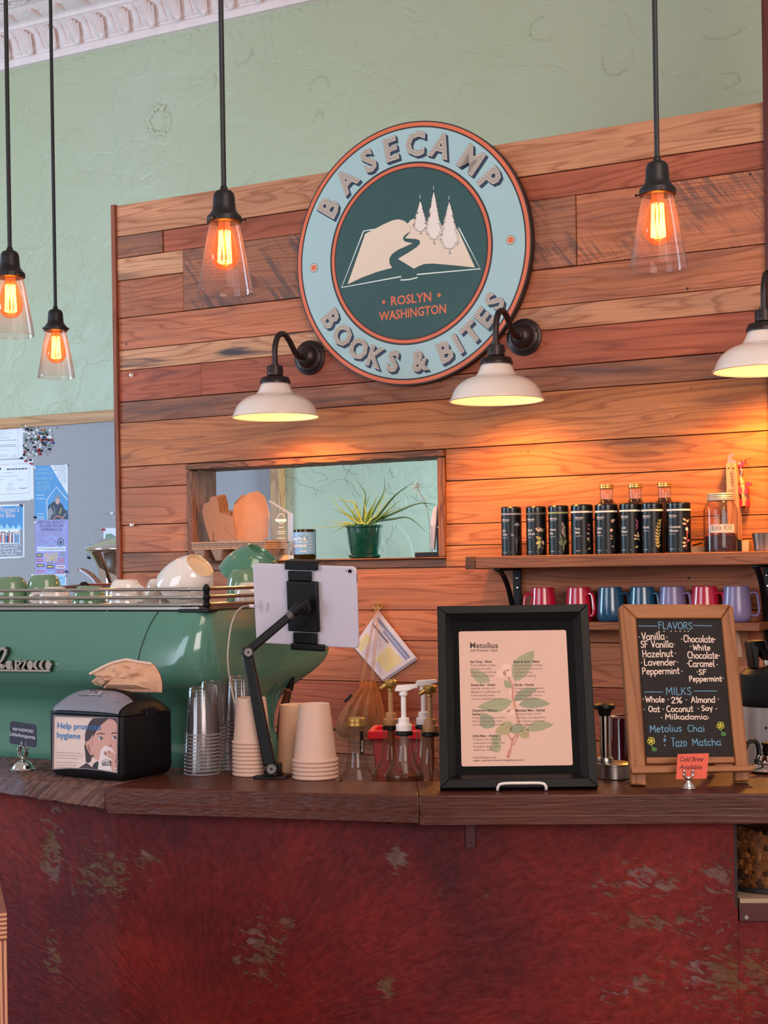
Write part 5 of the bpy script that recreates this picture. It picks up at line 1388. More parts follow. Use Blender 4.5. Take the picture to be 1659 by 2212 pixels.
# clamp on the arm
CM = arm.matrix_world.inverted() @ TF.M
def clampbox(px0, px1, py0, py1, y0, y1, nm, bv=.0018):
    a, b_ = TF.pix(px0, py0, y0), TF.pix(px1, py1, y0)
    q = MB(); q.box(a[0], b_[0], y0, y1, b_[1], a[1]); q.build(nm, BLKP, arm, M=CM, bevel=bv)
clampbox(617, 688, 1255, 1367, -.014, -.0006, 'clamp_plate', .003)
clampbox(621, 671, 1234, 1256, -.010, -.0006, 'clamp_slide'); clampbox(632, 684, 1367, 1392, -.010, -.0006, 'clamp_slide')
clampbox(614, 684, 1213, 1233, -.012, -.0006, 'clamp_jaw'); clampbox(616, 686, 1211, 1217, -.012, .016, 'clamp_hook')
clampbox(627, 699, 1390, 1406, -.012, -.0006, 'clamp_jaw'); clampbox(628, 700, 1402, 1408, -.014, .016, 'clamp_hook')
# charging cable
c0 = TF.M @ Vector((-tw / 2 - .002, .003, TF.pix(545, 1310, 0)[1]))
cbt = thing('charging_cable', 'pale charging cable looping down from the tablet behind the cups', 'cable', FR(c0[:]))
Ti = cbt.matrix_world.inverted()
q = MB(); d = TF.R @ Vector((-1, 0, 0)); q.tube([c0, c0 + d * .012], .0032, 10, sq=(1.2, .8)); q.build('plug', mat('white_plug', (226, 216, 220), .4), cbt, M=Ti)
pts = [c0 + d * .012, P(522, 1312, 3.20), P(507, 1330, 3.20), P(497, 1365, 3.20), P(492, 1420, 3.20), P(497, 1470, 3.21), P(505, 1510, 3.21), P(512, 1545, 3.22), P(512, 1690, 3.22)]
q = MB(); q.tube(crom(pts, 6), .0019, 8); q.build('cord', mat('cable_beige', (176, 156, 140), .5), cbt, M=Ti)

# ---- framed tea menu on a small wire easel
mb_ = onz(1124, 1707, ZC)
FF = FR((mb_.x, mb_.y + .004, ZC + .006), radians(-2), radians(22))
fm = thing('framed_menu', 'black framed printed tea menu leaning back on a small white wire easel', 'framed menu', FF)
def fz(x, y): return FF.pix(940 + x / 4.484, 1300 + y / 4.484, 0)
oc = [Vector(FF.pix(*p)) for p in ((943, 1313), (1264, 1312), (1296, 1704), (952, 1706))]
fx0 = (oc[0].x + oc[3].x) / 2; fx1 = (oc[1].x + oc[2].x) / 2; fz0 = (oc[2].y + oc[3].y) / 2; fz1 = (oc[0].y + oc[1].y) / 2
FB = mat('frame_black', (9, 8, 10), .42, vary=.1, spec=.22)
bw = .030
def bar4(x0, x1, z0, z1, w_, y0, y1, m, nm, par, bv=.0015):
    for P_ in ([(x0, z0), (x1, z0), (x1 - w_, z0 + w_), (x0 + w_, z0 + w_)], [(x1, z0), (x1, z1), (x1 - w_, z1 - w_), (x1 - w_, z0 + w_)], [(x1, z1), (x0, z1), (x0 + w_, z1 - w_), (x1 - w_, z1 - w_)], [(x0, z1), (x0, z0), (x0 + w_, z0 + w_), (x0 + w_, z1 - w_)]):
        q = MB(); n_ = 4; q.prism(P_[::-1], y0, y1); 
        # slope the inner edge down toward the mat
        for i in (0, 1): pass
        q.build(nm, m, par, bevel=bv)
bar4(fx0, fx1, fz0, fz1, .018, -.016, .012, FB, 'frame_rail', fm)
q = MB(); i0 = .018; i1 = .032
for a, b_ in (((fx0, fz0), (fx1, fz0)), ((fx1, fz0), (fx1, fz1)), ((fx1, fz1), (fx0, fz1)), ((fx0, fz1), (fx0, fz0))):
    cxm, czm = (fx0 + fx1) / 2, (fz0 + fz1) / 2
    def ins(p, k_): return (p[0] + (k_ if p[0] < cxm else -k_), p[1] + (k_ if p[1] < czm else -k_))
    A0, B0, A1, B1 = ins(a, i0 - .001), ins(b_, i0 - .001), ins(a, i1), ins(b_, i1)
    q.add([(A0[0], -.0155, A0[1]), (B0[0], -.0155, B0[1]), (B1[0], -.0015, B1[1]), (A1[0], -.0015, A1[1])], [(0, 1, 2, 3)])
q.build('inner_bevel', mat('frame_bevel', (14, 12, 16), .22, vary=.1, spec=.4), fm, smooth=0)
pc_ = [Vector(fz(*p)) for p in ((218, 284), (1252, 280), (1350, 1586), (266, 1594))]
px0 = (pc_[0].x + pc_[3].x) / 2; px1 = (pc_[1].x + pc_[2].x) / 2; pz0 = (pc_[2].y + pc_[3].y) / 2; pz1 = (pc_[0].y + pc_[1].y) / 2
q = MB(); q.box(fx0 + .012, fx1 - .012, -.0010, .010, fz0 + .012, fz1 - .012); q.build('black_mat', mat('mat_black', (9, 8, 10), .8, spec=.15), fm)
q = MB(); q.flat(rrect(px0, px1, pz0, pz1, .004, 4), -.0012, 0); q.build('menu_sheet', mat('menu_paper', (208, 166, 148), .6, vary=.015), fm, smooth=0)
lf = MB()
def leaf(ax, ay, bx, by, w_, mi, y=-.0013):
    a, b_ = Vector(fz(ax, ay)), Vector(fz(bx, by)); d = b_ - a; n_ = Vector((-d.y, d.x)).normalized() * w_ * .00023
    L_ = []; R_ = []
    for k in range(13):
        t = k / 12; s2 = sin(pi * t ** .85) ** .8; p = a + d * t + n_ * .25 * sin(pi * t)
        L_.append(tuple(p + n_ * s2)); R_.append(tuple(p - n_ * s2))
    lf.flat(L_ + R_[::-1], y, mi); lf.line([tuple(a + d * (k / 8) + n_ * .25 * sin(pi * k / 8)) for k in range(9)], .0006, y - .00006, 3, caps=False)
leaf(770, 770, 958, 476, 78, 0); leaf(745, 830, 672, 762, 34, 0); leaf(530, 770, 340, 660, 52, 0); leaf(745, 965, 412, 1020, 62, 0); leaf(810, 995, 1112, 990, 50, 1); leaf(760, 960, 990, 840, 44, 1)
leaf(570, 1215, 450, 1080, 66, 1); leaf(745, 1170, 580, 1270, 56, 2); leaf(880, 1240, 1146, 1190, 46, 0); leaf(720, 1255, 880, 1220, 44, 1); leaf(820, 1255, 905, 1320, 48, 2); leaf(640, 1390, 520, 1420, 44, 0); leaf(560, 1380, 640, 1290, 40, 0)
st_ = [(702, 1506), (736, 1420), (748, 1340), (790, 1280), (815, 1180), (780, 1050), (752, 930), (752, 820), (710, 740)]
lf.line([fz(*p) for p in st_], .0042, -.00128, 4); lf.line([fz(*p) for p in ((745, 1340), (690, 1270))], .0032, -.00128, 4); lf.line([fz(*p) for p in ((760, 1390), (820, 1260), (900, 1190))], .003, -.00128, 4); lf.line([fz(*p) for p in ((706, 1500), (726, 1440))], .007, -.00127, 4)
for cx, cy, r_ in ((690, 640, 46), (640, 700, 50), (700, 690, 44), (740, 880, 30), (690, 1040, 46), (730, 1070, 40), (820, 965, 34)):
    lf.flat([fz(*p) for p in ov(cx, cy, r_, r_ * .8, n=16)], -.00126, 5)
lf.build('botanical_drawing', [mat('leaf_print_a', (152, 146, 112), .6), mat('leaf_print_b', (140, 138, 112), .6), mat('leaf_print_c', (164, 146, 104), .6), mat('leaf_vein', (128, 118, 92), .6), mat('stem_print', (190, 124, 104), .6), mat('bloom_print', (222, 178, 158), .6)], fm, smooth=0)
tx = MB()
ptext(tx, 'Metolius', fz(338, 450), fz(608, 450), .0118, -.0016, 0, .012); ptext(tx, 'ARTISAN TEA', fz(338, 484), fz(608, 484), .0044, -.0016, 0, .006)
def para(x, y, head, lines, w_):
    hs = head if isinstance(head, list) else [head]
    for j, h_ in enumerate(hs):
        ltext(tx, h_, fz(x, y + 12 + j * 36), .0050, -.0016, 0, .022, wide=.88)
    y += 36 * (len(hs) - 1)
    for j, s_ in enumerate(lines):
        ltext(tx, s_, fz(x + 2 + j, y + 44 + j * 34), .0042, -.0016, 1, .002, wide=.86)
para(340, 582, 'Earl Grey - Black', ['A floral infusion of large', 'leaf black tea, Italian', 'bergamot, and rainforest', 'harvested vanilla bean.'], 0)
para(758, 582, 'Black & Gold - Black', ['Large leaf black tea yielding', 'a deep auburn infusion and', 'chocolatey aroma.', 'Smooth and lingering.'], 0)
para(346, 806, 'Sweet Bee - Green', ['Lavender, jasmine, and', 'Madagascar vanilla bean trio', 'in this naturally sweet,', 'smooth, accessible green tea.'], 0)
para(768, 806, 'North - Herbal', ['A sweet and spicy, decadent', 'blend of coconut, cardamom,', 'cinnamon, ginger, licorice', 'and pink peppercorns.'], 0)
para(358, 1054, ['Cinnamon Hibiscus -', 'Herbal'], ['A beautiful pink infusion of tart', 'hibiscus, calming tulsi, whole', 'leaf stevia, and cinnamon bark.'], 0)
para(780, 1054, 'Metolius Mint - Herbal', ['A dessert fusion of rich', 'chocolate, cool peppermint,', 'warm cinnamon and sweet', 'whole leaf stevia.'], 0)
para(365, 1300, 'Little Bear - Herbal', ['A dynamic and comforting', 'composition of pear, lavender,', 'lemongrass, ginger, and', 'vanilla over rooibos.'], 0)
ltext(tx, 'metoliustea.com', fz(366, 1520), .0048, -.0016, 1, .004); ltext(tx, 'organic. small batch blended. thoughtfully sourced.', fz(368, 1546), .0034, -.0016, 0, .008, shear=.4)
tx.build('lettering', [mat('menu_ink', (66, 46, 44), .6), mat('menu_grey_ink', (132, 98, 90), .6)], fm, smooth=0)
# white wire easel: loop in front, legs behind
ef = onz(1128, 1710, ZC)
EF_ = FR((ef.x, ef.y, ZC), radians(-2))
es = thing('wire_easel', 'small white wire easel holding up the black framed menu', 'easel', EF_)
lx0, lx1 = EF_.pix(1075, 1708)[0], EF_.pix(1180, 1708)[0]; lz = EF_.pix(1128, 1692)[1]
q = MB(); q.tube(crom([(lx0, .030, .003), (lx0, .004, .0035), (lx0, -.0015, .006), (lx0 + .001, -.003, lz - .006), (lx0 + .009, -.003, lz), (0, -.003, lz + .0008), (lx1 - .009, -.003, lz), (lx1 - .001, -.003, lz - .006), (lx1, -.0015, .006), (lx1, .004, .0035), (lx1, .030, .003)], 5), .0029, 10); q.build('front_loop', mat('white_wire', (226, 214, 206), .35), es)
q = MB()
for x in (lx0, lx1): q.tube([(x, .028, .003), (x, .115, .003), (x, .118, .004), (x * .8, .128, .13)], .0026, 8)
q.tube([(lx0 * .8, .128, .13), (lx1 * .8, .128, .13)], .0026, 8); q.build('back_legs', mat('white_wire', (1, 1, 1)), es)

# ---- chalkboard
cbp = onz(1488, 1695, ZC)
KF = FR((cbp.x, cbp.y, ZC), radians(4), radians(14))
cb = thing('chalkboard', 'wood framed tabletop chalkboard listing flavors and milks in chalk', 'chalkboard', KF)
def kz(x, y, d=0.0): return KF.pix(1260 + x / 4.158, 1300 + y / 4.158, d)
FW = plank_material('board_frame_wood', (164, 104, 62), stain=False, rough=.5); FWV = plank_material('board_stile_wood', (164, 104, 62), axis=2, stain=False, rough=.5)
def kpoly(pts, y0, y1, m, nm, bv=.003):
    q = MB(); q.prism([kz(*p) for p in pts], y0, y1); return q.build(nm, m, cb, bevel=bv)
kpoly([(318, 60), (340, 30), (468, 158), (470, 200), (556, 1470), (562, 1655), (424, 1645)], -.010, .012, FWV, 'stile')
kpoly([(1316, 34), (1336, 60), (1474, 1470), (1486, 1612), (1356, 1618), (1350, 1400), (1232, 158)], -.010, .012, FWV, 'stile')
kpoly([(342, 28), (1312, 32), (1230, 158), (468, 158)], -.010, .012, FW, 'top_rail')
kpoly([(558, 1400), (1346, 1394), (1352, 1452), (560, 1462)], -.008, .010, FW, 'bottom_rail', .002)
kpoly([(466, 156), (1232, 156), (1348, 1400), (556, 1408)], -.003, .004, mat('chalk_slate', (44, 38, 37), .8, vary=.12, scale=9, spec=.2), 'slate', 0)
a, b_ = kz(430, 1486, -.012), kz(1534, 1500, -.012)
q = MB(); q.prism([kz(430, 1478, -.026), kz(1530, 1466, -.026), kz(1534, 1520, -.026), kz(440, 1544, -.026)], -.026, -.0102); q.build('chalk_ledge', FW, cb, bevel=.002)
q = MB(); q.add([(KF.pix(1400, 1500)[0], .012, .2), (KF.pix(1560, 1500)[0], .012, .2)], [])
# rear strut so that it stands
q = MB(); Rk = KF.R.transposed()
def kw(x, y, z): return Rk @ (Vector((x, y, z)))
top_ = Vector((0, .014, .27)); bot_ = KF.Ri @ (Vector((cbp.x, cbp.y + .125, ZC + .003)) - KF.O)
for sx_ in (-.075, .075): q.tube([top_ + Vector((sx_, 0, 0)), bot_ + Vector((sx_, 0, 0))], .008, 4)
q.build('rear_strut', FW, cb)
ck = MB(); yk = -.0034
W_, B_, Y_, G_ = 0, 1, 2, 3
def kh(s_, x0, y0, x1, y1, cap, w_, mi): hand(ck, s_, kz(x0, y0), kz(x1, y1), cap * .000228, w_ * .000228, yk, mi)
kh('FLAVORS', 672, 244, 978, 250, 62, 7, B_)
for a, b_ in (((490, 220), (656, 222)), ((984, 214), (1152, 220)), ((545, 812), (712, 812)), ((990, 804), (1194, 804))): ck.line([kz(*a), kz(*b_)], .0014, yk, B_)
for x in (676, 722, 784, 826, 866, 908, 940): ck.flat([kz(*p) for p in ov(x, 268, 5, 5, n=8)], yk, W_)
for s_, x0, y0, x1, y1, c_ in (('Vanilla', 524, 346, 728, 340, 66), ('SF Vanilla', 514, 416, 804, 410, 60), ('Hazelnut', 530, 500, 804, 494, 62), ('Lavender', 544, 574, 830, 572, 60), ('Peppermint', 528, 654, 862, 648, 58),
                           ('Chocolate', 898, 362, 1172, 368, 62), ('White', 982, 438, 1138, 438, 52), ('Chocolate', 934, 510, 1208, 512, 60), ('Caramel', 944, 586, 1176, 584, 58), ('SF', 1032, 656, 1104, 656, 46), ('Peppermint', 950, 718, 1240, 716, 48)):
    kh(s_, x0, y0, x1, y1, c_, 8.4, W_)
kh('MILKS', 740, 838, 972, 836, 66, 7, B_)
for s_, x0, y0, x1, y1, c_ in (('Whole', 556, 904, 728, 904, 52), ('2%', 786, 912, 886, 912, 52), ('Almond', 966, 908, 1182, 906, 54), ('Oat', 584, 990, 684, 990, 50), ('Coconut', 746, 992, 984, 988, 54), ('Soy', 1060, 982, 1158, 976, 46), ('Milkadamia', 734, 1056, 1112, 1056, 46)):
    kh(s_, x0, y0, x1, y1, c_, 8.4, W_)
for s_, x0, y0, x1, y1, c_ in (('Metolius', 596, 1174, 882, 1166, 62), ('Chai', 936, 1170, 1088, 1166, 58), ('&', 716, 1256, 740, 1256, 26), ('Tazo', 790, 1302, 928, 1300, 76), ('Matcha', 976, 1294, 1234, 1290, 62)):
    kh(s_, x0, y0, x1, y1, c_, 7.5, B_)
for x, y in ((746, 320), (814, 384), (824, 466), (844, 546), (882, 628), (880, 340), (1178, 340), (958, 404), (1218, 486), (930, 556), (1198, 566), (1018, 632), (1250, 690), (536, 878), (758, 880), (920, 882), (1208, 878), (544, 968), (716, 966), (1028, 962), (1190, 964), (700, 1042), (1122, 1042), (730, 1208), (728, 1290), (498, 318), (520, 550)):
    ck.flat([kz(*p) for p in ov(x, y, 5, 5, n=8)], yk, W_)
for cx, cy, sd in ((606, 1252, 1), (1228, 1114, -1)):
    for k in range(5):
        a = 2 * pi * k / 5 + .4; ck.line([kz(*p) for p in ov(cx + 18 * cos(a), cy + 18 * sin(a), 15, 17, n=14)], .0011, yk, Y_, closed=True, caps=False)
    ck.line([kz(*p) for p in ((cx + 2, cy + 34), (cx + 12, cy + 56), (cx + 34, cy + 84))], .0012, yk, G_)
    ck.line([kz(*p) for p in ov(cx + 28, cy + 76, 20, 12, 0, 360, 12)], .0012, yk, G_, closed=True, caps=False)
ck.build('chalk_writing', [mat('chalk_w', (236, 206, 190), .8), mat('chalk_b', (106, 154, 184), .8), mat('chalk_y', (218, 206, 66), .8), mat('chalk_g', (104, 176, 82), .8)], cb, smooth=0)

# ---- cold brew card in a small clip
g_ = onz(1489, 1705, ZC)
GF = FR((g_.x, g_.y + .008, ZC), radians(3))
ch_ = thing('card_clip', 'tiny silver card clip with a round foot in front of the chalkboard', 'card holder', GF)
q = MB(); q.lathe([(1e-4, 0), (.0150, 0), (.0158, .002), (.0145, .004), (.0125, .005), (.010, .010), (.006, .013), (.0045, .017), (.006, .021), (.004, .024), (1e-4, .025)], 28); q.build('foot', CH, ch_)
for s_ in (-1, 1):
    q = MB(); q.tube(crom([(s_ * .001, 0, .021), (s_ * .006, -.002, .0235), (s_ * .0095, -.003, .028), (s_ * .007, -.003, .031), (s_ * .0085, -.003, .0345)], 5), .0022, 8); q.ball((s_ * .0088, -.003, .0355), .0027, 10); q.build('prong', CH, ch_)
def gz(x, y): return GF.pix(1260 + x / 4.158, 1300 + y / 4.158, 0)
cc = [Vector(gz(*p)) for p in ((848, 1368), (1128, 1360), (1106, 1586), (832, 1594))]
cd = thing('cold_brew_card', 'small orange card reading Cold Brew Available in the silver clip', 'card', GF.sub(sum(p.x for p in cc) / 4, 0, sum(p.y for p in cc) / 4))
Ti = cd.matrix_world.inverted() @ GF.M
q = MB(); q.prism([(p.x, p.y) for p in cc], -.0005, .0005); q.build('card', mat('orange_card', (232, 96, 72), .6, vary=.02), cd, M=Ti)
q = MB(); ptext(q, 'Cold Brew', gz(866, 1434), gz(1082, 1434), .0098, -.0008, 0, .012, shear=.25); ptext(q, 'Available', gz(860, 1504), gz(1066, 1504), .0092, -.0008, 0, .012, shear=.25); q.build('lettering', mat('card_ink', (92, 30, 34), .6), cd, M=Ti, smooth=0)
# ================================================================ cups, bottles and steel behind the ledge
PAPER = mat('paper_cup_white', (206, 166, 146), .6, vary=.015); CREAM = mat('paper_cup_cream', (214, 170, 136), .6, vary=.015)
PET = glass('clear_cup_plastic', (250, 248, 248), 1.42, .06, haze=.02)
PETR = glass('clear_rim_plastic', (250, 246, 246), 1.5, .06, haze=.30, hcol=(230, 222, 224))
def paper_cup(m, r0, r1, h, name='paper_cup'):
    t = thing(name, 'x', 'cup', FR((0, 0, 0)))
    q = MB(); q.lathe([(r0 - .0012, .006), (r0, .005), (r1, h), (r1 - .0012, h + .0004), (r1 - .002, h - .001), (r1 - .0026, h - .007), (1e-4, h - .0072)], 40); q.build('cup_wall', m, t)
    q = MB(); q.lathe([(r0 - .001, .0062), (r0 + .0018, .0064), (r0 + .0034, .0046), (r0 + .0034, .0020), (r0 + .0018, .0002), (r0 - .001, .0004), (r0 - .0016, .003)], 40); q.build('rolled_rim', m, t)
    return t
def clear_cup(r0, r1, h):
    t = thing('clear_cup', 'x', 'cup', FR((0, 0, 0)))
    q = MB(); q.lathe([(r0, .004), (r0 - (r0 - r1) * .32, h * .34), (r0 - (r0 - r1) * .34, h * .36), (r1 + .0012, h * .93), (r1, h * .97), (r1 - .001, h), (r1 - .005, h), (r1 - .007, h - .004), (1e-4, h - .005)], 36); q.build('cup_wall', PET, t)
    q = MB(); q.lathe([(r0, .004), (r0 + .0022, .0040), (r0 + .0028, .0022), (r0 + .0020, .0004), (r0, .0002), (r0 - .001, .002)], 36); q.build('rolled_rim', PETR, t)
    return t
def stack(proto, px, Z, n, step, labs, group, tilt=(0, 0), first=True, base=None):
    X = ray(px, 1650).x * Z
    z0 = ZC + .0008 if base is None else base
    for i in range(n):
        f = FR((X + tilt[0] * i, Z + tilt[1] * i, z0 + step * i), i * 1.3)
        lab = labs[1] if i == n - 1 else labs[0]
        if i == 0 and first: proto.matrix_world = f.M; proto['label'] = lab; proto['group'] = group if i < n - 1 else group
        else: twin(proto, f, lab, group)
        if i == 0 and first: proto['group'] = group
zA = lambda y, Z, px: H + ray(px, y).z * Z
pcB = paper_cup(PAPER, .0460, .0325, .1225)
stack(pcB, 681, 3.158, 5, .0088, ('white paper cup nested in the shorter stack beside the tablet stand, only its rim showing', 'topmost white paper cup of the short stack beside the tablet stand'), 'short stack of white paper cups')
pcA = paper_cup(PAPER, .0405, .0315, .098)
stack(pcA, 545, 3.222, 9, .0086, ('white paper cup nested in the tall stack behind the tablet arm, only its rim showing', 'topmost white paper cup of the tall stack crossed by the tablet arm'), 'tall stack of white paper cups')
pcC = paper_cup(CREAM, .0450, .034, .158)
stack(pcC, 640, 3.268 - .0, 1, 0, ('', 'tall cream paper cup behind the white stack, next to the tablet arm'), 'cream paper cup') if False else None
X = ray(640, 1650).x * 3.275
pcC.matrix_world = FR((X, 3.275, ZL)).M; pcC['label'] = 'tall cream paper cup behind the short white stack, next to the tablet arm'
# the cream cup stands on the cups below it in the work counter's well
for i in range(1):
    pass
bx_ = MB(); bx_.box(X - .06, X + .06, 3.275 - .03, 3.275 + .07, ZL, ZC - .012)
riser = bx_.build('cup_riser', mat('dark_cabinet', (1, 1, 1)), bar)
pcC.matrix_world = FR((X, 3.275, ZC - .0115)).M
cl = clear_cup(.0375, .0298, .104)
stack(cl, 436, 3.248, 12, .0078, ('clear plastic cup nested in the front clear stack beside the napkin box', 'topmost clear plastic cup of the front clear stack'), 'front stack of clear plastic cups', tilt=(.0003, 0))
stack(cl, 463, 3.318, 13, .0078, ('clear plastic cup nested in the second clear stack, just behind the front one', 'topmost clear plastic cup of the second clear stack'), 'second stack of clear plastic cups', first=False, tilt=(.0002, -.0002))
stack(cl, 524, 3.312, 14, .0080, ('clear plastic cup nested in the rear stack behind the tall white paper cups', 'topmost clear plastic cup of the rear stack behind the paper cups'), 'rear stack of clear plastic cups', first=False)

# ---- syrup bottles
BGL = glass('bottle_glass', (246, 238, 232), 1.42, .03, haze=.012)
GOLD = mat('gold_cap', (188, 150, 84), .32, metal=.8, vary=.1); TANP = mat('tan_pump', (180, 128, 84), .45); WHP = mat('white_pump', (232, 216, 210), .4)
SYR = glass('amber_syrup', (170, 96, 40), 1.33, .1, haze=.45, hcol=(150, 84, 34)); PTUBE = glass('pump_tube', (236, 226, 220), 1.4, .2, haze=.42, hcol=(216, 200, 194)); TTUBE = glass('tan_tube', (210, 160, 110), 1.4, .2, haze=.6, hcol=(170, 116, 70))
def bprof(zs, r, rn, zn): return [(1e-4, 0), (r - .006, 0), (r, .006), (r, zs - .012), (r - .001, zs), (r - .006, zs + .014), (r - .016, zs + .030), (rn + .004, zs + .046), (rn + .0005, zs + .062), (rn, zs + .075), (rn, zn)]
def bottle(px, Z, lab, ytop_neck, yshoulder, r=.0405, rn=.0172, pump=None, level=None, group='syrup bottles behind the bar ledge', cap=None):
    X = ray(px, 1600).x * Z
    f = FR((X, Z, ZL), .1); t = thing('syrup_bottle', lab, 'bottle', f, group)
    zn = H + ray(px, ytop_neck).z * Z - ZL; zs = H + ray(px, yshoulder).z * Z - ZL
    P2 = [(v.x, v.y) for v in crom([(a, b_, 0) for a, b_ in bprof(zs, r, rn, zn)], 3)]
    q = MB(); q.lathe(P2, 40); q.build('glass_body', BGL, t)
    if level:
        zl_ = H + ray(px, level).z * Z - ZL
        q = MB(); q.lathe([(1e-4, .003), (r - .007, .003), (r - .002, .008), (r - .002, min(zl_, zs - .01)), (r - .0035, zl_), (1e-4, zl_)], 36); q.build('syrup', SYR, t)
    if cap:
        q = MB(); q.lathe([(rn, zn - .012), (rn + .002, zn - .010), (rn + .002, zn - .008), (rn, zn - .007)], 32); q.build('neck_ring', BGL, t)
        q = MB(); q.lathe([(rn + .0004, zn - .006), (rn + .0018, zn - .005), (rn + .0018, zn + .002), (rn + .0006, zn + .003), (rn + .0018, zn + .004), (rn + .0018, zn + .010), (rn, zn + .012), (1e-4, zn + .0122)], 36); q.build('screw_cap', GOLD, t)
    if pump:
        m, tm, flip = pump
        s_ = .0001905
        q = MB(); q.lathe([(rn + .0005, zn - .008), (rn + .0022, zn - .006), (rn + .0022, zn), (rn, zn + .001)], 32); q.build('black_seal', BLKP, t)
        q = MB(); b0 = zn + .002
        q.lathe([(1e-4, b0), (.0168, b0), (.0172, b0 + .002), (.0172, b0 + .0125), (.0160, b0 + .0142), (.0124, b0 + .0150), (.0120, b0 + .0255), (.0105, b0 + .0270), (.0062, b0 + .0275), (.0058, b0 + .030)], 36); q.build('pump_collar', m, t)
        q = MB(); q.lathe([(.0056, b0 + .026), (.0056, b0 + .078)], 20); q.build('pump_stem', m, t)
        q = MB(); h0 = b0 + .074
        if flip:                                   # round gold-topped head
            q.lathe([(1e-4, h0), (.0075, h0), (.0078, h0 + .008), (.0120, h0 + .009), (.0146, h0 + .013), (.0146, h0 + .022), (.012, h0 + .0255), (1e-4, h0 + .026)], 32)
            q.tube([(0, 0, h0 + .015), (-.014, -.004, h0 + .012), (-.024, -.006, h0 + .006)], [.006, .0055, .0045], 10)
        else:
            q.lathe([(1e-4, h0), (.0088, h0), (.0090, h0 + .010), (1e-4, h0 + .0105)], 28)
            q.prism([(-.0185, h0 + .0102), (-.0130, h0 + .0225), (.0130, h0 + .0235), (.0290, h0 + .0240), (.0305, h0 + .0165), (.0210, h0 + .0150), (.0080, h0 + .0100)], -.0095, .0095)
        q.build('pump_head', GOLD if flip else m, t, bevel=.0014)
        q = MB(); q.lathe([(.0080, zn - .002), (.0080, zn - .066), (.0062, zn - .080), (.0040, zn - .084), (.0040, .012)], 18); q.build('dip_tube', tm, t)
        q = MB(); q.tube([(.0062 * cos(a * .8), .0062 * sin(a * .8), zn - .010 - a * .00080) for a in range(66)], .0007, 5); q.build('pump_spring', STEEL, t)
    return t
b1 = bottle(770, 3.165, 'clear glass bottle with a gold screw cap and a thin black neck label', 1562, 1690, cap=True)
zn = H + ray(770, 1562).z * 3.165 - ZL
q = MB(); 
def onneck(x, y, z): a = x / .0176 - pi / 2 + .62; return (.0178 * cos(a), .0178 * sin(a), z)
vs = [onneck(-.0045 + .009 * i / 4, 0, zn - .016 - .048 * j) for j in (0, 1) for i in range(5)]
q.add(vs, [(i, i + 1, i + 6, i + 5) for i in range(4)]); q.build('neck_label', BLKP, b1)
q = MB(); ptext(q, 'Metolius', (0, 0), (.024, 0), .0042, 0, 0, .01, fn=lambda x, y, z: (lambda p: (p[0] * 1.012, p[1] * 1.012, p[2]))(onneck(-z + .002, 0, zn - .060 + x))); q.build('lettering', mat('label_white', (220, 206, 196), .6), b1, smooth=0)
bottle(845, 3.245, 'tan pump syrup bottle at the back, with a gold round pump head', 1568, 1672, pump=(TANP, TTUBE, True))
bottle(873, 3.150, 'syrup bottle in front with a white pump and amber syrup in the bottom', 1580, 1676, pump=(WHP, PTUBE, False), level=1672)
bottle(916, 3.262, 'syrup bottle with a white pump standing behind the gold-pump bottle by the menu frame', 1566, 1666, pump=(WHP, PTUBE, False))
bottle(930, 3.172, 'syrup bottle with a tan tube and gold pump head beside the menu frame', 1582, 1682, pump=(TANP, TTUBE, True))
# red lidded tub behind the bottles
tz = 3.60; X = ray(866, 1600).x * tz
tub = thing('plastic_tub', 'red plastic tub with a bright red rim behind the syrup bottles', 'tub', FR((X, tz, ZL), radians(-6)))
zt2 = H + ray(866, 1572).z * tz - ZL; zt3 = H + ray(866, 1587).z * tz - ZL
q = MB()
def frus(hw0, hd0, hw1, hd1, z0, z1): 
    vs = [(x * a, y * b_, z) for a, b_, z in ((hw0, hd0, z0), (hw1, hd1, z1)) for x, y in ((-1, -1), (1, -1), (1, 1), (-1, 1))]
    return vs, [(3, 2, 1, 0), (0, 1, 5, 4), (1, 2, 6, 5), (2, 3, 7, 6), (3, 0, 4, 7)]
q.add(*frus(.048, .042, .064, .056, .0, zt3)); q.build('tub_body', mat('tub_pink_red', (196, 88, 92), .35, vary=.06), tub, bevel=.004)
q = MB(); 
for a, b_ in (((-.074, -.066), (.074, -.054)), ((-.074, .054), (.074, .066)), ((-.074, -.054), (-.060, .054)), ((.060, -.054), (.074, .054))): q.box(a[0], b_[0], a[1], b_[1], zt3 - .004, zt2)
q.build('rim', mat('tub_bright_red', (232, 32, 52), .3), tub, bevel=.003)

# ---- steel pump on a round drum, dark jar
Zd = 3.085; X = ray(1325, 1650).x * Zd
dr = thing('pump_dispenser', 'round steel drum with an upright tube and black knob, between menu frame and chalkboard', 'dispenser', FR((X, Zd, ZC)))
rd = .0345; zd = H + ray(1325, 1648).z * Zd - ZC
q = MB(); q.lathe([(1e-4, 0), (rd - .002, 0), (rd, .002), (rd, zd - .004), (rd + .0015, zd - .003), (rd + .0015, zd), (rd - .003, zd + .002), (.012, zd + .004), (1e-4, zd + .004)], 48); q.build('drum', SATIN, dr)
xo = ray(1307, 1600).x * Zd - X; kz_ = lambda y: H + ray(1307, y).z * Zd - ZC
q = MB(); q.lathe([(1e-4, zd), (.0172, zd), (.0176, zd + .002), (.0176, zd + .010), (.0165, zd + .012), (.0115, zd + .013)], 32, M=Zat(xo, 0, 0)); q.build('tube_base', SATIN, dr)
q = MB(); q.lathe([(.0112, zd + .010), (.0112, kz_(1545)), (.0110, kz_(1542))], 28, M=Zat(xo, 0, 0)); q.build('tube', STEEL, dr)
q = MB(); k0, k1 = kz_(1545), kz_(1521)
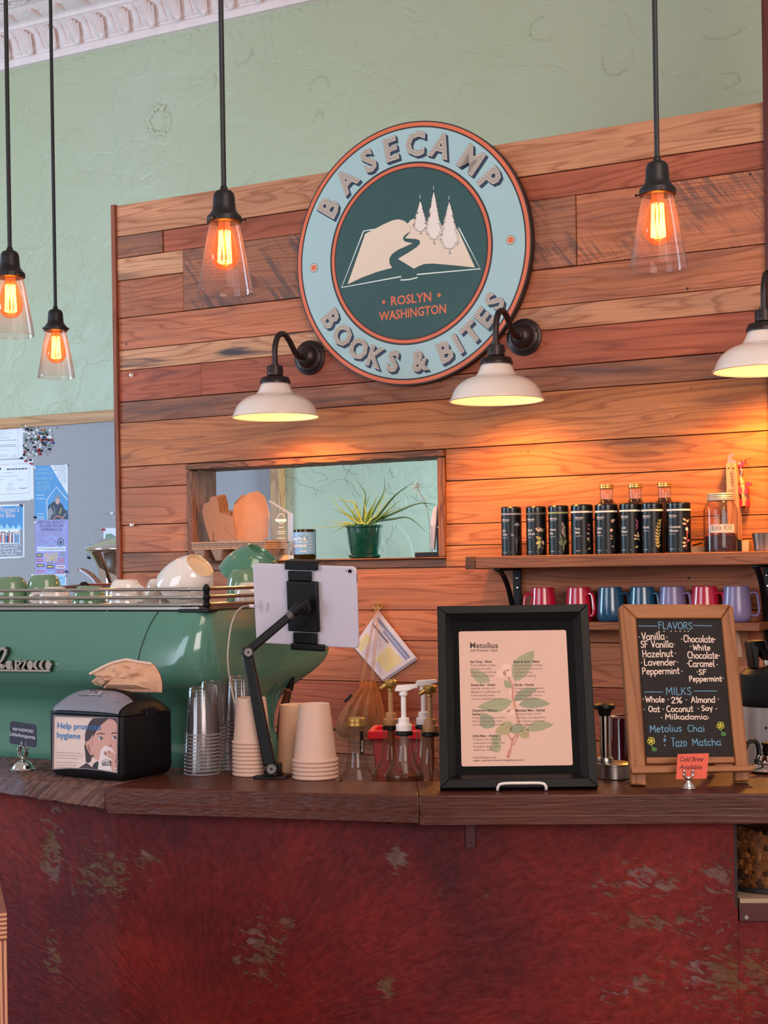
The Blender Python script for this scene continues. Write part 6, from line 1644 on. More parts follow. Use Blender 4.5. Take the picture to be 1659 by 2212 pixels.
q.lathe([(1e-4, k0 - .001), (.0115, k0 - .001), (.0130, k0 + .004), (.0150, k0 + .011), (.0215, k0 + .0135), (.0225, k0 + .017), (.0215, k1 - .001), (.015, k1 + .002), (1e-4, k1 + .003)], 32, M=Zat(xo, 0, 0)); q.build('knob', BLKP, dr)
Zj = 3.30; X = ray(1353, 1600).x * Zj
pj = thing('syrup_jar', 'dark purple-red glass jar with a pale rim, half hidden behind the chalkboard', 'jar', FR((X, Zj, ZL)))
zj = H + ray(1340, 1548).z * Zj - ZL
q = MB(); q.lathe([(1e-4, 0), (.034, 0), (.037, .004), (.037, zj - .012), (.0355, zj - .006), (.0355, zj)], 40); q.build('glass_body', mat('plum_glass', (84, 20, 36), .08, coat=.6, vary=.35, scale=50), pj)
q = MB(); q.lathe([(.0355, zj - .002), (.0372, zj - .001), (.0372, zj + .003), (.0350, zj + .004), (.034, zj)], 40); q.build('rim', mat('plum_rim', (186, 130, 120), .2, coat=.5), pj)

# ---- airpot, teapot
Za = 3.44; X = ray(1671, 1600).x * Za
ap_ = thing('airpot', 'steel airpot with a black pump lid and a taped water label', 'airpot', FR((X, Za, ZL), radians(8)))
za = lambda y: H + ray(1640, y).z * Za - ZL
ra = .078
q = MB(); q.lathe([(1e-4, 0), (ra - .004, 0), (ra, .004), (ra, za(1521))], 56); q.build('steel_body', mat('brushed_airpot', (214, 208, 208), .36, metal=.85, vary=.05), ap_)
q = MB(); q.lathe([(ra + .001, za(1523)), (ra + .0025, za(1518)), (ra + .001, za(1500)), (ra - .004, za(1455)), (ra - .016, za(1444)), (.03, za(1441)), (1e-4, za(1441))], 48); q.build('lid', BLKP, ap_)
q = MB(); q.box(-.034, .034, -ra - .014, -ra + .02, za(1502), za(1477)); q.build('spout_block', BLKP, ap_, bevel=.006)
q = MB(); q.prism([(-.052, za(1442)), (-.040, za(1442)), (-.040, za(1400)), (-.030, za(1388)), (-.010, za(1440)), (.03, za(1440)), (.03, za(1434)), (-.006, za(1430)), (-.022, za(1382)), (-.058, za(1383)), (-.060, za(1390))][::-1], -.022, .022); q.build('pump_lever', BLKP, ap_, bevel=.003)
q = MB(); q.box(-.030, -.014, -.026, -.020, za(1436), za(1425)); q.build('hinge', CHROME, ap_, bevel=.001)
def onpot(x, y, z, r=ra): a = x / r - pi / 2; return ((r + .0006 - y) * cos(a), (r + .0006 - y) * sin(a), z)
xl_ = -.030
q = MB(); n_ = 6; vs = [onpot(xl_ - .0095 + .019 * i / n_, 0, z) for z in (za(1641), za(1544)) for i in range(n_ + 1)]
q.add(vs, [(i, i + 1, n_ + 2 + i, n_ + 1 + i) for i in range(n_)]); q.build('label_tape', mat('masking_tape', (206, 186, 174), .8, vary=.08, scale=80), ap_)
q = MB(); hand(q, 'WATER', (0, 0), (za(1556) - za(1632), 0), .011, .0014, 0, 0, fn=lambda x, y, z: onpot(xl_ - .0045 + z, .0006, za(1558) - x)); q.build('lettering', mat('marker_black', (52, 44, 48), .7), ap_, smooth=0)
q = MB(); q.lathe([(1e-4, .002), (.003, .0018), (.0032, 0)], 14, M=Matrix.Translation(onpot(-.047, 0, za(1565))) @ Matrix.Rotation(pi / 2, 4, 'X')); q.build('screw', mat('dark_screw', (40, 36, 38), .4, metal=.5), ap_)
Zt = 3.14; X = ray(1662, 1670).x * Zt
tp = thing('teapot', 'small steel teapot with a black loop handle beside the chalkboard', 'teapot', FR((X, Zt, ZC), 0))
zp = lambda y: H + ray(1640, y).z * Zt - ZC
q = MB(); q.lathe([(1e-4, 0), (.038, 0), (.046, .003), (.048, .006), (.044, .010), (.036, .014), (.030, .018)], 40); q.build('body', STEEL, tp)
q = MB(); q.lathe([(.028, .017), (.0285, .021), (.0265, .023), (.0265, .034), (.0245, .037), (.012, .040), (1e-4, .040)], 36); q.build('lid', CHROME, tp)
q = MB(); q.lathe([(1e-4, .040), (.013, .040), (.014, .044), (.013, .056), (.016, .058), (.016, .062), (1e-4, .063)], 28); q.build('lid_knob', BLKP, tp)
xh = lambda px: ray(px, 1620).x * Zt - X
q = MB(); q.tube(crom([(xh(1608), 0, zp(1624)), (xh(1614), 0, zp(1606)), (xh(1626), 0, zp(1600)), (xh(1636), 0, zp(1606)), (xh(1639), 0, zp(1628)), (xh(1634), 0, zp(1648)), (-.027, 0, .028)], 5), .0048, 10, sq=(1, 1.4)); q.build('handle', BLKP, tp)
# ================================================================ shelves on the plank wall
SH_D = .215
x0 = W.pix(1005, 1207, -SH_D)[0]; zs1 = W.pix(1330, 1196.5, -SH_D)[1]; zs0 = W.pix(1330, 1224, -SH_D)[1]
SHW = plank_material('shelf_wood', (150, 92, 60), stain=False, rough=.5, scale=1.3)
sf = W.sub((x0 + SR - .5) / 2, 0, zs1)
shf = thing('wall_shelf', 'long wooden shelf holding the black tea tins, on black iron brackets', 'shelf', sf)
SMi = shf.matrix_world.inverted() @ W.M
q = MB(); q.box(x0 + .034, SR - .5, -SH_D, -.015, zs0, zs1); q.build('board', SHW, shf, M=SMi, bevel=.003)
q = MB(); q.box(x0, x0 + .0335, -SH_D - .002, -.015, zs0 - .002, zs1 + .001); q.build('end_cleat', plank_material('cleat_wood', (110, 68, 48), stain=False, scale=1.5), shf, M=SMi, bevel=.003)
def bracket(xw):
    q = MB(); q.box(xw - .015, xw + .012, -.022, -.0145, zs0 - .245, zs0 - .001)
    q.box(xw - .011, xw + .011, -.185, -.022, zs0 - .008, zs0 - .001)
    q.build('bracket_plate', BLKP, shf, M=SMi, bevel=.001)
    q = MB(); pts = crom([(xw, -.172, zs0 - .006), (xw, -.140, zs0 - .020), (xw, -.098, zs0 - .062), (xw, -.062, zs0 - .130), (xw, -.036, zs0 - .200), (xw, -.024, zs0 - .240)], 6)
    q.tube(pts, .0105, 8, sq=(.62, .9)); q.build('bracket_brace', BLKP, shf, M=SMi)
    for dz in (.034, .066):
        q = MB(); q.lathe([(1e-4, .0022), (.0042, .0016), (.0046, 0)], 14, M=Zat(xw - .002 + (dz - .03) * .05, -.0222, zs0 - dz) @ Matrix.Rotation(pi / 2, 4, 'X')); q.build('screw', CHROME, shf, M=SMi)
bracket(W.pix(1118, 1260, -.02)[0]); bracket(W.pix(1660, 1260, -.02)[0])
# lower shelf
SL_D = .165
zl1 = W.pix(1320, 1343.5, -SL_D * .8)[1]; zl0 = zl1 - .024
xr2 = W.pix(1640, 1350, -SL_D)[0]; xl2 = W.pix(1118, 1340, -SL_D)[0]
sh2 = thing('mug_shelf', 'lower narrow wooden shelf carrying the row of colored mugs', 'shelf', W.sub((xl2 + xr2) / 2, 0, zl1))
SM2 = sh2.matrix_world.inverted() @ W.M
q = MB(); q.box(xl2 + .03, xr2, -SL_D, -.015, zl0, zl1); q.build('board', SHW, sh2, M=SM2, bevel=.003)
pts = [W.pix(*p, -.10) for p in ((1584, 1358), (1597, 1360), (1608, 1420), (1588, 1420))]
q = MB(); q.prism([(p[0], p[1]) for p in pts][::-1], -.115, -.0145); q.build('brace', plank_material('brace_wood', (196, 150, 120), axis=2, stain=False), sh2, M=SM2, bevel=.002)

# ---- tea tins
TB = mat('tin_black', (13, 12, 15), .34, vary=.08, spec=.35); TLID = mat('tin_lid', (10, 9, 11), .22, spec=.5)
ART = [mat('tin_white', (226, 214, 206), .5), mat('tin_grey', (150, 146, 160), .5), mat('tin_gold', (196, 168, 92), .5), mat('tin_green', (136, 150, 92), .5), mat('tin_peach', (222, 178, 146), .5), mat('tin_pink', (186, 84, 110), .5), mat('tin_dark_leaf', (88, 84, 66), .5), mat('tin_yellow', (200, 188, 96), .5)]
def sprout(q, R, kind, fn, hgt):
    """botanical print on the tin's right half: x to the right, z up"""
    def L(pts, w_, mi): q.line([(v.x, v.y) for v in crom([(a, b_, 0) for a, b_ in pts], 4)] if len(pts) > 2 else pts, w_, 0, mi, fn, caps=False)
    def lf(x, z, a, l, w_, mi):
        d = Vector((cos(a), sin(a))); n_ = Vector((-d.y, d.x)); A = []; B = []
        for k in range(7):
            t = k / 6; p = Vector((x, z)) + d * l * t; s_ = sin(pi * t ** .8) * w_; A.append(tuple(p + n_ * s_)); B.append(tuple(p - n_ * s_))
        vs = [fn(p[0], .0001, p[1]) for p in A + B[1:-1][::-1]]; q.add(vs, [list(range(len(vs)))], mi)
    rr = random.Random(kind)
    if kind == 0:
        L([(.016, .010), (.017, .05), (.0185, .092)], .0011, 1); L([(.0165, .045), (.010, .062), (.006, .066)], .0009, 1); L([(.017, .035), (.023, .055), (.025, .062)], .0008, 1); L([(.0165, .030), (.011, .050)], .0008, 1)
        for k in range(11): a = pi * k / 10; lf(.0185, .094, a * .9 + .15, .011, .0014, 1)
        for k in range(5): lf(.006, .066, 2.6 + k * .3, .008, .0012, 1)
    elif kind == 1:
        L([(.015, .008), (.018, .04), (.017, .085)], .0012, 6)
        for a, x, z, l, w_, mi in ((2.9, .016, .078, .021, .0068, 4), (2.3, .018, .074, .015, .0055, 4), (.9, .018, .072, .016, .0045, 6), (2.7, .015, .050, .020, .0052, 2), (3.6, .014, .044, .019, .0058, 7), (4.2, .012, .036, .020, .0050, 3), (5.2, .017, .046, .016, .0045, 4), (4.8, .018, .030, .014, .004, 6)): lf(x, z, a, l, w_, mi)
    elif kind == 2:
        for x1, z1 in ((.014, .098), (.021, .088), (.004, .060), (.024, .060), (.008, .046)):
            L([(.014, .010), ((.014 + x1) / 2, .045), (x1, z1)], .0010, 3)
        for k in range(16): lf(.0135 + rr.uniform(-.001, .001), .058 + k * .0026, rr.choice((.5, 2.6)) + rr.uniform(-.3, .3), .006, .0014, 4)
        for k in range(10): lf(.020, .055 + k * .0034, rr.choice((.5, 2.6)), .005, .0012, 1)
        for a, x, z in ((2.2, .011, .035), (2.4, .010, .030), (.8, .016, .036), (1.0, .017, .030), (2.0, .009, .048)): lf(x, z, a, .018, .0016, 3)
    elif kind == 3:
        L([(.024, .020), (.023, .05), (.0245, .096)], .0010, 6)
        for a, x, z, mi in ((2.8, .023, .062, 4), (3.4, .023, .050, 4), (2.6, .024, .040, 3), (3.6, .026, .020, 7), (2.4, .024, .074, 5), (2.5, .0245, .086, 5)): lf(x, z, a, .011, .0026, mi)
    elif kind == 4:
        L([(.022, .008), (.020, .04), (.014, .068)], .0008, 6); L([(.022, .03), (.024, .07), (.022, .095)], .0008, 6)
        for cx, cz in ((.013, .072), (.017, .100)):
            for k in range(6): lf(cx, cz, k * 1.05, .0058, .0026, 4)
        for a, x, z in ((2.6, .017, .052), (3.0, .016, .046), (2.2, .026, .100), (2.4, .02, .02)): lf(x, z, a, .009, .0018, 4)
    elif kind == 5:
        L([(.018, .040), (.0185, .07), (.017, .096)], .0010, 6)
        for k in range(12): lf(.0172, .074 + k * .0024, rr.choice((.4, 2.7)) + rr.uniform(-.3, .3), .0055, .0018, 5)
        for a, x, z, mi in ((2.8, .018, .052, 4), (3.3, .018, .045, 4), (.4, .018, .050, 4), (-.2, .018, .044, 3), (1.4, .019, .054, 4), (3.5, .021, .022, 7)): lf(x, z, a, .012, .0030, mi)
    elif kind == 6:
        L([(.014, .015), (.010, .05), (.016, .085), (.022, .10)], .0011, 2)
        for k in range(9): t = k / 8; x = .014 - .005 * sin(pi * t) + .008 * t; z = .018 + .075 * t; lf(x, z, .9 + .3 * sin(k), .012, .0024, 2); lf(x, z, 2.4, .012, .0024, 2)
    else:
        L([(.019, .010), (.022, .05), (.020, .10)], .0010, 5)
        for a, x, z, mi in ((2.5, .019, .094, 4), (2.9, .019, .084, 4), (.7, .021, .090, 4), (2.7, .020, .040, 4), (3.2, .018, .030, 4), (3.5, .018, .022, 4), (.3, .022, .034, 5), (1.2, .022, .056, 5)): lf(x, z, a, .013, .0032, mi)
        for k in range(6): lf(.0215, .070, k * 1.05, .0060, .0028, 0)
        for k in range(4): q.add([fn(.022 + .0022 * cos(j), .0001, .046 + k * .004 + .0022 * sin(j)) for j in range(6)], [list(range(6))], 5)
tins = [(1083, 1127, 1094, 1, ['Earl', 'Grey'], 'Black Tea', 0, 'tea tin with grey flowers and a grey band, at the bracket end'),
        (1137, 1181, 1093, 6, ['Black', '& Gold'], 'Black Tea', 1, 'tea tin with a cream flower, yellow-green leaves and a brown band'),
        (1185, 1229, 1091, 3, ['Sweet', 'Bee'], 'Green Tea', 2, 'tea tin with a sage green band and lavender sprigs'),
        (1234, 1281, 1089, 0, ['Pure', 'Mint'], 'Herbal Tea', 3, 'tea tin with a white band and its print turned to the side'),
        (1286, 1335, 1088, 0, ['Little', 'Bear'], 'Herbal Tea', 4, 'tea tin with a white band and small round cream blossoms'),
        (1339, 1386, 1086, 0, ['Cold', 'Kicker'], 'Herbal Tea', 5, 'tea tin with a white band and a pink flower spike'),
        (1386, 1434, 1085, 0, ['North'], 'Herbal Tea', 6, 'tea tin with a white band and a twisting golden stem'),
        (1441, 1492, 1084, 0, ['Cinnamon', 'Hibiscus'], 'Herbal Tea', 7, 'tea tin with a white band and red berries, nearest the jar')]
for i, (a, b_, yt, band, nm, sub, kd, lab) in enumerate(tins):
    yy = -.165; c_ = (a + b_) / 2
    x, _ = W.pix(c_, 1150, yy); zt3 = W.pix(c_, yt, yy - .03)[1]; wpos = W.w(x, yy, zs1)
    r = (b_ - a) / 2 * wpos.y / F
    h = zt3 - zs1
    t = thing('tea_tin', 'black ' + lab, 'tin', FR(wpos[:], 0), 'black tea tins on the upper shelf')
    rot = -.10
    def fn(x, y, z, r=r): an = x / r - pi / 2 + rot; k = r + .0004 + y; return (k * cos(an), k * sin(an), z)
    q = MB(); q.lathe([(1e-4, 0), (r - .001, 0), (r, .0012), (r, h - .017), (r - .0008, h - .0165)], 48); q.build('canister', TB, t)
    q = MB(); q.lathe([(r - .001, h - .0172), (r + .0004, h - .0168), (r + .0004, h - .0135), (r - .0004, h - .0128), (r + .0002, h - .0120), (r + .0002, h - .004), (r - .002, h - .001), (r - .006, h), (1e-4, h - .0005)], 48); q.build('lid', TLID, t)
    q = MB(); zb = h - .026
    q.lathe([(r + .0005, zb), (r + .0005, zb + .0052)], 48); o = q.build('color_band', ART[band], t)
    q = MB(); xl_ = -r * .98; S_ = h / .135
    if kd == 3: xl_ += .010
    if kd in (5, 6): xl_ -= .002
    ltext(q, 'Metolius', (xl_, h * .715), .0058, 0, 0, .012, fn, wide=.88); ltext(q, 'ARTISAN TEA', (xl_, h * .685), .0024, 0, 0, .0, fn, wide=1.0)
    for j, s_ in enumerate(nm): ltext(q, s_, (xl_, h * (.49 - j * .075)), .0072, 0, 0, .016, fn, wide=.82)
    ltext(q, sub, (xl_, h * (.49 - (len(nm) - 1) * .075 - .055)), .0030, 0, 0, .006, fn)
    q.line([(xl_ + .001, h * .075), (xl_ + .012, h * .075)], .0014, 0, 0, fn, caps=False); q.line([(xl_ + .014, h * .075), (xl_ + .032, h * .075)], .0014, 0, 0, fn, caps=False)
    sprout(q, r, kd, fn, h)
    q.build('printed_label', ART, t, smooth=0)
# ---- brown-filled glass bottles behind the tins
COLA = glass('dark_syrup', (110, 40, 20), 1.33, .1, haze=.55, hcol=(70, 26, 16))
for px, y0, lab in ((1310, 1047, 'gold-capped bottle of dark syrup behind the tin with round cream blossoms'), (1372, 1045, 'gold-capped bottle of dark syrup behind the pink-flower tin'), (1435, 1043, 'gold-capped bottle of dark syrup behind the golden-stem tin')):
    yy = -.075; x, z = W.pix(px, y0, yy); wp = W.w(x, yy, zs1); h = z - zs1
    t = thing('syrup_flask', lab, 'bottle', FR(wp[:], 0), 'bottles behind the tea tins')
    r = .040
    pr = [(1e-4, 0), (r - .004, 0), (r, .004), (r, h - .085), (r - .004, h - .072), (r - .014, h - .058), (.0205, h - .050), (.0195, h - .040), (.0205, h - .016), (.0215, h - .012)]
    q = MB(); q.lathe([(v.x, v.y) for v in crom([(a, b_, 0) for a, b_ in pr], 3)], 40); q.build('glass_body', BGL, t)
    q = MB(); q.lathe([(1e-4, .003), (r - .005, .003), (r - .002, .006), (r - .002, h - .086), (r - .006, h - .073), (r - .016, h - .060), (.0185, h - .050), (.0178, h - .046), (1e-4, h - .046)], 36); q.build('syrup', COLA, t)
    q = MB(); q.lathe([(.0215, h - .013), (.0228, h - .012), (.0228, h - .007), (.0218, h - .006), (.0228, h - .005), (.0228, h - .001), (.0212, h), (1e-4, h)], 36); q.build('screw_cap', GOLD, t)
# small shot glass between the first tins
x, z = W.pix(1132, 1168, -.13); wp = W.w(x, -.13, zs1)
t = thing('shot_glass', 'small clear shot glass between the first two tea tins', 'glass', FR(wp[:]))
q = MB(); q.lathe([(1e-4, .004), (.014, .004), (.0145, 0), (.0160, .002), (.0205, z - zs1), (.0193, z - zs1), (.0150, .006), (1e-4, .008)], 28); q.build('tumbler', BGL, t)
# ---- jar
yy = -.125; x, z = W.pix(1556, 1066, yy); wp = W.w(x, yy, zs1); h = z - zs1
jr = thing('mason_jar', 'clear screw-top jar of dried petals with a taped label reading Black Rose', 'jar', FR(wp[:], 0))
r = 37 * wp.y / F
pr = [(1e-4, 0), (r - .006, 0), (r - .001, .004), (r, .012), (r, h * .66), (r - .003, h * .76), (r - .010, h * .84), (r - .0135, h * .875), (r - .0135, h * .89)]
q = MB(); q.lathe([(v.x, v.y) for v in crom([(a, b_, 0) for a, b_ in pr], 4)], 48); q.build('glass_body', BGL, jr)
rl_ = r - .0115
q = MB(); q.lathe([(rl_ + .001, h * .875), (rl_ + .0015, h * .885), (rl_, h * .89), (rl_ + .001, h * .915), (rl_ - .0005, h * .93), (rl_ + .001, h * .945), (rl_ - .0005, h * .96), (rl_ + .0008, h * .985), (rl_ - .001, h), (1e-4, h)], 48); q.build('screw_lid', mat('jar_lid_steel', (206, 190, 176), .38, metal=.55), jr)
q = MB(); rj = random.Random(8); PET_ = [mat('petal_plum', (120, 34, 56), .8), mat('petal_dark', (52, 16, 30), .8), mat('petal_rose', (170, 70, 84), .8)]
q.lathe([(1e-4, .004), (r - .006, .004), (r - .004, .02), (r - .005, h * .27), (1e-4, h * .29)], 32, 1)
for k in range(520):
    a = rj.uniform(0, 2 * pi); rr_ = (r - .006) * math.sqrt(rj.uniform(.3, 1)); zz = rj.uniform(.006, h * .30) if rr_ > .7 * r else rj.uniform(h * .25, h * .31)
    s_ = rj.uniform(.003, .0055); M_ = Matrix.Translation((rr_ * cos(a), rr_ * sin(a), zz)) @ Matrix.Rotation(rj.uniform(0, 6), 4, 'X') @ Matrix.Rotation(rj.uniform(0, 6), 4, 'Z')
    q.add([(-s_, -s_ * .6, 0), (s_, -s_ * .5, .001), (s_ * .7, s_ * .7, 0), (-s_ * .6, s_ * .6, .0014)], [(0, 1, 2, 3)], rj.choice((0, 0, 1, 2)), M_)
o = q.build('dried_petals', PET_, jr, smooth=0); o['kind'] = 'stuff'
def onjar(x, y, z): a = x / r - pi / 2 - .10; k = r + .0006 + y; return (k * cos(a), k * sin(a), z)
q = MB(); n_ = 14; vs = [onjar(-.038 + .074 * i / n_, 0, zz) for zz in (h * .327, h * .468) for i in range(n_ + 1)]
q.add(vs, [(i, i + 1, n_ + 2 + i, n_ + 1 + i) for i in range(n_)]); q.build('label_tape', mat('masking_tape', (1, 1, 1)), jr)
q = MB(); hand(q, 'BLACK', (-.033, h * .372), (-.004, h * .372), .0120, .0009, .0006, 0, onjar); hand(q, 'ROSE', (.003, h * .372), (.029, h * .374), .0140, .0009, .0006, 0, onjar); q.build('lettering', mat('marker_black', (1, 1, 1)), jr, smooth=0)
# ---- wooden-handled hook leaning on the wall, and its trinkets
def wt_(px, py, y): x_, z_ = W.pix(px, py, y); return (x_, y, z_)
a = W.pix(1570, 1000, -.045); b_ = W.pix(1592, 1000, -.045)
t = thing('wooden_tool', 'pale wooden-handled tool with a steel hook on top, upright behind the jar', 'tool', W.sub((a[0] + b_[0]) / 2, -.045, zs1))
Ti = t.matrix_world.inverted() @ W.M
q = MB(); p4 = [W.pix(*p, -.05) for p in ((1569, 1001), (1591, 1001), (1597, 1100), (1599, 1197), (1574, 1197))]
p4[3] = (p4[3][0], zs1 + .0005); p4[4] = (p4[4][0], zs1 + .0005)
q.prism(p4[::-1], -.058, -.020); q.build('handle', plank_material('pale_handle', (206, 150, 116), axis=2, stain=False, rough=.5), t, M=Ti, bevel=.002)
hk = [W.pix(1480 + x_ / 8.508, 960 + y_ / 8.508, -.05) for x_, y_ in ((770, 345), (772, 260), (800, 190), (850, 158), (896, 170), (908, 196), (880, 190), (852, 216), (846, 262), (872, 286), (940, 300), (945, 330), (900, 345))]
q = MB(); q.prism([(p[0], p[1]) for p in hk][::-1], -.046, -.042); q.build('steel_hook', mat('dull_hook_steel', (150, 134, 120), .5, metal=.8), t, M=Ti)
for x_, y_ in ((806, 420), (892, 420)):
    p = W.pix(1480 + x_ / 8.508, 960 + y_ / 8.508, -.06); q = MB(); q.ball((p[0], -.0585, p[1]), .0035, 10); q.build('rivet', GOLD, t, M=Ti)
q = MB(); aa = W.pix(1577, 1022, -.0586); bb = W.pix(1579, 1050, -.0586)
ptext(q, 'DHSN', aa, bb, .0075, -.0586, 0, .004); hand(q, '&', W.pix(1575, 1056, -.0586), W.pix(1575, 1064, -.0586), .012, .0012, -.0586); hand(q, '8', aa, bb, .01, .001) if '8' in HAND else None
hand(q, '&', W.pix(1581, 1078, -.0586), W.pix(1582, 1088, -.0586), .009, .0010, -.0586)
q.build('lettering', mat('marker_black', (1, 1, 1)), t, M=Ti, smooth=0)
t = thing('toy_keychain', 'red and wood keychain toy with little red wheels hanging from a nail by the hook', 'keychain', W.sub(W.pix(1602, 1005, -.03)[0], -.03, W.pix(1602, 1005, -.03)[1]))
Ti = t.matrix_world.inverted() @ W.M
def zt8(x_, y_, y=-.036): p = W.pix(1480 + x_ / 8.508, 960 + y_ / 8.508, y); return (p[0], y, p[1])
q = MB(); q.tube([(zt8(1080, 290, -.010)), zt8(1250, 250, -.05)], .0014, 8); q.build('nail', GOLD, t, M=Ti)
RD = mat('toy_red', (206, 30, 44), .35); WD = mat('toy_wood', (206, 160, 116), .6)
q = MB(); p4 = [zt8(*p) for p in ((945, 385), (1030, 285), (1115, 345), (1030, 445))]; q.prism([(p[0], p[2]) for p in p4][::-1], -.040, -.034); q.build('red_tag', RD, t, M=Ti, bevel=.001)
q = MB(); hand(q, '&', (zt8(985, 380)[0], zt8(985, 380)[2]), (zt8(1040, 350)[0], zt8(1040, 350)[2]), .0065, .0009, -.0404); q.build('tag_print', ART[0], t, M=Ti, smooth=0)
q = MB(); q.tube(crom([zt8(1020, 440), zt8(1045, 500), zt8(1020, 560), zt8(1040, 620)], 5), .0012, 6); q.build('chain', STEEL, t, M=Ti)
for nm, p4 in (('toy_neck', ((1005, 610), (1040, 600), (1085, 720), (1020, 730))), ('toy_head', ((1020, 735), (1100, 735), (1105, 880), (1040, 900))), ('toy_body', ((1040, 900), (1120, 880), (1135, 1130), (1060, 1140)))):
    q = MB(); pp = [zt8(*p) for p in p4]; q.prism([(p[0], p[2]) for p in pp][::-1], -.042, -.028); q.build(nm, WD, t, M=Ti, bevel=.001)
for x_, y_, ra_, rb_ in ((1030, 850, 26, 70), (1135, 850, 26, 70), (1040, 1080, 26, 75), (1155, 1080, 26, 75)):
    q = MB(); q.prism([(zt8(*p)[0], zt8(*p)[2]) for p in ov(x_, y_, ra_, rb_, n=16)][::-1], -.048, -.024); q.build('wheel', RD, t, M=Ti)
q = MB(); q.prism([(zt8(*p)[0], zt8(*p)[2]) for p in ov(1168, 728, 64, 40, n=18)][::-1], -.044, -.034); q.build('paddle', RD, t, M=Ti, bevel=.001)
q = MB(); q.prism([(zt8(*p)[0], zt8(*p)[2]) for p in ov(975, 735, 26, 36, n=14)][::-1], -.044, -.034); q.build('paddle', RD, t, M=Ti, bevel=.001)
# steel cup, black box, paper tray at the end of the shelf
x, z = W.pix(1652, 1152, -.12); wp = W.w(x, -.12, zs1)
t = thing('steel_cup', 'straight-sided steel cup at the end of the tin shelf, cut by the right edge', 'cup', FR(wp[:]))
q = MB(); h = z - zs1; q.lathe([(1e-4, .001), (.030, 0), (.032, .002), (.0375, h), (.0385, h + .001), (.0368, h + .001), (.031, .006), (1e-4, .006)], 40); q.build('cup_wall', mat('worn_steel', (150, 130, 118), .3, metal=.9, vary=.2), t)
p = W.pix(1598, 1166, -.10); 
t = thing('black_box', 'little black box standing between the jar and the steel cup', 'box', W.sub(p[0], -.10, zs1))
q = MB(); q.box(-.008, .008, -.02, .02, 0, p[1] - zs1); q.build('box_body', BLKP, t, bevel=.0015); q = MB(); q.box(.0085, .030, -.014, .022, 0, (p[1] - zs1) * .92); q.build('wooden_side', WD, t, bevel=.0015)
p = W.pix(1512, 1168, -.11)
t = thing('wooden_tray', 'pale folded tray with a dark slot behind the jar', 'tray', W.sub(p[0], -.075, zs1))
q = MB(); q.box(-.034, .030, -.03, .03, 0, .018); q.build('tray_base', mat('pale_tray', (222, 174, 130), .5), t, bevel=.0015)
q = MB(); q.add([(-.036, -.031, .018), (.030, -.031, .030), (.030, .031, .034), (-.036, .031, .022), (-.036, -.031, .021), (.030, -.031, .033), (.030, .031, .037), (-.036, .031, .025)], [(3, 2, 1, 0), (4, 5, 6, 7), (0, 1, 5, 4), (1, 2, 6, 5), (2, 3, 7, 6), (3, 0, 4, 7)]); q.build('tray_flap', mat('pale_tray', (1, 1, 1)), t)
q = MB(); q.tube([(-.024, -.0316, .0215), (.006, -.0316, .0280)], .0022, 6); q.build('slot', BLKP, t)

# ---- mugs
MR = mat('mug_red', (186, 20, 52), .18, coat=.6, vary=.03); MBL = mat('mug_blue', (26, 72, 104), .18, coat=.6, vary=.03); MLV = mat('mug_lavender', (122, 106, 148), .3, coat=.35, vary=.03)
def mug(m):
    t = thing('mug', 'x', 'mug', FR((0, 0, 0)), 'colored mugs on the lower shelf')
    h = .106; r0, r1 = .0435, .0372
    pr = [(1e-4, .0006), (.030, 0), (r0 - .006, .003), (r0 - .001, .012), (r0, .026), (r0 - .001, .05), (r1 + .001, h - .012), (r1, h - .001), (r1 - .0012, h), (r1 - .003, h - .001), (r1 - .0035, h - .012), (r0 - .005, .02), (1e-4, .006)]
    q = MB(); q.lathe([(v.x, v.y) for v in crom([(a, b_, 0) for a, b_ in pr], 3)], 44); q.build('mug_body', m, t)
    q = MB(); q.tube(crom([(r1 - .001, 0, h - .022), (r1 + .014, 0, h - .019), (r1 + .022, 0, h - .026), (r1 + .026, 0, h - .055), (r1 + .027, 0, .032), (r1 + .022, 0, .020), (r1 + .012, 0, .018), (r0 - .001, 0, .022)], 5), .0055, 10, sq=(.8, 1.25)); q.build('handle', m, t)
    return t
pm = {}
for px, m, a, lab in ((1173, MR, 195, 'red mug at the end of the row, its handle turned toward the bracket'), (1251, MR, -52, 'red mug second in the row, partly behind the menu frame'), (1319, MBL, -35, 'dark blue mug beside the red one, above the gap left of the chalkboard'),
                  (1388, MBL, -48, 'dark blue mug between the other blue mug and a lavender one'), (1453, MLV, -42, 'lavender mug between a blue mug and a red mug'), (1523, MR, -40, 'red mug between the two lavender mugs'), (1591, MLV, -14, 'lavender mug at the far end with its handle showing')):
    yy = -.095; x, _ = W.pix(px, 1300, yy); wp = W.w(x, yy, zl1); f = FR(wp[:], radians(a))
    if m.name not in pm: pm[m.name] = mug(m); pm[m.name].matrix_world = f.M; pm[m.name]['label'] = lab
    else: twin(pm[m.name], f, lab)

# ================================================================ hung on the wall below the opening
hx, hz = W.pix(817, 1312, -.02)
t = thing('wall_hook', 'small brass double hook on the plank wall holding the bag and the laminated sheet', 'hook', W.sub(hx, -.015, hz))
q = MB(); 
for s_ in (-1, 1): q.tube([(s_ * .009 + .0085 * cos(a * pi / 9), -.006 - .004 * sin(a * pi / 18), .006 + .0095 * sin(a * pi / 9)) for a in range(19)], .0019, 8)
q.build('hook_wire', GOLD, t); q = MB(); q.lathe([(1e-4, .004), (.005, .003), (.006, 0)], 14, M=Matrix.Rotation(pi / 2, 4, 'X')); q.build('hook_plate', GOLD, t)
def z3(x_, y_, y=-.024): p = W.pix(560 + x_ / 4.1475, 1290 + y_ / 4.1475, y); return p
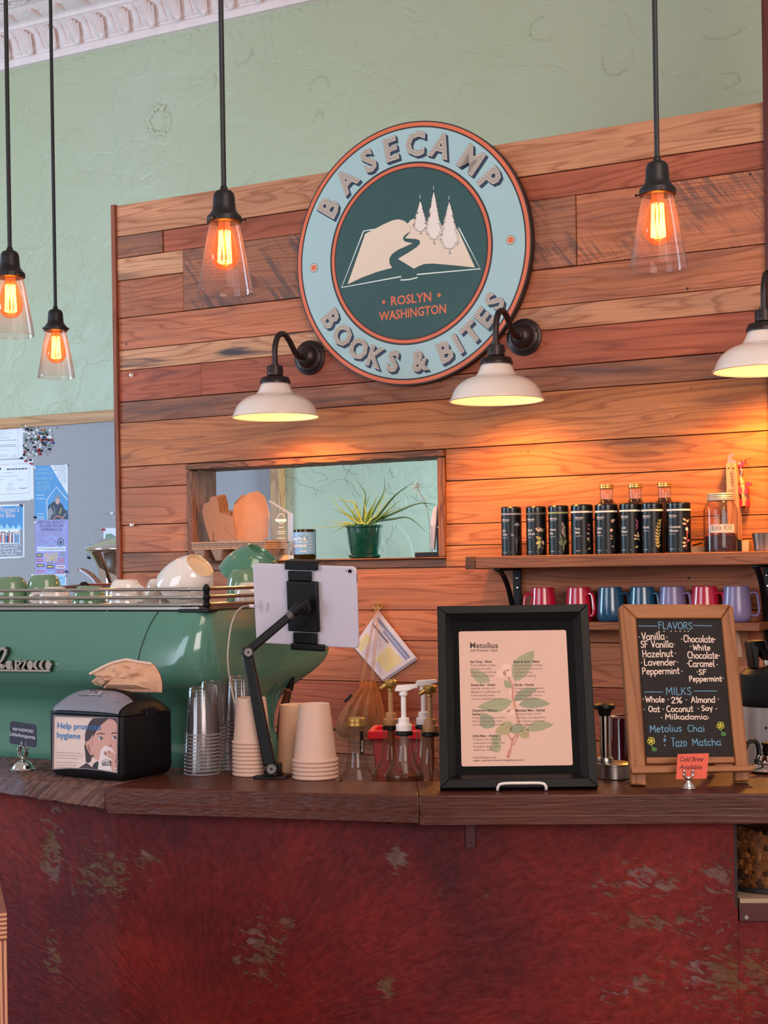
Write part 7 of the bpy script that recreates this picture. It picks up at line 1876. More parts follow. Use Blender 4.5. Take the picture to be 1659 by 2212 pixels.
# laminated sheets
t = thing('laminated_sheet', 'laminated printed sheet with pale yellow blocks hanging askew behind the cloth bag', 'sheet', W.sub(hx, -.02, hz - .004))
Ti = t.matrix_world.inverted() @ W.M
cs = [Vector(z3(*p)) for p in ((1062, 118), (1402, 540), (1100, 744), (838, 440))]
def ls(u, v): p = (cs[0] * (1 - u) + cs[1] * u) * (1 - v) + (cs[3] * (1 - u) + cs[2] * u) * v; return (p.x, p.y)
q = MB(); q.prism([ls(*p) for p in ((0, 0), (1, 0), (1, 1), (0, 1))][::-1], -.0195, -.0185, M=Zat(.004, .0, -.006)); q.build('rear_sheet', mat('sheet_grey', (176, 162, 176), .3), t, M=Ti)
q = MB(); q.prism([ls(*p) for p in ((0, 0), (1, 0), (1, 1), (0, 1))][::-1], -.0215, -.0205); q.build('front_sheet', mat('sheet_white', (214, 200, 210), .22, coat=.4), t, M=Ti)
q = MB()
def blk(u0, u1, v0, v1, mi, y=-.0217): q.flat([ls(*p) for p in ((u0, v0), (u1, v0), (u1, v1), (u0, v1))][::-1], y, mi)
blk(.06, .94, .10, .17, 2); blk(.30, .94, .19, .24, 2); blk(.06, .22, .55, .95, 1); blk(.55, .92, .32, .80, 1); blk(.06, .5, .28, .33, 0, -.02175)
rr = random.Random(2)
for k in range(13):
    v = .36 + k * .045
    for u0, u1 in ((.25, .50), (.57, .90)):
        q.line([ls(u0, v), ls(u0 + (u1 - u0) * rr.uniform(.6, 1), v)], .0008, -.0218, 0, caps=False)
for k in range(8): q.line([ls(.08, .58 + k * .045), ls(.20, .58 + k * .045)], .0008, -.0218, 0, caps=False)
q.build('print', [mat('sheet_ink', (120, 108, 130), .5), mat('sheet_yellow', (224, 204, 150), .4), mat('sheet_blue', (124, 130, 164), .4)], t, M=Ti, smooth=0)
# cloth bag
BAG = mat('brown_cloth', (150, 92, 56), .9, vary=.14, scale=40, bump=.35, bscale=220)
bt = thing('drawstring_bag', 'brown cloth drawstring bag hanging by its cords from the brass hook', 'bag', W.sub(*(lambda p: (p[0], -.05, p[1]))(z3(1010, 1000))))
Ti = bt.matrix_world.inverted() @ W.M
out = [(945, 760), (925, 830), (868, 905), (800, 1000), (740, 1100), (724, 1170), (752, 1220), (830, 1245), (930, 1255), (1020, 1262), (1085, 1230), (1130, 1180), (1160, 1110), (1150, 1000), (1130, 900), (1105, 830), (1085, 745)]
zt_b, zb_b = 742, 1262
def width(y):
    Lx = Rx = None
    left = [(945, 740), (940, 800), (868, 905), (800, 1000), (740, 1100), (724, 1160), (740, 1215), (800, 1250), (860, 1262)]
    right = [(1082, 740), (1100, 800), (1125, 900), (1150, 1000), (1162, 1100), (1155, 1160), (1130, 1210), (1090, 1245), (1040, 1262)]
    def it(a, y):
        for p, r_ in zip(a, a[1:]):
            if p[1] <= y <= r_[1]: return p[0] + (r_[0] - p[0]) * (y - p[1]) / (r_[1] - p[1])
        return a[-1][0]
    return it(left, y), it(right, y)
q = MB(); NA, NR = 72, 34; vs = []
for j in range(NR + 1):
    y = zt_b + (zb_b - zt_b) * j / NR; l_, r_ = width(y); t_ = j / NR
    a = z3(l_, y); b_ = z3(r_, y); cxm = (a[0] + b_[0]) / 2; hw_ = (b_[0] - a[0]) / 2
    dpt = .012 + .030 * sin(pi * min(1, t_ * 1.05)) ** .8
    for k in range(NA):
        an = 2 * pi * k / NA
        pl = 1 + .11 * (1 - t_) ** .7 * sin(an * 11 + .6 * sin(3 * t_)) + .03 * sin(an * 5 + 4 * t_)
        vs.append((cxm + hw_ * cos(an) * (1 + (pl - 1) * .3), -.052 + dpt * sin(an) * pl - .004 * sin(an * 11) * (1 - t_), a[1] + .002 * sin(an * 11)))
fs = [(j * NA + k, (j + 1) * NA + k, (j + 1) * NA + (k + 1) % NA, j * NA + (k + 1) % NA) for j in range(NR) for k in range(NA)]
fs += [[NR * NA + k for k in range(NA)]]
q.add(vs, fs); q.build('cloth_sack', BAG, bt, M=Ti, smooth=70)
for k, (a, b_) in enumerate((((955, 745), (1050, 95)), ((968, 748), (1062, 95)), ((1044, 730), (1070, 100)), ((1060, 732), (1080, 100)))):
    p, r_ = z3(*a), z3(*b_); m_ = ((p[0] + r_[0]) / 2 + .001 * (k - 1.5), (p[1] + r_[1]) / 2)
    q = MB(); q.tube([(p[0], -.058, p[1]), (m_[0], -.042, m_[1]), (r_[0], -.028, r_[1])], .0014, 6); q.build('drawcord', mat('cord_tan', (176, 128, 92), .8), bt, M=Ti)
q = MB(); p4 = [z3(*p) for p in ((842, 915), (905, 855), (915, 872), (856, 930))]; q.prism([(p[0], p[1]) for p in p4], -.088, -.085); q.build('side_tag', BLKP, bt, M=Ti)

# ================================================================ on the sill of the opening
def z5(x_, y_, y): return W.pix(400 + x_ / 5.53, 1040 + y_ / 5.53, y)
KR = mat('kraft_board', (150, 104, 78), .8, vary=.06, scale=30); PULP = mat('paper_pulp', (176, 136, 112), .95, vary=.12, scale=70, bump=.8, bscale=180)
# egg trays
ya, yb = -.125, .105
xa = z5(78, 770, ya)[0]; xb = z5(965, 770, ya)[0]; 
zt_t = z5(500, 712, ya)[1]
ntr = 4; ht = (zt_t - OB)
eg = thing('egg_tray', 'x', 'egg tray', W.sub((xa + xb) / 2, (ya + yb) / 2, OB), 'stacked egg trays on the window sill')
wt2 = (xb - xa) / 2; dt2 = (yb - ya) / 2
step = .0072; hl = ht - step * (ntr) + .0
def tray_mesh(nm):
    q = MB(); n_ = 24; 
    vs = []; rr = random.Random(5)
    ring = [(-wt2 + 2 * wt2 * k / n_, -dt2) for k in range(n_)] + [(wt2, -dt2 + 2 * dt2 * k / n_) for k in range(n_)] + [(wt2 - 2 * wt2 * k / n_, dt2) for k in range(n_)] + [(-wt2, dt2 - 2 * dt2 * k / n_) for k in range(n_)]
    ring = [(x_ * rr.uniform(.992, 1.006), y_ * rr.uniform(.992, 1.006)) for x_, y_ in ring]
    q.slab(ring, hl, hl + step * .86)
    q.build('tray_rim', PULP, eg)
    q = MB(); nx_, ny_ = 3, 3; cw = 2 * wt2 / nx_; cdp = 2 * dt2 / ny_
    for i in range(nx_ + 1):
        for j in range(ny_ + 1):
            cx_ = -wt2 + cw * i; cy_ = -dt2 + cdp * j
            cx_ = max(-wt2 + .028, min(wt2 - .028, cx_)); cy_ = max(-dt2 + .028, min(dt2 - .028, cy_))
            a0, a1 = .014, .027
            vs = [(cx_ + s_ * a, cy_ + u_ * a, z_) for a, z_ in ((a0, 0.0), (a1, hl + .001)) for s_, u_ in ((-1, -1), (1, -1), (1, 1), (-1, 1))]
            q.add(vs, [(3, 2, 1, 0), (0, 1, 5, 4), (1, 2, 6, 5), (2, 3, 7, 6), (3, 0, 4, 7)])
    q.build('egg_cups', PULP, eg, bevel=.005)
tray_mesh('a')
eg['label'] = 'lowest grey egg tray on the sill, its molded cups showing under the stack'
for k in range(1, ntr):
    f = W.sub((xa + xb) / 2 + random.uniform(-.004, .004), (ya + yb) / 2 + random.uniform(-.003, .003), OB + step * k)
    c = eg.copy(); COL.objects.link(c); c.matrix_world = f.M
    for ch in eg.children:
        if ch.name.startswith('tray_rim'): d = ch.copy(); COL.objects.link(d); d.parent = c
    c['label'] = 'topmost egg tray of the stack, right under the kraft boxes' if k == ntr - 1 else 'egg tray in the middle of the stack, only its ragged rim showing'
ztray = OB + step * (ntr - 1) + hl + step * .86
# kraft takeout boxes, nested, flaps up
KB = -.02
def kp(pts, y): return [z5(*p, KB) for p in pts]
def kraft(i):
    dx, dz, dy = .0030 * i, .0022 * i, .010 * i
    f = W.sub(*(lambda p: (p[0] + dx, KB + dy, ztray + dz))(z5(480, 700, KB)))
    t = thing('takeout_box', 'x', 'takeout box', f, 'nested kraft takeout boxes')
    o = z5(480, 700, KB)
    def loc(pts): return [(p[0] - o[0], p[1] - ztray) for p in (z5(*q_, KB) for q_ in pts)]
    def cl(pp): return [(x_, max(z_, 0)) for x_, z_ in pp]
    q = MB(); q.prism(cl(loc([(300, 712), (232, 500), (205, 370), (222, 270), (290, 240), (300, 190), (345, 178), (378, 190), (405, 290), (412, 372), (430, 372), (560, 420), (600, 560), (622, 705)])), -.0008, .0008); q.build('front_flap', KR, t)
    # the side wall turns back from the front corner
    a, b_, c_, d_ = cl(loc([(560, 425), (622, 706), (785, 706), (785, 420)]))
    e_, f_, g2 = loc([(570, 292), (690, 130), (745, 200)])
    q = MB(); dep = .07
    vs = [(a[0], .001, a[1]), (b_[0], .001, b_[1]), (c_[0] - .005, dep, c_[1]), (d_[0], dep, d_[1]), (g2[0], dep * .8, g2[1]), (f_[0], dep * .55, f_[1]), (e_[0], .004, e_[1])]
    q.add(vs, [(0, 1, 2, 3, 4, 5, 6)]); q.build('side_flap', KR, t, solid=.001, smooth=0)
    if i == 0:
        q = MB(); pp = loc([(505, 250), (600, 145), (640, 180), (570, 300), (540, 420)]); q.prism(pp, .045, .0466); q.build('rear_flap', KR, t)
        q = MB(); pp = cl(loc([(484, 570), (580, 512), (622, 705)])); q.prism(pp, -.0022, -.0010); q.build('corner_fold', KR, t)
        q = MB(); pp = cl(loc([(336, 600), (341, 600), (341, 708), (334, 708)])); q.prism(pp, -.0014, -.0009); q.build('slot', mat('dark_slot', (70, 46, 36), .9), t)
    return t
for i in range(5):
    t = kraft(i); t['label'] = ('front kraft takeout box with its flaps open, on top of the egg trays' if i == 0 else 'kraft takeout box nested behind the front one, only flap edges showing')
# acrylic award
yA = .02
t = thing('acrylic_award', 'clear acrylic award plaque with a slanted top on a wedge base', 'award', W.sub(z5(1120, 900, yA)[0], yA, OB))
Ti = t.matrix_world.inverted() @ W.M
ACR = glass('acrylic', (244, 246, 250), 1.45, .03, haze=.03)
q = MB(); pp = [z5(*p, yA) for p in ((1008, 232), (1250, 385), (1245, 890), (1003, 885))]; q.prism(pp[::-1], yA - .008, yA + .008); q.build('plaque', ACR, t, M=Ti, bevel=.001)
q = MB(); e0 = [z5(*p, yA) for p in ((1003, 232), (1012, 228), (1256, 378), (1274, 384), (1272, 720), (1240, 720), (1240, 388))]
q.prism(e0[::-1], yA - .0085, yA + .0085); q.build('bright_edge', glass('acrylic_edge', (232, 236, 244), 1.5, .1, haze=.45, hcol=(230, 226, 232)), t, M=Ti)
q = MB(); xx = [z5(p, 900, yA)[0] for p in (900, 1285)]; zz = z5(1100, 884, yA)[1]
q.add([(xx[0], yA - .035, OB), (xx[1], yA - .035, OB), (xx[1] + .004, yA + .035, OB), (xx[0] + .01, yA + .035, OB), (xx[0] + .012, yA - .02, zz), (xx[1], yA - .02, zz), (xx[1], yA + .02, zz), (xx[0] + .016, yA + .02, zz)], [(3, 2, 1, 0), (4, 5, 6, 7), (0, 1, 5, 4), (1, 2, 6, 5), (2, 3, 7, 6), (3, 0, 4, 7)]); q.build('wedge_base', mat('award_base', (196, 176, 166), .15, coat=.6), t, M=Ti, bevel=.001)
q = MB(); ye = yA - .0088
q.line([z5(*p, ye) for p in ov(1146, 445, 44, 58, n=26)], .0016, ye, 0, closed=True, caps=False); q.flat([z5(*p, ye) for p in ((1074, 450), (1212, 450), (1204, 482), (1082, 482))][::-1], ye, 0)
rr = random.Random(6)
for y_, w_ in ((548, 30), (596, 46), (622, 46), (676, 44), (716, 48), (752, 60), (800, 30), (830, 50), (848, 56)):
    q.line([z5(1146 - w_, y_, ye), z5(1146 + w_, y_, ye)], .0026 if y_ in (752, 716) else .0018, ye, 0, caps=False)
q.build('etched_text', mat('etched_white', (226, 216, 222), .7), t, M=Ti, smooth=0)
# candle in a cut bottle with a blue label
yC = -.03
cxx, cz = z5(1425, 575, yC); t = thing('candle_glass', 'olive glass candle with a blue printed label on the window sill', 'candle', FR(W.w(cxx, yC, OB)[:], 0))
r = 135 / 5.53 * W.w(cxx, yC, OB).y / F; h = cz - OB
q = MB(); q.lathe([(1e-4, .001), (r - .004, 0), (r - .001, .003), (r, .008), (r, h), (r - .002, h + .0006), (r - .003, h - .002), (r - .003, .012), (1e-4, .012)], 40); q.build('glass', glass('olive_glass', (120, 104, 44), 1.45, .05, haze=.4, hcol=(92, 74, 30)), t)
q = MB(); q.lathe([(1e-4, .012), (r - .0032, .012), (r - .0032, h * .72), (1e-4, h * .70)], 32); q.build('wax', mat('candle_wax', (150, 120, 70), .6), t)
def onc(x, y, z): a = x / r - pi / 2 - .1; k = r + .0006 + y; return (k * cos(a), k * sin(a), z)
q = MB(); n_ = 24; vs = [onc(-1.45 * r + 2.75 * r * i / n_, 0, zz) for zz in (h * .17, h * .91) for i in range(n_ + 1)]; q.add(vs, [(i, i + 1, n_ + 2 + i, n_ + 1 + i) for i in range(n_)]); q.build('paper_label', mat('label_blue', (110, 160, 210), .45, vary=.04), t)
q = MB(); q.add([onc(.004 + .011 * cos(k * .5), .0002, h * .72 + .010 * sin(k * .5)) for k in range(13)], [list(range(13))], 1)
ptext(q, 'BATTLE', (-r * 1.05, h * .64), (r * .30, h * .64), .0082, .0006, 0, .03, onc); ptext(q, 'OF BARBOSA', (-r * 1.05, h * .56), (r * .42, h * .56), .0035, .0006, 0, .01, onc); ptext(q, 'RESISTANCE!', (-r * 1.05, h * .41), (r * .30, h * .41), .0082, .0006, 0, .03, onc)
ptext(q, '2018', (-r * .30, h * .25), (r * .25, h * .25), .0045, .0006, 0, .02, onc)
for k in range(5): q.line([(r * .55, h * (.30 + .10 * k)), (r * .9, h * (.30 + .10 * k))], .0012, .0006, 0, onc, caps=False)
q.line([(-r * .9, h * .26), (-r * .42, h * .26)], .0014, .0006, 0, onc, caps=False); q.add([onc(-1.40 * r + .006 * i, .0003, z_) for i, z_ in ((0, h * .18), (1, h * .18), (1, h * .60), (0, h * .60))], [(0, 1, 2, 3)], 2)
q.build('label_print', [mat('label_cream', (232, 226, 224), .5), mat('label_navy', (44, 48, 132), .5), mat('label_pink', (214, 90, 150), .5)], t, smooth=0)
# plant
def z6(x_, y_, y): return W.pix(400 + x_ / 2.765, 960 + y_ / 2.765, y)
yP = .035
cxp, zrim = z6(1070, 482, yP); zsau = OB
wpp = W.w(cxp, yP, OB); PF = FR(wpp[:], 0)
pt = thing('potted_plant', 'spiky green aloe-like houseplant in a dark green glazed pot with saucer', 'plant', PF)
sc5 = wpp.y / F / 2.765
r1 = 112 * sc5; r0 = 72 * sc5; hp = zrim - OB
GP = mat('pot_green_glaze', (14, 66, 56), .10, coat=.8, vary=.25, scale=40)
q = MB(); pr = [(1e-4, .012), (r0, .012), (r0 + .006, .016), (r1 * .86, hp * .42), (r1 * .93, hp * .78), (r1 * .95, hp * .91), (r1 * 1.02, hp * .93), (r1 * 1.03, hp * .985), (r1 * .98, hp), (r1 * .92, hp * .98), (r1 * .90, hp * .9)]
q.lathe(pr, 48); q.build('pot', GP, pt)
q = MB(); q.lathe([(1e-4, 0), (r0 * 1.1, 0), (r1 * .84, .004), (r1 * .86, .012), (r1 * .82, .014), (r0, .009), (1e-4, .009)], 44); q.build('saucer', GP, pt)
q = MB(); q.lathe([(r1 * .91, hp * .90), (r1 * .5, hp * .93), (1e-4, hp * .94)], 32); q.build('soil', mat('dark_soil', (50, 38, 30), .95, vary=.3, bump=.6), pt)
LG = [mat('leaf_green', (112, 140, 56), .4, vary=.2, scale=20), mat('leaf_lime', (158, 172, 76), .4, vary=.2, scale=20), mat('leaf_deep', (62, 98, 52), .4, vary=.2, scale=20)]
def leaf3(tip, base, mid, w_, mi, dy):
    bx, bz = z6(*base, yP); mx, mz = z6(*mid, yP); tx_, tz = z6(*tip, yP)
    b3 = PF.Ri @ (W.w(bx, yP + dy * .1, bz) - PF.O); m3 = PF.Ri @ (W.w(mx, yP + dy * .6, mz) - PF.O); t3 = PF.Ri @ (W.w(tx_, yP + dy, tz) - PF.O)
    pts = crom([b3, b3.lerp(m3, .5) + Vector((0, 0, .002)), m3, t3], 5); n_ = len(pts)
    q = MB(); q.tube(pts, [max(.0004, 1.6 * w_ * sc5 * (1 - (i / (n_ - 1)) ** 1.6)) for i in range(n_)], 6, sq=(.55, 1)); o = q.build('leaf', LG[mi], pt)
L_ = [((845, 305), (1030, 470), (930, 390), 8, 0), ((985, 195), (1060, 470), (1060, 290), 8, 2), ((1152, 185), (1090, 470), (1165, 280), 8, 2), ((1390, 220), (1120, 470), (1270, 300), 9, 2), ((1488, 360), (1110, 470), (1380, 352), 9, 2), ((1435, 535), (1120, 460), (1330, 440), 9, 2), ((735, 496), (1030, 475), (880, 488), 7, 1), ((872, 455), (1020, 478), (950, 468), 7, 1),
      ((915, 535), (1020, 478), (965, 495), 7, 0), ((1115, 518), (1040, 475), (1080, 476), 9, 1), ((1290, 310), (1130, 470), (1215, 380), 8, 0), ((1320, 380), (1120, 470), (1240, 400), 7, 0), ((880, 320), (1050, 465), (1010, 350), 8, 1), ((1000, 300), (1060, 470), (1030, 380), 9, 1), ((1085, 270), (1070, 470), (1062, 370), 10, 0), ((1180, 265), (1085, 470), (1130, 360), 10, 1), ((1040, 320), (1040, 472), (1010, 410), 10, 1), ((1110, 290), (1090, 470), (1090, 390), 10, 0),
      ((940, 290), (1050, 470), (990, 370), 8, 0), ((1150, 300), (1110, 470), (1140, 400), 10, 1), ((1210, 330), (1130, 470), (1180, 410), 9, 0), ((970, 400), (1040, 475), (1000, 440), 10, 1), ((1240, 405), (1120, 470), (1180, 425), 8, 1), ((1060, 330), (1080, 470), (1075, 400), 11, 1), ((1010, 360), (1060, 470), (1020, 430), 10, 0), ((1180, 420), (1100, 475), (1140, 440), 10, 1), ((1100, 350), (1100, 470), (1110, 420), 11, 0), ((950, 450), (1050, 478), (1000, 455), 9, 1), ((1200, 300), (1100, 470), (1170, 390), 9, 1), ((1160, 330), (1080, 470), (1110, 400), 10, 0), ((905, 380), (1040, 470), (980, 420), 8, 0), ((1030, 280), (1075, 470), (1048, 370), 9, 0)]
rr = random.Random(17)
for tip, base, mid, w_, mi in L_: leaf3(tip, base, mid, w_, mi, rr.uniform(-.05, .05))
# dried flower stalk rising from the pot's far side
def zd_(x_, y_): return W.pix(880 + x_ / 13.01, 1060 + y_ / 13.01, .06)
t = thing('dried_flower', 'thin dried stalk with tiny white blossoms beside the green plant', 'flower', W.sub(zd_(610, 1600)[0], .06, OB))
Ti = t.matrix_world.inverted() @ W.M
q = MB(); st = crom([(p[0], .06, p[1]) for p in (zd_(640, 1700), zd_(615, 950), zd_(560, 600), zd_(480, 300), zd_(340, 20), zd_(280, -120), zd_(300, -200))], 6)
st[0] = Vector((st[0].x, .06, OB + .002)); q.tube(st, .0009, 6); q.build('stalk', mat('dry_stem', (134, 122, 104), .7), t, M=Ti)
q = MB(); rr = random.Random(3)
for k in range(44):
    u = rr.random(); p = st[int((.42 + .57 * u) * (len(st) - 1))]; dx = rr.uniform(-.018, .012); dz = rr.uniform(-.012, .014); dy = rr.uniform(-.01, .01)
    q.tube([p, p + Vector((dx, dy, dz))], .00035, 4, 1); q.ball(p + Vector((dx, dy, dz)), rr.uniform(.0010, .0026), 6, 0)
q.build('blossoms', [mat('white_blossom', (232, 222, 216), .7), mat('dry_stem', (1, 1, 1))], t, M=Ti)
# frothing wand in its charging stand, far end of the sill
def zv(x_, y_, y=.02): return W.pix(880 + x_ / 13.01, 1060 + y_ / 13.01, y)
t = thing('frother_stand', 'black stand with a clear beaker holding a pale curved wand on the sill', 'stand', W.sub(zv(640, 1880)[0], .03, OB))
Ti = t.matrix_world.inverted() @ W.M
a = zv(325, 1735); b_ = zv(985, 1880)
q = MB(); q.box(a[0], b_[0] + .02, -.012, .070, OB, a[1]); q.build('base', BLKP, t, M=Ti, bevel=.002)
cx_ = (zv(620, 1000)[0] + zv(985, 1000)[0]) / 2 + .002; rb = (zv(985, 1000)[0] - zv(620, 1000)[0]) / 2
q = MB(); zt5 = zv(700, 985)[1]; q.lathe([(1e-4, a[1] + .001), (rb * .92, a[1] + .001), (rb, zt5), (rb * 1.02, zt5 + .001), (rb * .97, zt5)], 32, M=Zat(cx_, .03, 0)); q.build('beaker', ACR, t, M=Ti)
pp = [zv(*p) for p in ((650, 1660), (630, 1100), (640, 880), (680, 620), (730, 480), (780, 415), (850, 410), (832, 560), (806, 900), (790, 1060), (742, 1660))]
q = MB(); q.prism(pp[::-1], .022, .036); q.build('wand', mat('wand_white', (232, 208, 206), .3, coat=.4), t, M=Ti, bevel=.003)
pp = [zv(*p) for p in ((850, 412), (868, 430), (868, 560), (840, 960), (800, 1000), (832, 560))]
q = MB(); q.prism(pp[::-1], .023, .037); q.build('wand_back', BLKP, t, M=Ti, bevel=.001)
q = MB(); p0, p1 = zv(790, 1040), zv(965, 1690); q.box(p0[0], p1[0] + .006, .026, .060, a[1] + .001, p0[1]); q.build('holder', BLKP, t, M=Ti, bevel=.002)

# ================================================================ papers and pins on the notice board
YB = -.0305
def zb(x_, y_): return GW.pix(x_ / 5.53, 890 + y_ / 5.53, YB)
PWH = mat('print_white', (226, 222, 232), .6, vary=.01); PBL = mat('print_blue', (62, 130, 188), .45, vary=.12, scale=9); PLV = mat('print_lavender', (148, 134, 196), .45, vary=.18, scale=7); PGY = mat('print_grey', (140, 138, 150), .6); PDK = mat('print_dark', (44, 46, 66), .55); PRD = mat('print_red', (190, 96, 100), .55); PYL = mat('print_yellow', (226, 188, 110), .55); PFL = mat('print_flesh', (206, 160, 146), .55); PLB = mat('print_light_blue', (150, 196, 226), .5); PGN = mat('print_green', (104, 138, 112), .55); PPK = mat('print_pink', (236, 200, 196), .5)
PM = [PWH, PBL, PLV, PGY, PDK, PRD, PYL, PFL, PLB, PGN, PPK]
WHI, BLU, LAV, GRY, DRK, RD_, YEL, FLE, LBL, GRN, PNK = range(11)
def paper(name, label, cat, corners, base, group=None):
    cs = [Vector(zb(*p)) for p in corners]; c_ = sum(cs, Vector((0, 0))) / 4
    t = thing(name, label, cat, GW.sub(c_.x, YB, c_.y), group);
    q = MB(); q.prism([(p.x - c_.x, p.y - c_.y) for p in cs][::-1], -.0008, 0); q.build('sheet', PM[base], t)
    a = MB()
    def L(x_, y_): p = zb(x_, y_); return (p[0] - c_.x, p[1] - c_.y)
    return t, a, L
K = .00023 * 1.0
px_m = (Vector(zb(100, 100)) - Vector(zb(200, 100))).length / 100
def lines(a, L, x0, x1, ys, w_, mi, seed=0, jag=.3, slope=-.03):
    r_ = random.Random(seed)
    for y in ys:
        x = x0 + r_.uniform(0, jag) * (x1 - x0) * .4; e = x1 - r_.uniform(0, jag) * (x1 - x0) * .4
        while x < e:
            w2 = r_.uniform(14, 40); a.line([L(x, y + (x - x0) * slope), L(min(x + w2, e), y + (min(x + w2, e) - x0) * slope)], w_ * px_m, -.0011, mi, caps=False); x += w2 + 7
def finish(t, a): a.build('print', PM, t, smooth=0)
t, a, L = paper('certificate', 'white certificate by the oak rail, left of the pushpin cluster', 'paper', ((-210, 182), (274, 160), (284, 552), (-206, 575)), WHI)
a.line([L(*p) for p in ((-180, 205), (216, 192), (226, 545), (-180, 562))], 2 * px_m, -.001, GRY, closed=True, caps=False)
lines(a, L, -150, 200, (212,), 4, DRK, 1, .8); lines(a, L, -150, 190, (240, 262, 280, 300, 318), 3, GRY, 2, .9); lines(a, L, -160, 205, (345, 400, 420), 4, DRK, 3, .1); lines(a, L, -150, 120, (460, 520, 535), 3, GRY, 4, .8); a.line([L(*p) for p in ((140, 540), (155, 515), (165, 540), (180, 512), (200, 530))], 2.5 * px_m, -.0011, DRK); finish(t, a)
t, a, L = paper('certificate', 'white certificate with a thin red border and signature, below the other one', 'paper', ((-230, 588), (396, 558), (404, 1052), (-226, 1082)), WHI)
a.line([L(*p) for p in ((-190, 640), (348, 612), (356, 966), (-190, 998))], 3 * px_m, -.001, RD_, closed=True, caps=False)
lines(a, L, 82, 330, (684,), 12, DRK, 1, .1); a.flat([L(*p) for p in ov(0, 680, 16, 16, n=12)], -.001, DRK)
lines(a, L, -60, 260, (730, 772), 4, GRY, 2, .8); lines(a, L, -160, 80, (810, 826), 3, GRY, 3, .6); lines(a, L, 205, 290, (800, 814), 3, GRY, 4, .2); lines(a, L, 90, 170, (855, 868, 895), 3, GRY, 5, .4)
a.line([L(*p) for p in ((90, 935), (100, 905), (112, 935), (140, 920), (180, 925))], 4 * px_m, -.0011, RD_); a.line([L(*p) for p in ((230, 915), (250, 905), (270, 915), (325, 905))], 5 * px_m, -.0011, DRK); finish(t, a)
t, a, L = paper('poster', "white-bordered blue poster for a women's mountain bike ride with a group photo", 'poster', ((-330, 1118), (290, 1100), (292, 1742), (-326, 1762)), WHI)
a.flat([L(*p) for p in ((-310, 1136), (276, 1120), (276, 1400), (-310, 1410))][::-1], -.0009, BLU); a.flat([L(*p) for p in ((-310, 1410), (276, 1400), (276, 1722), (-310, 1742))][::-1], -.0009, GRY)
ptext(a, "Roslyn Women's", L(-215, 1206), L(230, 1196), 52 * px_m, -.0012, PNK, .0); ptext(a, 'Mountain Bike', L(-190, 1266), L(182, 1258), 46 * px_m, -.0012, PNK, .0)
for k in range(8): a.flat([L(*p) for p in ((-300 + k * 70, 1400), (-262 + k * 70, 1352 - (k % 3) * 10), (-225 + k * 70, 1400))][::-1], -.0010, LBL)
a.flat([L(*p) for p in ((-300, 1408), (236, 1396), (238, 1570), (-300, 1582))][::-1], -.0011, WHI)
r_ = random.Random(3)
for k in range(30):
    x = -290 + k * 17.5; y = 1440 + r_.uniform(-14, 14); c = r_.choice((BLU, DRK, RD_, GRY, PNK, DRK))
    a.flat([L(*p) for p in ((x - 11, 1560), (x - 9, y + 18), (x + 9, y + 18), (x + 12, 1562))], -.0012 - k * .00001, c); a.flat([L(*p) for p in ov(x, y, 9, 12, n=10)], -.0016, r_.choice((FLE, FLE, DRK)))
ptext(a, 'Dates: May 3, June 7, July 5,', L(-190, 1612), L(262, 1600), 20 * px_m, -.0012, WHI, .01); ptext(a, 'August 2, & September 6', L(-150, 1646), L(216, 1636), 20 * px_m, -.0012, WHI, .01)
ptext(a, 'at the Pump Track @ 10:00', L(-150, 1684), L(258, 1672), 18 * px_m, -.0012, WHI, .01); ptext(a, 'Nathan Meadow', L(-60, 1716), L(204, 1708), 18 * px_m, -.0012, WHI, .01); finish(t, a)
t, a, L = paper('poster', 'blue movie-night poster with a white corner and a figure in a peaked frame', 'poster', ((414, 640), (812, 632), (818, 1282), (414, 1286)), BLU)
a.flat([L(*p) for p in ((600, 636), (810, 633), (814, 992))][::-1], -.0010, WHI)
lines(a, L, 640, 800, (652, 668, 684, 700), 4, GRY, 1, .3, 0); lines(a, L, 680, 802, (716, 732, 748, 764, 780), 4, GRY, 2, .3, 0); lines(a, L, 730, 804, (800, 816, 832, 850), 4, GRY, 3, .3, 0)
for s_, x0, x1, y in (('SHOWING FIRST', 452, 594, 704), ("RUN MOVIES SINCE '79", 424, 632, 750), ('SERVING BEER & WINE', 424, 634, 810), ('FRESH POPCORN', 440, 586, 866), ('WITH REAL BUTTER', 436, 606, 910), ('ALSO AVAILABLE TO GO', 440, 606, 944)):
    ptext(a, s_, L(x0, y), L(x1, y - 4), 24 * px_m, -.0012, LBL, .0)
lines(a, L, 436, 540, (992, 1036), 6, WHI, 5, .2, 0); lines(a, L, 440, 536, (1216, 1252, 1276), 6, WHI, 6, .2, 0)
a.line([L(*p) for p in ((570, 1284), (560, 1052), (674, 896), (808, 1050))], 8 * px_m, -.0012, WHI)
a.flat([L(*p) for p in ((572, 1284), (570, 1190), (580, 1120), (640, 1070), (700, 1062), (748, 1110), (770, 1160), (806, 1180), (816, 1280))], -.0013, DRK)
a.flat([L(*p) for p in ov(690, 1058, 27, 46, n=16)], -.0014, FLE); a.flat([L(*p) for p in ((656, 1052), (662, 1006), (690, 986), (716, 1002), (722, 1048), (700, 1036), (676, 1040))], -.0015, GRY)
a.line([L(*p) for p in ((640, 1120), (655, 1170), (650, 1230))], 9 * px_m, -.0015, GRY); a.line([L(*p) for p in ((735, 1150), (715, 1215))], 9 * px_m, -.0015, YEL); a.line([L(*p) for p in ((640, 1270), (690, 1240), (760, 1270))], 14 * px_m, -.0015, RD_); a.flat([L(*p) for p in ((572, 1180), (606, 1130), (640, 1200), (600, 1280), (574, 1280))][::-1], -.0014, GRY)
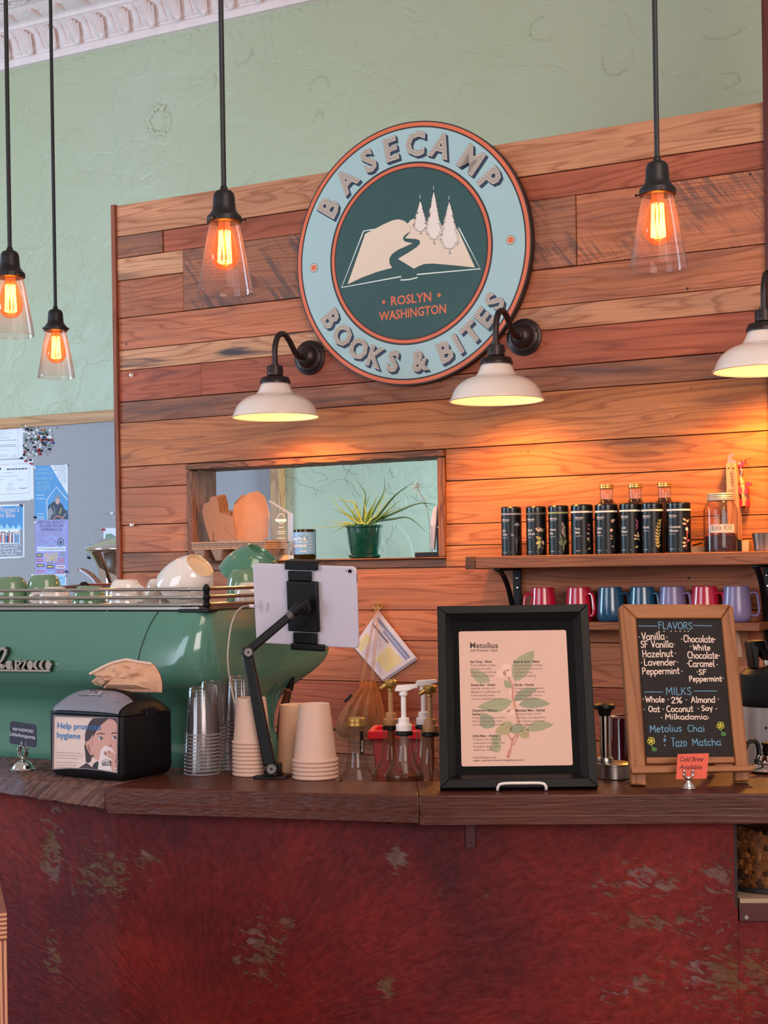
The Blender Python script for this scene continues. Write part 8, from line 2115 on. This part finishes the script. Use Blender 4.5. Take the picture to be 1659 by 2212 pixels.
a.line([L(*p) for p in ((740, 1280), (790, 1215))], 5 * px_m, -.0015, WHI); finish(t, a)
t, a, L = paper('poster', 'lavender virtual reality and arcade poster pinned right below the blue one', 'poster', ((418, 1292), (818, 1288), (818, 1936), (424, 1940)), LAV)
a.flat([L(*p) for p in ((700, 1292), (816, 1290), (816, 1930), (760, 1930), (640, 1600))], -.0009, LBL) if False else None
for s_, x0, x1, y in (('VIRTUAL REALITY', 456, 776, 1334), ('ESCAPE ROOM', 482, 754, 1378), ('EXPERIENCES', 494, 742, 1424)): ptext(a, s_, L(x0, y), L(x1, y - 2), 26 * px_m, -.0012, DRK, .0)
lines(a, L, 480, 740, (1448, 1474), 5, GRY, 1, .3, 0)
a.line([L(*p) for p in ((452, 1300), (452, 1560))], 4 * px_m, -.0011, LBL); a.line([L(*p) for p in ((768, 1320), (768, 1560))], 4 * px_m, -.0011, LBL)
a.line([L(*p) for p in ((545, 1530), (612, 1474), (690, 1530))], 6 * px_m, -.0012, LBL); a.line([L(*p) for p in ((440, 1610), (560, 1600), (612, 1545), (672, 1600), (800, 1605))], 6 * px_m, -.0012, LBL)
a.line([L(*p) for p in ((724, 1508), (756, 1530), (756, 1578), (724, 1600), (692, 1578), (692, 1530))], 8 * px_m, -.0012, DRK, closed=True, caps=False); a.flat([L(*p) for p in ov(726, 1556, 16, 20, n=10)], -.0012, DRK)
a.flat([L(*p) for p in ((440, 1616), (794, 1612), (780, 1638), (796, 1662), (440, 1664), (456, 1640))], -.0012, WHI); ptext(a, '117 W. Pennsylvania Ave Roslyn', L(462, 1650), L(770, 1644), 16 * px_m, -.0014, DRK, .006)
ptext(a, 'ARCADE', L(530, 1736), L(694, 1732), 38 * px_m, -.0013, YEL, .02); ptext(a, 'GAMES', L(540, 1782), L(686, 1778), 34 * px_m, -.0013, YEL, .02)
for x0, x1, y0, y1, c in ((436, 508, 1692, 1732, DRK), (438, 510, 1752, 1790, RD_), (440, 532, 1816, 1850, DRK), (556, 642, 1826, 1870, DRK), (662, 760, 1796, 1816, RD_), (674, 778, 1830, 1868, WHI), (444, 530, 1888, 1916, RD_), (686, 770, 1880, 1922, RD_), (706, 768, 1742, 1786, RD_), (570, 626, 1796, 1812, DRK)):
    a.flat([L(*p) for p in ((x0, y0), (x1, y0 + 2), (x1, y1), (x0, y1))][::-1], -.0011, c); a.line([L(x0 + 10, (y0 + y1) / 2), L(x1 - 10, (y0 + y1) / 2)], (y1 - y0) * .3 * px_m, -.0013, YEL if c == DRK else (RD_ if c == WHI else LAV), caps=False)
a.flat([L(*p) for p in ov(748, 1696, 26, 28, n=14)], -.0012, GRY); a.line([L(570, 1916), L(650, 1914)], 10 * px_m, -.0012, LBL); finish(t, a)
t, a, L = paper('flyer', 'pale blue food truck flyer pinned at the foot of the poster column', 'flyer', ((394, 1938), (792, 1936), (792, 2330), (394, 2332)), WHI)
a.flat([L(*p) for p in ((408, 1952), (780, 1950), (780, 2320), (408, 2320))][::-1], -.0010, LBL); ptext(a, 'The Geary Food Truck', L(432, 2006), L(746, 2004), 34 * px_m, -.0012, BLU, .0)
a.line([L(*p) for p in ((740, 1980), (768, 1990), (760, 2040), (730, 2030))], 5 * px_m, -.0012, BLU); finish(t, a)
t, a, L = paper('flyer', 'white sheet with a green picture, mostly hidden behind the steel urn', 'flyer', ((1236, 1388), (1640, 1380), (1640, 2060), (1240, 2066)), WHI)
a.flat([L(*p) for p in ((1262, 1460), (1330, 1450), (1400, 1500), (1420, 1440), (1600, 1420), (1600, 1740), (1264, 1740))], -.0010, GRN); a.flat([L(*p) for p in ov(1440, 1460, 46, 46, n=18)], -.0012, LBL); finish(t, a)
t, a, L = paper('flyer', 'small dark blue flyer at the very left of the board, low down', 'flyer', ((-200, 1998), (4, 1996), (4, 2300), (-200, 2302)), BLU); a.line([L(-150, 2040), L(-20, 2040)], 8 * px_m, -.001, WHI); finish(t, a)

# pins: every pin is its own small thing
PINC = {'clear': glass('pin_clear', (235, 235, 240), 1.5, .05, haze=.35), 'red': mat('pin_red', (170, 36, 44), .3), 'black': mat('pin_black', (34, 34, 44), .3), 'white': mat('pin_white', (228, 224, 224), .3), 'blue': mat('pin_blue', (44, 66, 130), .3), 'orange': mat('pin_orange', (230, 140, 70), .3), 'green': mat('pin_green', (60, 110, 80), .3)}
pinme = {}
def pin(x, z, col, label, group, yb=YB):
    if col not in pinme:
        q = MB(); q.lathe([(1e-4, 0), (.0060, 0), (.0062, .0016), (.0036, .003), (.0032, .0085), (.0052, .0105), (.0052, .0125), (1e-4, .013)], 12, M=Matrix.Rotation(pi / 2, 4, 'X')); o = q.build('pushpin', PINC[col]); pinme[col] = o
    else: o = pinme[col].copy(); COL.objects.link(o)
    f = GW.sub(x, yb, z); f.R = f.R @ Matrix.Rotation(random.uniform(-.4, .4), 3, 'X') @ Matrix.Rotation(random.uniform(-.4, .4), 3, 'Z'); o.matrix_world = Matrix.Translation(f.O) @ f.R.to_4x4()
    tag(o, label, 'pushpin', group); return o
rp = random.Random(31); pts = []
while len(pts) < 96:
    x = rp.uniform(286, 650); y = rp.uniform(165, 590)
    if ((x - 350) / 300) ** 2 + ((y - 350) / 245) ** 2 > 1 or x - 286 > 40 + (y < 520) * 320: continue
    if any(hypot(x - a_, y - b_) < 21 for a_, b_ in pts): continue
    pts.append((x, y))
for x, y in pts:
    c = rp.choice(['clear'] * 7 + ['white'] * 5 + ['black'] * 3 + ['red', 'red', 'blue', 'green'])
    p = zb(x, y); pin(p[0], p[1], c, c + ' pushpin in the loose cluster beside the upper certificate', c + ' pins in the pushpin cluster')
p = zb(527, 222); pin(p[0], p[1], 'orange', 'orange pushpin near the top of the cluster', 'orange pin')
for x, y, c, lab in ((262, 548, 'black', 'black pushpin at the lower corner of the upper certificate'), (372, 572, 'black', 'black pushpin on the top edge of the lower certificate'), (385, 622, 'red', 'red pushpin at the corner of the red-bordered certificate'), (374, 1038, 'white', 'white pushpin at the lower corner of the red-bordered certificate'), (266, 1118, 'black', "black pushpin at the top corner of the women's bike poster"), (272, 1728, 'white', "white pushpin at the lower corner of the women's bike poster"),
                     (430, 672, 'white', 'white pushpin at the top left of the movie poster'), (800, 642, 'white', 'white pushpin at the white corner of the movie poster'), (424, 1262, 'black', 'black pushpin between the movie and arcade posters'), (436, 1318, 'white', 'white pushpin at the top left of the arcade poster'), (796, 1906, 'black', 'black pushpin at the lower corner of the arcade poster'), (404, 1948, 'white', 'white pushpin at the left corner of the food truck flyer'), (780, 1946, 'white', 'white pushpin at the right corner of the food truck flyer'), (1246, 1400, 'red', 'red pushpin on the white sheet behind the urn'),
                     (676, 192, 'clear', 'lone clear pushpin to the right of the cluster'), (1342, 1210, 'white', 'lone white pushpin on the bare part of the board')):
    p = zb(x, y); pin(p[0], p[1], c, lab, 'pins holding papers', YB - .0012)
# two pins stuck in the planks
for px, py, lab in ((286, 811, 'pearl pushpin in the red plank near the left edge of the plank wall'), (287, 1134, 'pearl pushpin in the plank left of the opening')):
    x, z = W.pix(px, py, -.015); o = pinme['white'].copy(); COL.objects.link(o); o.matrix_world = W.sub(x, -.0155, z).M; tag(o, lab, 'pushpin', 'pins in the planks')
